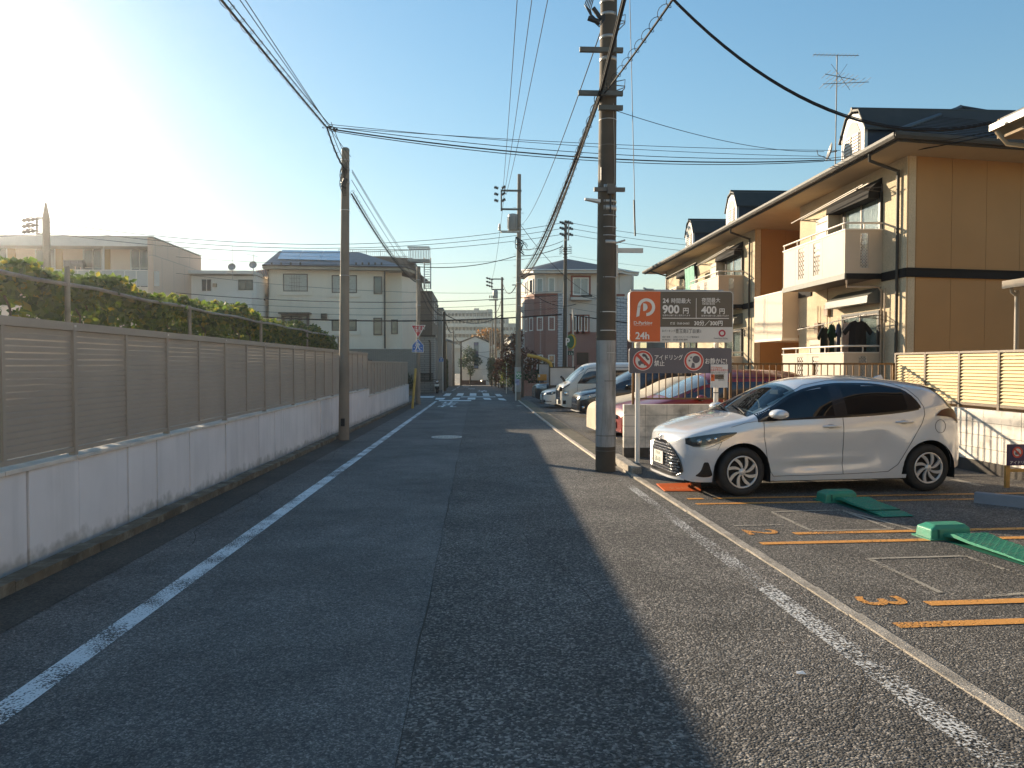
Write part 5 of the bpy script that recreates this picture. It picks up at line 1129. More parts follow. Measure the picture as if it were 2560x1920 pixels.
# end walls (tan boards), turned like the lot
SK = math.tan(R(9)); 
def endwall(y0, xa, xb, zs, nm='siding_board'):
    fr = Fr((xa, y0, 0), math.degrees(math.atan(SK))); ln = (xb-xa)/math.cos(math.atan(SK)); wds = [.22, .91, .91, .91, .91, .91, .91, .91, .91, .91, .91]
    for z0, z1 in zs:
        r = 0
        for w_ in wds:
            if r >= ln: break
            r1 = min(ln, r+w_); mb = MB(); mb.fb(fr, r+.004, r1-.004, z0, z1, 0, -.15); mb.build(nm, TAN, ap); r = r1
    mb = MB(); mb.fb(fr, .01, ln, zs[0][0], zs[-1][1]-.01, -.006, -.16); mb.build('wall_core', BAND, ap)
    return fr, ln
frE, lnE = endwall(YA, AX+.02, 17.5, ((-.6, BZ0), (BZ1, SZ)))
mb = MB(); mb.fb(frE, -.04, lnE, BZ0, BZ1, .035, -.02); mb.fb(frE, -.04, lnE, BZ1-.03, BZ1, .05, .03); mb.fb(frE, -.04, lnE, BZ0, BZ0+.03, .05, .03); mb.build('band', BAND, ap)
endwall(YD, AX+.02, 12.2, ((-.6, BZ0), (BZ1, SZ)))
seg_wall(YC, YD+.4, -.6, SZ, TAN, 11.2, .2); mb = MB(); mb.box(AX+.2, 11.3, YC-.15, YC, -.6, SZ); mb.build('wall', TAN, ap)
seg_wall(YA+1.5, YE, -.6, SZ, TAN, 17.0, .2); mb = MB(); mb.box(AX, 17.1, YE-.01, YE+.15, -.6, SZ); mb.build('wall', TAN, ap)
# soffit, fascia, gutter, hipped roof
EX, EY0, EY1 = 8.62, 15.05, 37.6; ex2 = 18.1
sk = lambda x: (x-AX)*SK
def ep(x, y, z): return Vector((x, y + (sk(x) if y < 20 else 0), z))
mb = MB(); mb.hexa([ep(EX,EY0,SZ), ep(ex2,EY0,SZ), ep(ex2,EY1,SZ), ep(EX,EY1,SZ), ep(EX,EY0,SZ+.05), ep(ex2,EY0,SZ+.05), ep(ex2,EY1,SZ+.05), ep(EX,EY1,SZ+.05)]); mb.build('soffit', SOFF, ap)
mb = MB(); mb.hexa([ep(EX-.02,EY0-.02,SZ-.02), ep(EX+.03,EY0-.02,SZ-.02), ep(EX+.03,EY1,SZ-.02), ep(EX-.02,EY1,SZ-.02), ep(EX-.02,EY0-.02,SZ+.16), ep(EX+.03,EY0-.02,SZ+.16), ep(EX+.03,EY1,SZ+.16), ep(EX-.02,EY1,SZ+.16)])
mb.hexa([ep(EX+.03,EY0-.02,SZ-.02), ep(ex2,EY0-.02,SZ-.02), ep(ex2,EY0+.03,SZ-.02), ep(EX+.03,EY0+.03,SZ-.02), ep(EX+.03,EY0-.02,SZ+.16), ep(ex2,EY0-.02,SZ+.16), ep(ex2,EY0+.03,SZ+.16), ep(EX+.03,EY0+.03,SZ+.16)]); mb.build('fascia', GUTR, ap)
gp = [(0,0),(-.10,.0),(-.125,.06),(-.125,.12),(-.10,.12),(-.09,.03),(0,.03)]
def gutter_run(a, b, out, nm='gutter', par=None, m=GUTR):
    rows = [[p + out*(-q) + Vector((0,0,z)) for q, z in gp] for p in (a, b)]; mb = MB(); mb.grid(rows, sm=False, closed=True); return mb.build(nm, m, par or ap)
gutter_run(ep(EX-.02, EY0-.1, SZ+.01), ep(EX-.02, EY1, SZ+.01), Vector((-1,0,0))); gutter_run(ep(EX-.12, EY0-.02, SZ+.012), ep(ex2, EY0-.02, SZ+.012), Vector((0,-1,0)))
RZ = SZ+.14; hx = (EX+ex2)/2; rise = 2.32; hd = hx-EX
c1, c2, c3, c4 = ep(EX-.03,EY0-.03,RZ), ep(ex2,EY0-.03,RZ), ep(ex2,EY1,RZ), ep(EX-.03,EY1,RZ); r1 = Vector((hx, EY0+hd*.92+sk(hx), RZ+rise)); r2 = Vector((hx, EY1-hd*.92, RZ+rise))
def roof_courses(a, b, c, d, n, m, nm='roof_slope', par=None, lap=.025, triend=False):
    """slope a-b (eave) up to d-c (ridge) made of n overlapping courses"""
    mb = MB(); nn_ = (b-a).cross(d-a).normalized()
    if nn_.z < 0: nn_ = -nn_
    for k in range(n):
        t0, t1 = k/n, (k+1)/n; p, q = a.lerp(d,t0), b.lerp(c,t0); s_, u_ = a.lerp(d,t1), b.lerp(c,t1)
        mb.add([p+nn_*lap, q+nn_*lap, u_+nn_*.002, s_+nn_*.002, p, q], [(0,1,2,3),(4,5,1,0)])
    return mb.build(nm, m, par or ap)
roof_courses(c1, c4, r2, r1, 22, ROOFT); roof_courses(c2, c1, r1, r1, 22, ROOFT); roof_courses(c3, c2, r1, r2, 22, ROOFT); roof_courses(c4, c3, r2, r2, 22, ROOFT)
mb = MB(); mb.tube([r1+Vector((0,0,.03)), r2+Vector((0,0,.03))], .07, 6); mb.tube([c1+Vector((0,0,.04)), r1+Vector((0,0,.03))], .05, 6); mb.tube([c2+Vector((0,0,.04)), r1+Vector((0,0,.03))], .05, 6); mb.build('ridge_cap', ROOFT, ap)
sn = MB(); sn.box(-.03,.03,-.01,.01,0,.07); sm_ = piece_mesh('snow_guard', sn, GUTR)
for y in [16.2+.9*k for k in range(23)]: inst(sm_, 'snow_guard', ap, (EX+.45, y, RZ+.10+.25*rise/hd*.4))
# dormers
def dormer(yc):
    w_, x0, z0 = .56, 9.55, 6.5; z1, zp_ = 7.28, 7.80
    sh = MB(); prof = [(-w_, z0), (w_, z0), (w_, z1), (w_*.5, zp_-.08), (0, zp_), (-w_*.5, zp_-.08), (-w_, z1)]
    o = [Vector((x0, yc+a, z)) for a, z in prof]; i_ = [Vector((x0+4.0, yc+a, z)) for a, z in prof]; sh.add(o+i_, [tuple(range(7)), tuple(range(13,6,-1))] + [(k, 7+k, 7+(k+1)%7, (k+1)%7) for k in range(7)])
    d = sh.build('dormer', NAVY, ap)
    mb = MB(); fr = Fr((x0, yc, 0), -90); fr.n = Vector((-1,0,0)); fr.r = Vector((0,-1,0))
    mb.fpoly(fr, [(a, z) for a, z in prof], .015, .10); mb.build('dormer_face', WHITE_D, d)
    p2 = [(-w_*.72, z0), (w_*.72, z0), (w_*.72, z1-.06), (w_*.36, zp_-.27), (0, zp_-.2), (-w_*.36, zp_-.27), (-w_*.72, z1-.06)]; mb = MB(); mb.fpoly(fr, p2, .10, .112); mb.build('dormer_recess', M('dormer_panel', (.46,.43,.38), .7), d)
    for s_ in (-1, 1):
        for k in range(8): mb = MB(); mb.fb(fr, s_*.19-.15, s_*.19+.15, z0+.14+.08*k, z0+.19+.08*k, .112, .14); mb.build('louvre_slat', WHITE_D, d)
    mb = MB()
    for s_ in (-1, 1):
        pts = [(s_*(w_+.10), z1-.06), (s_*(w_*.52+.03), zp_-.03), (0, zp_+.06)]
        for (a, b) in zip(pts, pts[1:]):
            q = [Vector((x, yc - p[0], p[1]+dz)) for x in (x0-.14, x0+4.1) for p in (a, b) for dz in (0, .05)]
            mb.add(q, [(0,1,3,2),(4,6,7,5),(0,4,5,1),(2,3,7,6),(1,5,7,3),(0,2,6,4)])
    mb.build('dormer_roof', GUTR, d); mb = MB(); mb.tube([(x0-.15, yc, zp_+.12), (x0+4.1, yc, zp_+.12)], .05, 6); mb.build('dormer_ridge', GUTR, d)
for yc in (18.35, 27.2, 32.6): dormer(yc)
# windows, balconies
LACE = M('lattice_white', (.62,.60,.56), .5, .05, 4); GLW = glassmat('patio_glass', (.8,.85,.85), .12, .02)
def lattice(fr, r0, r1, z0, z1, n, par):
    mb = MB(); w_ = r1-r0; s_ = w_/3.0; nz = max(1, int((z1-z0)/s_)); s2 = (z1-z0)/nz; th = .0075
    for i in range(nz):
        for j in range(3):
            cx, cz = r0+s_*(j+.5), z0+s2*(i+.5)
            for (ax_, az_) in ((s_*.5, s2*.5), (s_*.5, -s2*.5)):
                L2 = math.hypot(ax_, az_); nx_, nz_ = -az_/L2*th, ax_/L2*th
                mb.add([fr.p(cx-ax_-nx_, cz-az_-nz_, n), fr.p(cx+ax_-nx_, cz+az_-nz_, n), fr.p(cx+ax_+nx_, cz+az_+nz_, n), fr.p(cx-ax_+nx_, cz-az_+nz_, n)], [(0,1,2,3)])
            q = [(cx+.30*s_*math.cos(t), cz+.30*s_*math.sin(t)) for t in [math.pi*k/4 for k in range(8)]]; q2 = [(cx+.17*s_*math.cos(t), cz+.17*s_*math.sin(t)) for t in [math.pi*k/4 for k in range(8)]]
            mb.add([fr.p(a, b, n+.001) for a, b in q+q2], [(k, (k+1)%8, 8+(k+1)%8, 8+k) for k in range(8)])
    for a, b, c, d in ((r0, r0+.01, z0, z1), (r1-.01, r1, z0, z1), (r0, r1, z0, z0+.01), (r0, r1, z1-.01, z1)): mb.add([fr.p(a,c,n), fr.p(b,c,n), fr.p(b,d,n), fr.p(a,d,n)], [(0,1,2,3)])
    mb.build('lattice', LACE, par)
def balcony(y0, y1, zb, zt, lower=False, skirt=True):
    """box balcony in front of the facade from y0 (near) to y1"""
    xb = 8.58; b = thing_part('balcony')
    zr = zt + .17; fr = Fr((xb, y1, 0), -90); ln = y1-y0; cuts = [0, ln*.22, ln*.47, ln*.68, ln]
    lat = [(ln*.285, ln*.385), (ln*.535, ln*.635)] if True else []
    nb = 5; r = 0; bounds = [0, ln*.235, ln*.46, ln*.68, ln*.98, ln]
    def board(fr, r0, r1, par, holes):
        """a board with its lattice slot cut out"""
        hs = [h for h in holes if h[0] > r0 and h[1] < r1]
        h0, h1 = zb+.12 if not lower else max(zb+.1, .55), zt-.06
        mb = MB()
        if hs:
            a, c = hs[0]; mb.fb(fr, r0+.003, a, zb, zt, 0, -.05); mb.fb(fr, c, r1-.003, zb, zt, 0, -.05); mb.fb(fr, a, c, h1, zt, 0, -.05); mb.fb(fr, a, c, zb, h0, 0, -.05)
            o = mb.build('balcony_board', PINK, par); lattice(fr, a, c, h0, h1, -.012, o)
        else: mb.fb(fr, r0+.003, r1-.003, zb, zt, 0, -.05); mb.build('balcony_board', PINK, par)
    for a, c in zip(bounds, bounds[1:]): board(fr, a, c, b, lat)
    f2 = Fr((xb, y0, 0), 0); board(f2, .0, AX-xb, b, [(.36, .56)])
    mb = MB(); mb.box(xb, AX, y1-.05, y1, zb, zt); mb.build('balcony_board', PINK, b)
    mb = MB(); mb.box(xb-.015, xb+.065, y0-.015, y1, zt, zt+.03); mb.box(xb+.065, AX, y0-.015, y0+.065, zt, zt+.03); mb.build('coping', RAILW, b)
    mb = MB(); mb.tube([(xb+.02, y1, zr), (xb+.02, y0+.10, zr), (xb+.05, y0+.03, zr), (xb+.12, y0+.02, zr), (AX, y0+.02, zr)], .024, 8); mb.build('handrail', RAILW, b)
    for y in [y0+.15+(y1-y0-.2)*k/4 for k in range(5)]: mb = MB(); mb.box(xb+.012, xb+.035, y-.012, y+.012, zt+.03, zr); mb.build('rail_post', RAILW, b)
    mb = MB(); mb.box(xb+.45, xb+.475, y0+.01, y0+.035, zt+.03, zr); mb.box(AX-.05, AX-.025, y0+.01, y0+.035, zt+.03, zr); mb.build('rail_post', RAILW, b)
    if skirt:
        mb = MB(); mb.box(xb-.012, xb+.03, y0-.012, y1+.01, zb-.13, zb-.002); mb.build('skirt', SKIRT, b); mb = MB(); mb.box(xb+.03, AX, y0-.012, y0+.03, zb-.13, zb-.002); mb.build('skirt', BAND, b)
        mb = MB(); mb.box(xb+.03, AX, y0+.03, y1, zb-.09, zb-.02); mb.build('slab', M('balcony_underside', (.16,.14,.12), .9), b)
    else:
        mb = MB(); mb.box(xb+.05, AX, y0+.05, y1-.05, -.4, zb+.1); mb.build('slab', CONC_CAP, b)
    return b
def thing_part(nm, par=None):
    par = par or ap; o = bpy.data.objects.new(nm, None); C.objects.link(o); o.empty_display_size = .1; o.parent = par; WM[o.name] = wm(par); return o
def patio(y0, y1, z0, z1, hood0, hood1, curtain=True):
    w_ = thing_part('patio_window'); fr = Fr((AX, y1, 0), -90); ln = y1-y0
    mb = MB(); mb.fb(fr, -.06, 0, z0, z1, .07, -.1); mb.fb(fr, ln, ln+.06, z0, z1, .07, -.1); mb.fb(fr, -.06, ln+.06, z1, z1+.06, .075, -.1); mb.fb(fr, -.06, ln+.06, z0-.05, z0, .08, -.1); mb.build('window_frame', BLACK, w_)
    mb = MB(); mb.fb(fr, 0, ln, z0, z1, .004, .002); mb.build('dark_room', M('dark_interior', (.03,.028,.025), .9), w_)
    if curtain:
        mb = MB(); n = 60; rows = [[fr.p(.03+(ln-.06)*k/n, z, .020+.007*math.sin(k*1.9)+.004*math.sin(k*.7)) for k in range(n+1)] for z in (z0+.03, z1-.02)]; mb.grid(rows); mb.build('curtain', CURT, w_)
    for k, (a, c) in enumerate(((0, ln/2), (ln/2, ln))):
        nn_ = .038 + .012*k; mb = MB(); mb.fb(fr, a+.03, c-.03, z0+.03, z1-.03, nn_, nn_+.004); p_ = mb.build('pane', GLW, w_)
        mb = MB(); mb.fb(fr, a, a+.035, z0, z1, nn_-.008, nn_+.014); mb.fb(fr, c-.035, c, z0, z1, nn_-.008, nn_+.014); mb.fb(fr, a+.035, c-.035, z1-.035, z1, nn_-.008, nn_+.014); mb.fb(fr, a+.035, c-.035, z0, z0+.05, nn_-.008, nn_+.014); mb.build('sash', FRAME_BR, w_)
    # shutter box hood
    mb = MB(); q = hood1; r0, r1 = -.42, ln+.02
    mb.hexa([fr.p(r0,hood0,.34), fr.p(r1,hood0,.34), fr.p(r1,hood0-.0,.0), fr.p(r0,hood0,.0), fr.p(r0,hood0+.18,.32), fr.p(r1,hood0+.18,.32), fr.p(r1,hood1,.0), fr.p(r0,hood1,.0)]); mb.build('shutter_hood', SKIRT if hood0 < 4 else BAND, w_, bevel=.008)
    return w_
def heater(y0, y1, z0, z1, d=.32, x=None):
    o = thing_part('air_conditioner'); xx = AX-.004; m = M('appliance_cream', (.50,.43,.33), .5, .03)
    mb = MB(); mb.box(xx-d, xx, y0, y1, z0, z1); mb.build('casing', m, o, bevel=.01)
    fr = Fr((xx-d, y1, 0), -90); mb = MB(); mb.fb(fr, .05, y1-y0-.05, z1-.16, z1-.13, .003, .0); 
    for k in range(3): mb.fb(fr, .05, .18, z1-.35-.04*k, z1-.337-.04*k, .003, 0)
    mb.build('vent', M('vent_dark', (.12,.10,.09), .7), o)
    return o
POLEM = M('laundry_pole', (.62,.60,.56), .3, .05, 5, metal=.3)
def hanger_arm(y, z, x=AX):
    o = thing_part('laundry_bracket'); mb = MB(); mb.box(x-.03, x, y-.03, y+.03, z-.12, z+.12)
    mb.tube([(x-.03,y,z+.05),(x-.3,y,z+.02),(x-.62,y,z-.01)], .012, 5); mb.tube([(x-.03,y,z-.06),(x-.3,y,z-.03),(x-.62,y,z-.01)], .010, 5)
    for q in (.25, .42, .62): mb.tube([(x-q-.03,y,z+.05),(x-q-.03,y,z+.0),(x-q,y,z-.02),(x-q+.03,y,z),(x-q+.03,y,z+.05)], .008, 4)
    mb.build('bracket', STEEL_D, o)
def pole_(a, b, label, r=.014):
    t = thing('laundry_pole', label, 'laundry pole', a); mb = MB(); mb.cyl(a, b, r, n=8); mb.build('pole', POLEM, t)
def shirt(label, y, z, col, wd=.46, ln=.72, x=8.95, yaw=0.0, sleeve=.20, tank=False):
    t = thing('hanging_shirt', label, 'shirt', (x, y, z)); fr = Fr((x, y, z), yaw); fr.r = Vector((math.cos(R(yaw)), math.sin(R(yaw)), 0)); fr.n = Vector((fr.r.y, -fr.r.x, 0))
    h = wd/2
    prof = [(-h*.25,0),(-h*.78,-.045)] + ([(-h*.80,-.20)] if tank else [(-h-sleeve*.75,-.27),(-h-sleeve*.40,-.36),(-h*.92,-.22)]) + [(-h*.88,-ln*.6),(-h*.95,-ln)]
    pts = prof + [(-a, b) for a, b in reversed(prof)] + [(h*.12,-.04),(-h*.12,-.04)]
    n = 6; mb = MB()
    # body as a slightly inflated double sheet so that it has thickness and folds
    def sheet(nn_, sg):
        rows = []
        for i in range(13):
            v = i/12; zz_ = -.045 - (ln-.045)*v; hw = h*(.80 + .10*math.sin(v*2.2)+.03*v)
            rows.append([fr.p(-hw+2*hw*k/12, zz_, sg*(.03*(1-(2*k/12-1)**2) + .010*math.sin(k*1.7+v*2)*v)) for k in range(13)])
        mb.grid(rows)
    sheet(0, 1); sheet(0, -1)
    mb.add([fr.p(-h*.80,-.045,.004), fr.p(-h*.25,.0,.012), fr.p(-h*.12,-.035,.012), fr.p(h*.12,-.035,.012), fr.p(h*.25,0,.012), fr.p(h*.80,-.045,.004)], [(0,1,2,3,4,5)])
    if not tank:
        for s_ in (-1, 1):
            rows = [[fr.p(s_*h*.78,-.045,d) for d in (.02,-.02)] + [fr.p(s_*h*.82,-.21,d) for d in (-.02,.02)], [fr.p(s_*(h+sleeve*.72),-.26,d) for d in (.018,-.018)] + [fr.p(s_*(h+sleeve*.36),-.35,d) for d in (-.018,.018)]]; mb.grid(rows, closed=True)
    mb.build('garment', M('cloth_'+label.split()[0], col, .95, .15, 9, .3, 30), t)
    mb = MB(); mb.tube([fr.p(-h*.75,-.05), fr.p(0,.02), fr.p(h*.75,-.05)], .006, 5); mb.tube([fr.p(0,.02), fr.p(0,.07), fr.p(.02,.10), fr.p(0,.12), fr.p(-.02,.10)], .004, 5); mb.build('hanger', WHITE if col[0] < .02 else BLACK, t)
zb2, zt2 = 3.66, 4.66
for dy in (0, 9.0):
    lab = 'near' if dy == 0 else 'middle'
    balcony(16.95+dy, 20.45+dy, zb2, zt2); balcony(16.95+dy, 20.45+dy, -.25, 1.80, True, False)
    patio(17.02+dy, 18.68+dy, 3.78, 5.50, 5.42, 5.90); patio(17.02+dy, 18.68+dy, .55, 2.75, 2.98, 3.36)
    heater(19.0+dy, 19.7+dy, 3.70, 5.42); heater(19.3+dy, 19.95+dy, .5, 2.2, .35)
    hanger_arm(17.0+dy, 5.62 if dy == 0 else 5.6); hanger_arm(19.9+dy, 5.45); hanger_arm(16.8+dy, 2.64); hanger_arm(19.9+dy, 2.55)
    pole_(Vector((8.88, 20.6+dy, 5.50)), Vector((8.88, 16.75+dy, 5.66)), f'white laundry pole nearest the street above the {lab} upper balcony'); pole_(Vector((9.10, 20.5+dy, 5.58)), Vector((9.10, 16.9+dy, 5.73)), f'second white laundry pole close to the wall above the {lab} upper balcony')
    mb = MB(); fA2 = 0
    mb.tube([(AX-.06, 16.25+dy, SZ-.25), (AX-.06, 16.25+dy, -.3)], .035, 8); mb.tube([(EX-.05, 15.9+dy*.98, SZ+.02), (EX-.05, 15.9+dy*.98, SZ-.15), (AX-.06, 16.25+dy, SZ-.28), (AX-.06, 16.25+dy, SZ-.5)], .035, 8); mb.build('downpipe', GUTR, ap)
pole_(Vector((8.95, 20.3, 2.50)), Vector((8.95, 16.72, 2.68)), 'thin laundry pole carrying the shirts over the near ground-floor balcony')
# third balcony bay
balcony(31.4, 34.6, zb2, zt2); patio(31.5, 33.2, 3.78, 5.50, 5.42, 5.90); heater(33.6, 34.2, 3.7, 5.1); balcony(31.4, 34.6, -.25, 1.80, True, False); patio(31.5,33.2,.55,2.75,2.98,3.36)
mb = MB(); mb.tube([(AX-.06, 36.3, SZ-.2), (AX-.06, 36.3, -.5)], .035, 8); mb.tube([(EX-.05, 36.4, SZ), (AX-.06, 36.3, SZ-.25)], .035, 8); mb.build('downpipe', GUTR, ap)
t = thing('hanging_towel', 'pale green towels hanging above the farthest upper balcony', 'towel', (8.85, 30.6, 5.4))
mb = MB(); rows = [[(8.86+.03*math.sin(k*1.3+j), 29.9+1.25*k/14, 5.55-j*.33) for k in range(15)] for j in range(4)]; mb.grid(rows); mb.build('cloth', M('towel_green', (.25,.50,.42), .9, .1, 5), t)
pole_(Vector((8.86, 34.4, 5.56)), Vector((8.86, 29.6, 5.62)), 'white laundry pole above the farthest upper balcony')
shirt('black t-shirt hanging nearest the window on the ground-floor balcony', 17.0, 2.57, (.012,.012,.014), .50, .80, 8.93, 8)
shirt('pinkish sleeveless top hanging beside the black t-shirt', 17.5, 2.56, (.50,.40,.38), .40, .76, 8.93, 35, tank=True)
shirt('navy shirt hanging behind the sleeveless top', 17.85, 2.56, (.015,.03,.08), .44, .78, 8.90, 55); shirt('green dark shirt hanging to the left of the navy shirt', 18.15, 2.56, (.012,.06,.025), .46, .74, 8.88, 50)
shirt('charcoal shirt hanging farthest left on the laundry pole', 18.6, 2.50, (.015,.016,.02), .44, .85, 8.9, 40)
for y, z in ((20.1,2.55),(19.55,3.0)): mb = MB(); mb.box(AX-.1, AX-.004, y-.11, y+.11, z-.16, z+.13); mb.tube([(AX-.05,y,z+.13),(AX-.05,y,z+.6)], .012, 5); mb.tube([(AX-.05,y,z-.16),(AX-.05,y,z-.6)], .012, 5); mb.build('meter_box', M('meter_brown', (.22,.15,.10), .6), ap)
mb = MB(); mb.tube([(8.62, 16.93, 3.50), (8.62, 16.93, 3.34), (9.35, 16.9, 3.34), (9.43, 16.9, 3.25), (9.43, 16.88, -.2)], .025, 8); mb.tube([(9.40,16.7,3.3),(9.40,16.7,-.2)], .018, 6); mb.build('drain_pipe', M('drain_pipe_beige', (.40,.32,.24), .5), ap)
# stair landing box in the recess
b = thing_part('stair_landing'); xb = 9.0
for y0, y1 in ((21.5, 22.55), (22.56, 23.65)): mb = MB(); mb.box(xb, xb+.05, y0, y1, 2.32, 3.66); mb.build('landing_board', PINK, b)
mb = MB(); mb.box(xb, AX+.0, 21.45, 21.5, 2.32, 3.66); mb.build('landing_board', PINK, b); mb = MB(); mb.box(xb-.01, xb+.06, 21.44, 23.66, 3.66, 3.70); mb.build('coping', RAILW, b)
mb = MB(); mb.box(xb-.01, AX+1.6, 21.46, 23.6, 2.24, 2.32); mb.build('slab', RAILW, b); lattice(Fr((xb, 22.9, 0), -90), 0, .16, 2.55, 3.6, .004, b)
for x in (9.6, 9.9): mb = MB(); mb.box(x, x+.05, 21.44, 21.5, 2.3, 3.9); mb.build('rail_post', RAILW, b)
mb = MB(); mb.tube([(9.5,21.47,3.9),(9.5,21.47,2.4)], .02, 5); mb.tube([(9.4,21.47,3.55),(10.1,21.47,3.1)], .02,5); mb.build('handrail', RAILW, b)
# TV antenna and dish on the eave
t = thing('tv_antenna', 'tall TV antenna mast with yagi arms standing on the apartment roof', 'antenna', P(2093, 415, 19.0)); ya_ = 19.0
mb = MB(); mb.cyl(P(2088,415,ya_), P(2093,137,ya_), .014, n=6); mb.build('mast', STEEL_D, t)
def yag(u0, v0, u1, v1, n, hl, dy=.0):
    mb = MB(); a, b = P(u0,v0,ya_), P(u1,v1,ya_); mb.cyl(a, b, .009, n=5)
    for k in range(n): p = a.lerp(b, (k+.3)/n); mb.cyl(p+Vector((-.02,-hl,-.01)), p+Vector((.02,hl,.01)), .005, n=4)
    mb.build('yagi_array', STEEL_D, t)
yag(2033, 137, 2147, 139, 12, .14); yag(2062, 185, 2140, 200, 7, .30); yag(2057, 210, 2172, 205, 8, .35)
mb = MB(); mb.cyl(P(2075,222,ya_), P(2118,160,ya_), .006, n=4); mb.cyl(P(2078,160,ya_), P(2125,225,ya_), .006, n=4); mb.build('reflector', STEEL_D, t)
t = thing('satellite_dish', 'grey satellite dish on the antenna mast above the apartment eave', 'satellite dish', P(2078, 380, ya_-.1)); mb = MB(); c = P(2078,380,ya_-.1); mb.lathe([(0,0),(.12,.01),(.2,.035),(.235,.06),(.225,.06),(.19,.03)], c, (-.92,.25,.25), 24); mb.build('dish', M('dish_grey', (.20,.21,.22), .5), t)
mb = MB(); mb.cyl(c, P(2092,378,ya_), .015, n=6); mb.tube([c+Vector((0,0,-.2)), c+Vector((-.3,.1,-.05)), c+Vector((-.33,.1,.08))], .01, 5); mb.build('feed_arm', STEEL_D, t)
# neighbouring house whose eaves enter at the right edge
nb = thing('neighbour_house', 'neighbour house whose pale eaves and gutter enter the picture at the right edge', 'house', (10.6, 9, gz(9)))
NBW = M('neighbour_wall', (.40,.33,.24), .85, .08, 1.5, .3, 40); NBS = M('neighbour_soffit', (.26,.20,.13), .8)
mb = MB(); mb.box(9.1, 16, 3.0, 10.4, -.5, 5.0); mb.build('wall', NBW, nb)
q = P(2500, 296, 11.3); mb = MB(); e0 = q; e1 = Vector((q.x, 2.0, q.z)); top0 = q + Vector((3.6,0,1.75)); top1 = e1 + Vector((3.6,0,1.75)); dn = Vector((0,0,-.14))
mb.hexa([e0+dn, e1+dn, top1+dn, top0+dn, e0, e1, top1, top0]); mb.build('roof', ROOFT, nb)
gm = M('neighbour_gutter', (.27,.22,.15), .4, .1, 3)
mb = MB(); mb.hexa([e0+Vector((.0,.02,-.30)), e0+Vector((3.6,.02,1.45)), e0+Vector((3.6,.06,1.45)), e0+Vector((0,.06,-.30)), e0+Vector((0,.02,.0)), e0+Vector((3.6,.02,1.75)), e0+Vector((3.6,.06,1.75)), e0+Vector((0,.06,.0))]); mb.build('barge_board', NBS, nb)
mb = MB(); mb.box(q.x, 9.2, 2.0, 11.3, q.z-.32, q.z-.28); mb.build('soffit', NBS, nb)
mb = MB(); mb.box(q.x-.09, q.x, 2.0, 11.42, q.z-.17, q.z-.07); mb.tube([q+Vector((-.05,.0,-.2)), q+Vector((.05,-.1,-.42)), q+Vector((.6,-.5,-.62)), q+Vector((.98,-.7,-.7))], .035, 7); mb.build('gutter', gm, nb)
q = P(2505, 703, 11.5); mb = MB(); mb.hexa([q+Vector((0,0,-.12)), q+Vector((2,0,.08)), q+Vector((2,-6,.08)), q+Vector((0,-6,-.12)), q, q+Vector((2,0,.2)), q+Vector((2,-6,.2)), q+Vector((0,-6,0))]); mb.build('porch_roof', M('porch_metal', (.30,.26,.21), .7), nb)
mb = MB(); mb.cyl(P(2543,725,11.4), P(2540,905,11.4), .035, n=8); mb.tube([P(2528,712,11.4), P(2530,730,11.4), P(2543,740,11.4)], .03, 6); mb.build('porch_pipe', M('porch_pipe', (.30,.27,.23), .6), nb)
# ------------------------------------------------------------ houses beyond
def facade_uv(Y): return Fr((0, Y, 0), 0)
def win(par, fr, r0, r1, z0, z1, fm, gm_=GLASS_B, cols=1, rows_=1, trim=None, tw=.12, mul=0, curtain=None, proud=.05, fw=.05):
    """window: frame with recessed panes; optional surround"""
    mb = MB(); mb.fb(fr, r0, r0+fw, z0, z1, 0, proud); mb.fb(fr, r1-fw, r1, z0, z1, 0, proud); mb.fb(fr, r0+fw, r1-fw, z1-fw, z1, 0, proud); mb.fb(fr, r0+fw, r1-fw, z0, z0+fw, 0, proud)
    for k in range(1, cols): x = r0+(r1-r0)*k/cols; mb.fb(fr, x-fw*.4, x+fw*.4, z0+fw, z1-fw, .012, proud*.85)
    for k in range(1, rows_): z = z0+(z1-z0)*k/rows_; mb.fb(fr, r0+fw, r1-fw, z-fw*.3, z+fw*.3, .012, proud*.8)
    w_ = mb.build('window', fm, par)
    mb = MB(); mb.fb(fr, r0+fw*.5, r1-fw*.5, z0+fw*.5, z1-fw*.5, .002, .012); mb.build('pane', gm_, w_)
    if curtain: mb = MB(); a, b = curtain; mb.fb(fr, r0+(r1-r0)*a, r0+(r1-r0)*b, z0+fw, z1-fw, .012, .015); mb.build('curtain', GLASS_C, w_)
    if mul:
        mb = MB()
        for k in range(1, mul): x = r0+(r1-r0)*(.25+.5*k/mul); mb.fb(fr, x-.008, x+.008, z0+fw, z1-fw, .016, .03)
        for k in range(1, 4): z = z0+(z1-z0)*k/4; mb.fb(fr, r0+(r1-r0)*.25, r0+(r1-r0)*.75, z-.008, z+.008, .017, .031)
        mb.build('glazing_bar', fm, w_)
    if trim:
        mb = MB(); mb.fb(fr, r0-tw, r0-.002, z0-tw, z1+tw, 0, .035); mb.fb(fr, r1+.002, r1+tw, z0-tw, z1+tw, 0, .035); mb.fb(fr, r0-.002, r1+.002, z1+.002, z1+tw, 0, .035); mb.fb(fr, r0-tw-.05, r1+tw+.05, z0-tw-.06, z0-.002, 0, .08); mb.build('window_surround', trim, w_)
    return w_
GLASS_C = M('curtained_glass', (.34,.37,.37), .2, .12, 8, spec=.7)
def UV(Y, u, v): q = P(u, v, Y); return q.x, q.z
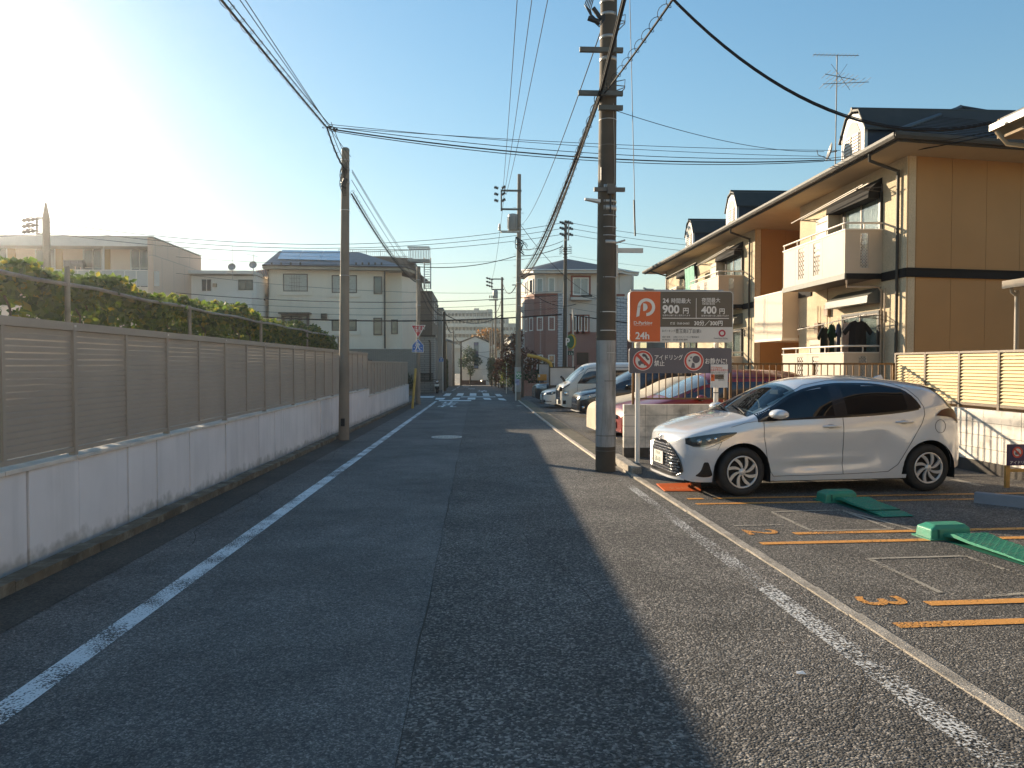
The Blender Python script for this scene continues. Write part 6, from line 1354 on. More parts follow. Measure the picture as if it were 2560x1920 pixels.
# --- long apartment at the far left
Y1 = 46.0; c = P(382, 593, Y1)
PAL = M('far_wall_pale', (.72,.61,.52), .8, .05, 1); PAL2 = brickmat('far_wall_tiles', (.66,.46,.34), (.63,.44,.33), (.46,.34,.26), 1.8, 2.7, mort=.025); OCH = M('door_ochre', (.40,.24,.06), .6, .1)
a1 = thing('apartment_building', 'pale flat-roofed apartment building with ochre doors at the far left, behind the vine', 'apartment building', (c.x-4, Y1, gz(Y1)))
f_ = Fr((0, Y1, 0), 0); xl = -31.0; zt = c.z
mb = MB(); mb.box(xl, c.x-.3, Y1+1.3, Y1+8, -.5, zt-.3); mb.build('wall', PAL, a1)
mb = MB(); mb.box(c.x-.32, c.x, Y1, Y1+7.9, -.5, zt-.05); mb.build('side_wall', PAL2, a1)
mb = MB(); mb.box(xl, c.x-.33, Y1-.02, Y1+8, zt-.55, zt); mb.build('roof_slab', WHITE_D, a1); mb = MB(); mb.box(xl, c.x+.02, Y1-.05, Y1+8, zt, zt+.06); mb.build('roof_edge', STEEL, a1)
zf = P(200, 716, Y1).z
mb = MB(); mb.box(xl, c.x-.33, Y1+.05, Y1+1.3, zf-.35, zf); mb.build('balcony_floor', PAL, a1); mb = MB(); mb.box(xl, c.x-.33, Y1+.1, Y1+.25, zf-3, zf-.36); mb.build('lower_wall', PAL, a1)
fr1 = Fr((0, Y1+1.3, 0), 0)
x_ = lambda u: P(u, 700, Y1+1.3).x
for u0, u1 in ((-60,21),(90,141),(209,258),(327,374)): 
    win(a1, fr1, x_(u0), x_(u1), zf+.02, P(0,617,Y1+1.3).z, WHITE_D, GLASS_D, 2, 2, fw=.07)
for u0, u1 in ((21,41),(141,158),(259,277)): mb = MB(); mb.fb(fr1, x_(u0), x_(u1), zf+.02, P(0,618,Y1+1.3).z, 0, .06); mb.build('door', OCH, a1)
fr1b = Fr((0, Y1+.1, 0), 0); RAILP = M('railing_panel_frosted', (.40,.42,.44), .3, .05, 2)
u = -40
while u < 373:
    r0, r1 = P(u,700,Y1+.1).x, P(u+29,700,Y1+.1).x; mb = MB(); mb.fb(fr1b, r0+.03, r1-.03, zf+.05, P(0,674,Y1).z-.03, 0, -.02); mb.build('railing_panel', RAILP, a1)
    mb = MB(); mb.fb(fr1b, r0-.025, r0+.025, zf-.1, P(0,673,Y1).z, .02, -.03); mb.build('railing_post', WHITE_D, a1); u += 29.3
mb = MB(); mb.fb(fr1b, xl, c.x-.34, P(0,674,Y1).z-.02, P(0,672,Y1).z, .03, -.03); mb.build('handrail', WHITE_D, a1)
mb = MB(); mb.cyl(P(259,611,Y1+.2), P(259,716,Y1+.2), .05, n=8); mb.build('downpipe', WHITE_D, a1)
# clothes on the far balcony
t = thing('laundry', 'row of dark laundry hanging on the far left apartment balcony', 'laundry', P(185, 660, Y1+.7)); mb = MB(); rnd.seed(3)
for k in range(11): q = P(162+4.4*k, 652, Y1+.7); mb.box(q.x, q.x+.09, q.y-.15, q.y+.15, q.z-rnd.uniform(.3,.6), q.z)
mb.cyl(P(158,651,Y1+.7), P(212,651,Y1+.7), .015, n=5); mb.build('clothes', M('laundry_grey', (.12,.12,.13), .9, .5, 5), t)
# --- low white building next to it
Y2 = 52.0; a2 = thing('white_building', 'low white building with flat roof between the far-left apartment and the beige house', 'building', (P(560,700,Y2).x, Y2, gz(Y2)))
WHW = M('white_render', (.72,.72,.70), .8, .05, 1); f2_ = Fr((0, Y2, 0), 0)
x0, x1 = P(440,700,Y2).x, P(640,700,Y2).x; mb = MB(); mb.box(x0, x1, Y2, Y2+8, -.5, P(0,686,Y2).z); mb.build('wall', WHW, a2)
mb = MB(); mb.box(x0-.2, x1, Y2-.5, Y2+8, P(0,683,Y2).z, P(0,675,Y2).z); mb.build('roof_slab', WHITE_D, a2)
win(a2, f2_, *[P(u,700,Y2).x for u in (503,530)], P(0,727,Y2).z, P(0,694,Y2).z, WHITE_D, GLASS_D, 2); win(a2, f2_, *[P(u,700,Y2).x for u in (596,632)], P(0,722,Y2).z, P(0,696,Y2).z, BLACK, GLASS_D, 2)
mb = MB(); mb.box(P(503,0,Y2-1).x, x1, Y2-1.1, Y2-1, -.5, P(0,728,Y2-1).z); mb.build('parapet', WHW, a2)
mb = MB(); q = P(537,713,Y2-.1); mb.box(q.x-.12,q.x+.12,q.y-.1,q.y+.09,q.z-.12,q.z+.12); mb.build('wall_lamp', M('lamp_housing', (.4,.3,.2), .5), a2)
for nm, u, v, lab in (('satellite_dish', 580, 668, 'round satellite dish on the white building roof'), ('satellite_dish', 633, 663, 'round satellite dish beside the beige house')):
    t = thing(nm, lab, 'satellite dish', P(u, v, Y2-.7)); cq = P(u, v, Y2-.7); mb = MB(); mb.lathe([(0,0),(.15,.02),(.26,.08),(.24,.09)], cq, (.1,-1,.25), 18); mb.build('dish', M('dish_pale', (.34,.35,.37), .5), t)
    mb = MB(); mb.cyl(cq+Vector((0,.08,0)), cq+Vector((0,.1,-.8)), .03, n=6)
    if u == 580: mb.cyl(cq+Vector((0,.1,0)), cq+Vector((0,.1,1.5)), .015, n=5)
    else:
        mb.cyl(cq+Vector((0,.1,0)), cq+Vector((0,.1,.75)), .02, n=5); a = cq+Vector((-.5,.1,.75)); b = cq+Vector((.3,.1,.6)); mb.cyl(a, b, .012, n=4)
        for k in range(6): p = a.lerp(b, k/5); mb.cyl(p+Vector((0,-.2,-.08)), p+Vector((0,.2,.08)), .008, n=4)
    mb.build('mast', STEEL, t)
# --- beige two-storey house with solar panels
Y3 = 54.0; bh = thing('beige_house', 'beige two-storey house with solar panels and slate hip roof across the left side street', 'house', (P(800,900,Y3).x, Y3, gz(Y3)))
BEI = M('beige_siding', (.76,.71,.62), .8, .04, .6, .2, 90, grime=.12, gcol=(.45,.40,.33), gs=.8, streak=True); DKB = M('window_frame_dark', (.05,.04,.035), .4); ROOFS = M('roof_slate_grey', (.16,.19,.23), .55, .15, 3); SOL = M('solar_panel', (.12,.16,.22), .15, .1, 2, spec=.9, coat=.5)
f3_ = Fr((0, Y3, 0), 0); X3 = lambda u: P(u, 800, Y3).x; Z3 = lambda v: P(900, v, Y3).z
zz2 = lambda x, y: (600+x*.26525, 560+y*.26525)
ze = Z3(666)
mb = MB(); mb.box(X3(672.5), X3(962), Y3, Y3+9, -.5, ze); mb.build('wall', BEI, bh)
mb = MB(); mb.box(X3(632), X3(672.3), Y3+1.0, Y3+7, -.5, Z3(722)); mb.build('side_wing', BEI, bh)
# angled bay and porch wing to the right
def vwall(u0, y0, u1, y1, v0, v1, m, nm, par, vb=None):
    a, b = P(u0, 800, y0), P(u1, 800, y1); ang = math.degrees(math.atan2(y1-y0, b.x-a.x)); fr = Fr((a.x, y0, 0), ang); ln = math.hypot(b.x-a.x, y1-y0); mb = MB(); zt_ = P(u0, v1, y0).z; mb.fb(fr, 0, ln, P(u0, v0, y0).z if v0 else -.8, zt_, 0, -.15); mb.build(nm, m, par); return fr, ln
vwall(963, Y3+.6, 1004.5, Y3+.6, 0, 681, BEI, 'wall', bh); frp, lnp = vwall(1004.6, Y3+.6, 1041, Y3+3.0, 0, 690, BEI, 'wall', bh)
mb = MB(); mb.box(X3(963), X3(1004), Y3+.76, Y3+8, -.5, Z3(690)); mb.build('wing_core', BEI, bh)
for (x0_, y0_, x1_, y1_, sur, mulc) in ((410,473,643,640,1,5), (868,483,1105,652,1,5), (1262,493,1342,660,0,0), (865,900,1100,1008,1,0), (1258,883,1340,1047,0,0)):
    (u0, v0), (u1, v1) = zz2(x0_, y0_), zz2(x1_, y1_); win(bh, f3_, X3(u0), X3(u1), Z3(v1), Z3(v0), DKB, GLASS_C if x0_ < 1200 and y0_ < 800 else GLASS_B, 1 if not sur else 2 if y0_ > 800 else 1, 1, BEI if sur else None, .22, mulc, fw=.07)
(u0, v0), (u1, v1) = zz2(400, 855), zz2(655, 968); w_ = win(bh, f3_, X3(u0), X3(u1), Z3(v1), Z3(v0), DKB, GLASS_C, 3, 1, None, .2, 6, fw=.14, proud=.35); 
mb = MB(); mb.fb(f3_, X3(u0)-.15, X3(u1)+.15, Z3(v0)+.01, Z3(v0)+.12, 0, .6); mb.build('bay_hood', DKB, w_)
(u0, v0), (u1, v1) = zz2(1425, 890), zz2(1488, 1030); fb_ = Fr((0, Y3+.6, 0), 0); win(bh, fb_, P(u0,800,Y3+.6).x, P(u1,800,Y3+.6).x, P(0,v1,Y3+.6).z, P(0,v0,Y3+.6).z, DKB, GLASS_B, fw=.06)
(u0, v0), (u1, v1) = zz2(768, 846), zz2(822, 895); mb = MB(); mb.fb(f3_, X3(u0), X3(u1), Z3(v1), Z3(v0), 0, .22); mb.build('vent_hood', DKB, bh)
mb = MB(); mb.fb(f3_, X3(962)-.05, X3(962)+.06, .3, ze, .0, .1); mb.build('downpipe', DKB, bh); mb = MB(); mb.fb(f3_, X3(671), X3(673.5), Z3(745), ze, 0, .1); mb.build('downpipe', DKB, bh)
mb = MB(); mb.tube([P(672,745,Y3-.1), P(650,752,Y3-.1), P(634,757,Y3-.1), P(633,780,Y3-.1)], .07, 6); mb.build('downpipe', DKB, bh)
# roof: eave, ridge
def P3(u, v, dy=0): return P(u, v, Y3+dy)
e0, e1 = P3(655.5, 663, -.7), P3(1014, 668, -.7); rg0, rg1 = P3(700, 627, 4.0), P3(898, 631, 4.0); eb0, eb1 = e0+Vector((0,10.4,0)), e1+Vector((1.2,10.4,0))
e2 = P3(1038, 676, 1.2)
roof_courses(e0, e1, rg1, rg0, 14, ROOFS, par=bh); roof_courses(eb0, e0, rg0, rg0, 10, ROOFS, par=bh); roof_courses(e1, e2, rg1, rg1, 12, ROOFS, par=bh); roof_courses(e2, eb1, rg1, rg1, 8, ROOFS, par=bh); roof_courses(eb1, eb0, rg0, rg1, 8, ROOFS, par=bh)
mb = MB(); d_ = Vector((0,0,-.22)); u_ = Vector((0,0,.03)); mb.grid([[e0+d_, e1+d_, e2+d_], [e0+u_, e1+u_, e2+u_], ], sm=False); mb.grid([[e0+d_, e1+d_, e2+d_], [e0+d_+Vector((0,1.2,0)), e1+d_+Vector((0,1.2,0)), e2+d_+Vector((-.5,1.5,0))]], sm=False); mb.build('eave_board', M('eave_beige', (.36,.33,.27), .7), bh)
mb = MB(); mb.tube([e0+Vector((0,-.07,0)), e1+Vector((0,-.07,0)), e2+Vector((.05,-.05,0))], .05, 6); mb.build('gutter', DKB, bh)
nn_ = (e1-e0).cross(rg0-e0).normalized(); nn_ = nn_ if nn_.z > 0 else -nn_
s0, s1, s2_, s3 = [P(u, v, Y3) for u, v in ((0,0),)*4]
def onroof(u, v):     # ray onto the front slope
    d = ray(u, v); o = Vector((0,0,EYE)); t = (e0-o).dot(nn_)/d.dot(nn_); return o + d*t + nn_*.10
A, B_, C_, D_ = [onroof(*zz2(*q)) for q in ((352,342),(945,357),(990,266),(400,255))]
for i in range(3):
    for j in range(3):
        f00 = lambda s, t: (A.lerp(B_, s)).lerp(D_.lerp(C_, s), t)
        q = [f00((i+a)/3 + (.003 if a == 0 else -.003), (j+b)/3 + (.012 if b == 0 else -.012)) for a, b in ((0,0),(1,0),(1,1),(0,1))]
        mb = MB(); mb.hexa([p - nn_*.04 for p in q] + q); mb.build('solar_panel', SOL, bh)
for k in range(9): p = onroof(*zz2(1095+60*(k % 5) if k < 5 else 300+90*(k-5), 384)); mb = MB(); mb.box(p.x-.06,p.x+.06,p.y-.03,p.y+.03,p.z-.12,p.z+.06); mb.build('snow_guard', DKB, bh)
# translucent terrace canopy to the left
mb = MB(); 
for k in range(5): a, b = P3(641+6*k, 676-1.1*k, .5), P3(650+5.4*k, 694, -.3); mb.tube([a, b], .03, 4)
mb.build('canopy_rafter', M('canopy_orange', (.45,.25,.15), .6), bh); mb = MB(); mb.quad(P3(638,677,.6), P3(672,672,.6), P3(672,692,-.3), P3(648,690,-.3)); mb.build('canopy_sheet', M('canopy_sheet', (.20,.14,.10), .4), bh)
mb = MB(); mb.tube([P3(634,712,.9), P3(670,713,.9)], .03, 4); [mb.tube([P3(634+6*k,712,.9), P3(634+6*k,720,.9)], .02, 4) for k in range(7)]; mb.build('terrace_railing', DKB, bh)
# intercom/garden things in front of the house
frg = Fr((0, Y3-1.5, 0), 0); mb = MB(); mb.box(P(600,0,Y3-1.5).x, P(1037,0,Y3-1.5).x, Y3-1.6, Y3-1.45, -1, P(0,872,Y3-1.5).z); gw_ = thing('garden_wall', 'low beige tiled garden wall at the foot of the beige house', 'wall', (P(800,0,Y3-1.5).x, Y3-1.5, gz(Y3))); mb.build('wall', brickmat('garden_tile', (.30,.27,.23), (.27,.24,.20), (.16,.14,.12), .3, .08, mort=.012), gw_)
mb = MB(); mb.box(P(600,0,Y3-1.5).x, P(1037,0,Y3-1.5).x, Y3-1.64, Y3-1.41, P(0,872,Y3-1.5).z, P(0,870.5,Y3-1.5).z); mb.build('coping', CONC_CAP, gw_)
# --- brown tiled building with roof terrace cage
Y4 = 60.0; tb = thing('brown_tile_building', 'dark brown tiled building with roof terrace cage and ladder on the left corner', 'building', (P(1060,900,Y4).x, Y4, gz(Y4)))
BRT = brickmat('brown_tiles', (.22,.17,.13), (.19,.15,.12), (.12,.10,.08), .25, .09, mort=.012); GRT = brickmat('grey_tiles', (.40,.36,.32), (.36,.33,.29), (.13,.125,.12), .9, .17, mort=.014)
q0, q1 = P(1044,900,Y4).x, P(1081,900,Y4).x
mb = MB(); mb.box(q0-12, q1, Y4, Y4+9, P(0,842,Y4).z, P(0,722,Y4).z); mb.build('wall', BRT, tb)
Y4b = Y4-1.6; z_ = P(1060,842,Y4b).z; xb1 = P(1086,900,Y4b).x
mb = MB(); mb.box(P(1040,900,Y4b).x-3, xb1, Y4b, Y4-.01, -1, z_); mb.build('lower_wing', GRT, tb); mb = MB(); mb.box(P(1040,900,Y4b).x-3, xb1+.1, Y4b-.1, Y4-.01, z_, z_+.14); mb.build('lower_roof', DKB, tb)
frq = Fr((0, Y4b, 0), 0); mb = MB(); mb.fb(frq, P(1048,0,Y4b).x, P(1080,0,Y4b).x, P(0,936,Y4b).z, P(0,934,Y4b).z, .05, .12); mb.fb(frq, P(1048,0,Y4b).x, P(1080,0,Y4b).x, P(0,954,Y4b).z, P(0,952.5,Y4b).z, .05, .12)
for k in range(12): x = P(1048+2.8*k,0,Y4b).x; mb.fb(frq, x, x+.025, P(0,953,Y4b).z, P(0,935,Y4b).z, .06, .10)
mb.build('guard_rail', BLACK, tb); mb = MB(); mb.tube([P(1072,850,Y4b-.1), P(1076,856,Y4b-.1), P(1076,950,Y4b-.1)], .06, 6); mb.build('downpipe', DKB, tb)
yr = Y4+.3; mb = MB(); mb.box(q0-9, q1-.6, Y4+.1, Y4+8.9, P(0,722,Y4).z, P(0,645,Y4+.2).z); 
pr = [P(924+a,b,yr) for a, b in ((0,640),(108,645),(114,668),(114,722),(0,722))]; m2 = MB(); m2.add([p for p in pr] + [p+Vector((0,8,0)) for p in pr], [(0,1,2,3,4),(9,8,7,6,5)] + [(k,5+k,5+(k+1)%5,(k+1)%5) for k in range(5)]); m2.build('upper_wall', BRT, tb)
mb = MB(); 
for v in (624, 641): mb.tube([P(846,v,yr), P(1020,v,yr)], .03, 4)
for k in range(35): mb.tube([P(846+5*k,624,yr), P(846+5*k,642,yr)], .012 if k % 7 else .03, 4)
mb.build('terrace_railing', STEEL, tb)
cg = thing_part('ladder_cage', tb); mb = MB()
for v in (614, 646): mb.box(P(1021,v,yr).x, P(1075,v,yr).x, yr-.9, yr-.84, P(0,v,yr).z-.06, P(0,v,yr).z+.06); mb.box(P(1021,v,yr).x, P(1075,v,yr).x, yr+.2, yr+.26, P(0,v,yr).z-.06, P(0,v,yr).z+.06)
mb.box(P(1021,0,yr).x, P(1075,0,yr).x, yr-.9, yr+.26, P(0,649,yr).z-.04, P(0,646,yr).z); mb.build('cage_frame', STEEL, cg)
for k in range(14): mb = MB(); x = P(1022.5+4*k,0,yr).x; mb.box(x-.03,x+.03,yr-.88,yr-.85,P(0,646,yr).z,P(0,614,yr).z); mb.build('cage_bar', WHITE_D, cg)
for u in (1060, 1076): mb = MB(); mb.box(P(u,0,yr).x-.045,P(u,0,yr).x+.045,yr-.7,yr-.62,P(0,720,yr).z,P(0,640,yr).z); mb.build('ladder_rail', WHITE_D, cg)
for k in range(13): mb = MB(); z = P(0,718-6*k,yr).z; mb.box(P(1060,0,yr).x,P(1076,0,yr).x,yr-.68,yr-.64,z-.02,z+.03); mb.build('rung', WHITE_D, cg)
mb = MB(); [mb.tube([P(1055+4*k,706,Y4-.3), P(1055+4*k,722,Y4-.3)], .02, 4) for k in range(6)]; mb.tube([P(1055,706,Y4-.3), P(1077,706,Y4-.3)], .025, 4); mb.build('balcony_rail', BLACK, tb)

# --- street-side row further on, left
def box_house(name, label, x0, x1, y0, y1, ztop, m, roof=None, eave=.3, wins=(), side='R', rm=None):
    t = thing(name, label, 'house', ((x0+x1)/2, y0, gz(y0))); mb = MB(); mb.box(x0, x1, y0, y1, -3, ztop); mb.build('wall', m, t)
    rm = rm or ROOFS
    if roof:
        xm, ym = (x0+x1)/2, (y0+y1)/2; e = eave; A = [Vector(p) for p in ((x0-e,y0-e,ztop),(x1+e,y0-e,ztop),(x1+e,y1+e,ztop),(x0-e,y1+e,ztop))]
        if roof == 'hip':
            k = min(x1-x0, y1-y0)/2; a, b = (Vector((xm, y0+k, ztop+k*.45)), Vector((xm, y1-k, ztop+k*.45))) if y1-y0 >= x1-x0 else (Vector((x0+k, ym, ztop+k*.45)), Vector((x1-k, ym, ztop+k*.45)))
            mb = MB(); mb.add(A+[a,b], [(0,1,4),(1,2,5,4),(2,3,5),(3,0,4,5)] if y1-y0 >= x1-x0 else [(0,1,5,4),(1,2,5),(2,3,4,5),(3,0,4)]); mb.add([p+Vector((0,0,-.15)) for p in A]+A, [(3,2,1,0),(0,1,5,4),(1,2,6,5),(2,3,7,6),(3,0,4,7)])
        elif roof == 'gable':
            h = (x1-x0)/2*.42; mb = MB(); a, b = Vector((xm,y0-e,ztop+h)), Vector((xm,y1+e,ztop+h)); dn = Vector((0,0,.14))
            mb.hexa([A[0],a,b,A[3],A[0]+dn,a+dn,b+dn,A[3]+dn]); mb.hexa([a,A[1],A[2],b,a+dn,A[1]+dn,A[2]+dn,b+dn]); 
            m2 = MB(); m2.add([(x0,y0,ztop-.01),(x1,y0,ztop-.01),(xm,y0,ztop+h*.96),(x0,y1,ztop-.01),(x1,y1,ztop-.01),(xm,y1,ztop+h*.96)], [(0,1,2),(5,4,3),(0,2,5,3),(1,4,5,2)]); m2.build('gable_wall', m, t)
        else: mb = MB(); mb.box(x0-e*.3, x1+e*.3, y0-e*.3, y1+e*.3, ztop, ztop+.15)
        mb.build('roof', rm, t)
    for w_ in wins:
        face, a, b, z0, z1 = w_
        if face == 'F': win(t, Fr((0,y0,0),0), a, b, z0, z1, WHITE_D, GLASS_B, 2, fw=.07)
        elif face == 'E': win(t, Fr((x1,0,0),90), a, b, z0, z1, WHITE_D, GLASS_B, 2, fw=.07)
        elif face == 'W': win(t, Fr((x0,0,0),-90), -b, -a, z0, z1, WHITE_D, GLASS_B, 2, fw=.07)
    return t
GRYH = M('grey_render', (.46,.44,.40), .8, .08, .8); TANH = M('tan_render', (.48,.36,.20), .8, .06, .8); PALH = M('pale_render', (.48,.47,.45), .8, .06, .8)
box_house('street_house', 'narrow pale grey house just behind the brown tiled corner building', -10, -3.05, 69.5, 76, P(0,770,70).z, GRYH, 'flat', wins=[('E',70.5,71.7,4,5.4),('E',73,74.2,4,5.4),('E',70.5,71.7,1.2,2.4)])
box_house('street_house', 'taller grey house with flat roof behind the motorcycle on the left of the street', -9, -3.45, 61.8, 69, P(0,757,66).z, M('dark_grey_render', (.20,.195,.19), .8), 'flat', wins=[('E',62.5,63.5,5,6.6),('E',65,66,5,6.6),('E',62.5,63.5,1.2,2.6)])
box_house('street_house', 'tan house with flat roof on the left of the street past the hedge', -9, -3.35, 82.5, 88, P(0,850,83).z, TANH, 'flat')
box_house('street_house', 'pale house with small balcony before the end of the street on the left', -8, -2.75, 89, 95.5, P(0,856,90).z, PALH, 'gable', wins=[('E',90,91.3,2.2,3.4)])
Y9 = 100.5; xg0, xg1 = P(1151,0,Y9).x, P(1223,0,Y9).x
WG = box_house('gabled_house', 'white gabled building with a tall stained window closing the end of the street', xg0, xg1, Y9, Y9+14, P(0,855,Y9).z, M('gabled_house_render', (.60,.62,.62), .8, .08, .6), 'gable', .15, rm=M('gable_roof', (.10,.08,.06), .6))
f9 = Fr((0, Y9, 0), 0); mb = MB(); a, b = P(1183.5,0,Y9).x, P(1195,0,Y9).x; mb.fb(f9, a, b, P(0,922,Y9).z, P(0,854,Y9).z, 0, .04); cwin = mb.build('window', DKB, WG)
rnd.seed(5)
for k in range(9):
    v0 = 855+7.3*k; mb = MB(); mb.fb(f9, a+.04, b-.04, P(0,v0+6.9,Y9).z, P(0,v0,Y9).z, .04, .06); mb.build('pane', M('stained_pane', rnd.choice([(.05,.09,.22),(.10,.16,.28),(.20,.25,.28),(.04,.06,.14),(.12,.12,.22)]), .2), cwin)
mb = MB(); mb.fb(f9, P(1206,0,Y9).x, xg1, P(0,966,Y9).z-.5, P(0,939,Y9).z, 0, .3); mb.build('porch', WHW, WG); mb = MB(); mb.fb(f9, xg0, xg1, P(0,924,Y9).z, P(0,923,Y9).z, 0, .05); mb.build('ledge', GRYH, WG)
# planter wall at the T-junction
gp_ = thing('brick_planter', 'long low brown brick planter wall in front of the white gabled building', 'planter', (0, 99.4, gz(99.4)))
mb = MB(); mb.box(P(1152,0,99.4).x, P(1214,0,99.4).x, 99.2, 99.8, -3, P(0,952,99.4).z); mb.build('wall', brickmat('planter_brick', (.10,.055,.04), (.08,.045,.035), (.05,.04,.035), .25, .08), gp_)
t = thing('garden_lamp', 'small lit lamp by the planter at the end of the street', 'lamp', P(1203, 952, 99)); em = bpy.data.materials.new('lamp_glow'); em.use_nodes = True; em.node_tree.nodes['Principled BSDF'].inputs['Emission Color'].default_value = (1,.85,.6,1); em.node_tree.nodes['Principled BSDF'].inputs['Emission Strength'].default_value = 3
mb = MB(); q = P(1203,952,99); mb.lathe([(0,-.08),(.07,-.04),(.08,0),(.07,.05),(0,.08)], q, (0,0,1), 10); mb.build('bulb', em, t); mb = MB(); mb.cyl(q+Vector((0,0,-.08)), (q.x,q.y,gz(99)), .03, n=6); mb.build('post', BLACK, t)
# --- big apartment block far away
Y10 = 240.0; ab = thing('apartment_block', 'long many-storeyed grey apartment block far behind the end of the street', 'apartment block', (P(1190,0,Y10).x, Y10, gz(Y10)))
FARW = M('far_block_wall', (.42,.40,.36), .9, .05, .1); FARB = M('far_block_parapet', (.54,.52,.47), .9, .05, .1)
X10 = lambda u: P(u,0,Y10).x; Z10 = lambda v: P(0,v,Y10).z; f10 = Fr((0,Y10,0),0)
mb = MB(); mb.box(X10(1096), X10(1231), Y10, Y10+12, -4, Z10(771)); mb.build('wall', FARW, ab); mb = MB(); mb.box(X10(1231)+.02, X10(1272), Y10+1, Y10+12, -4, Z10(792)); mb.build('wall', FARW, ab); mb = MB(); mb.box(X10(1272)+.02, X10(1300), Y10+2, Y10+12, -4, Z10(804)); mb.build('wall', FARW, ab)
for k, v in enumerate((788, 806, 824, 842, 860)):
    ur = 1231 if k == 0 else 1270 if k == 1 else 1296
    mb = MB(); mb.box(X10(1098), X10(ur), Y10-1.4, Y10-1.25, Z10(v+8), Z10(v)); mb.box(X10(1098), X10(ur), Y10-1.4, Y10, Z10(v+9), Z10(v+8)); mb.build('balcony_parapet', FARB, ab)
    u = 1100
    while u < ur-5:
        mb = MB(); mb.fb(f10, X10(u), X10(u+5), Z10(v), Z10(v-8.5), 0, .1); mb.build('window', GLASS_D, ab); mb = MB(); mb.box(X10(u+7.2), X10(u+8), Y10-1.2, Y10, Z10(v), Z10(v-9)); mb.build('balcony_divider', FARB, ab); u += 9.2
mb = MB(); mb.box(X10(1216), X10(1230), Y10+1, Y10+5, Z10(771), Z10(768)); [mb.cyl((X10(u),Y10+1,Z10(771)), (X10(u),Y10+1,Z10(766)), .35, n=8) for u in (1186,1190,1194)]; mb.build('roof_tank', FARB, ab)

# --- brick and grey house on the right corner
Y5 = 52.0; rh = thing('brick_house', 'grey and red-brick two-storey house with rounded corner bay on the right street corner', 'house', (P(1450,900,Y5).x, Y5, gz(Y5)))
BRK = brickmat('red_brick', (.33,.095,.055), (.25,.070,.045), (.52,.42,.36), .23, .075, mort=.011); WBL = brickmat('white_block', (.66,.64,.62), (.61,.59,.58), (.22,.22,.23), .42, .17, mort=.014); GRW = M('house_grey_wall', (.64,.60,.55), .8, .05, .8); TERR = M('terracotta_trim', (.26,.085,.055), .7)
zz4 = lambda x, y: (1240+x*.24112, 400+y*.24112); zz5 = lambda x, y: (1240+x*.25316, 760+y*.25316)
ze = P(0, 676, Y5).z; zs = P(0, 727, Y5).z; zq = P(0, 827, Y5).z
# corner bay: facets
fac = [(1312, 3.2), (1321, 1.5), (1337, .55), (1364, .0), (1394, -.05)]
pts5 = [P(u, 800, Y5+d) for u, d in fac]
for k in range(4):
    a, b = pts5[k], pts5[k+1]; ang = math.degrees(math.atan2(b.y-a.y, b.x-a.x)); fr = Fr((a.x, a.y, 0), ang); ln = math.hypot(b.x-a.x, b.y-a.y)
    mb = MB(); mb.fb(fr, 0, ln, zs, ze, 0, -.15); mb.build('bay_wall', GRW, rh); mb = MB(); mb.fb(fr, 0, ln, zs-.12, zs, .05, -.14); mb.build('bay_band', TERR, rh); mb = MB(); mb.fb(fr, 0, ln, -1.2, zs-.12, .03, -.15); mb.build('brick_wall', BRK, rh)
    m_ = ln*.22
    win(rh, fr, m_, ln-m_, P(0,727-3,Y5).z, P(0,686,Y5).z, WHITE, GLASS_C if k != 1 else GLASS_D, 1, 1, fw=.07); win(rh, fr, m_, ln-m_, P(0,823,Y5).z, P(0,787,Y5).z, WHITE, GLASS_B, fw=.07)
    fr = Fr((a.x, a.y-.03 if k > 1 else a.y, 0), ang); win(rh, fr, m_, ln-m_, P(0,925,Y5).z, P(0,886,Y5).z, WHITE, GLASS_D, 1, 2, fw=.07, proud=.08)
X5 = lambda u: P(u,800,Y5).x; f5 = Fr((0,Y5,0),0)
mb = MB(); mb.box(X5(1394)+.01, X5(1419), Y5-.05, Y5+8, -1.2, zs); mb.build('block_pier', WBL, rh); mb = MB(); mb.box(X5(1394)+.01, X5(1419), Y5, Y5+8, zs, ze); mb.build('wall', GRW, rh)
mb = MB(); mb.box(X5(1419)+.01, X5(1548), Y5+.05, Y5+8, zq, ze); mb.build('wall', GRW, rh); mb = MB(); mb.box(X5(1419)+.01, X5(1541), Y5+.05, Y5+8, -1.2, zq); mb.build('brick_wall', BRK, rh)
mb = MB(); mb.box(X5(1541)+.01, X5(1568), Y5-.03, Y5+8, -1.2, P(0,735,Y5).z); mb.build('block_pier', WBL, rh); mb = MB(); mb.box(X5(1548)+.01, X5(1584), Y5, Y5+8, P(0,735,Y5).z, ze); mb.build('wall', GRW, rh); mb = MB(); mb.box(X5(1568)+.01, X5(1590), Y5+.6, Y5+8, -1.2, P(0,735,Y5).z); mb.build('brick_wall', BRK, rh)
mb = MB(); mb.fb(f5, X5(1541), X5(1561), P(0,733,Y5).z, P(0,728,Y5).z, .0, .06); mb.build('bay_band', TERR, rh)
f5b = Fr((0,Y5+.05,0),0)
(u0,v0),(u1,v1) = zz4(795,1182), zz4(962,1375); win(rh, f5b, X5(u0), X5(u1), P(0,v1,Y5).z, P(0,v0,Y5).z, WHITE, GLASS_C, 2, 1, TERR, .13, fw=.09)
mb = MB(); mb.fb(f5b, X5(zz4(770,0)[0]), X5(zz4(990,0)[0]), P(0,zz4(0,1430)[1],Y5).z, P(0,zz4(0,1400)[1],Y5).z, 0, .5); mb.build('window_box', GRW, rh)
mb = MB(); mb.fb(f5b, X5(zz4(875,0)[0]), X5(zz4(985,0)[0]), P(0,zz4(0,1400)[1],Y5).z, P(0,zz4(0,1375)[1],Y5).z, .2, .5); mb.build('window_box_rail', BLACK, rh)
(u0,v0),(u1,v1) = zz5(750,95), zz5(915,255); 
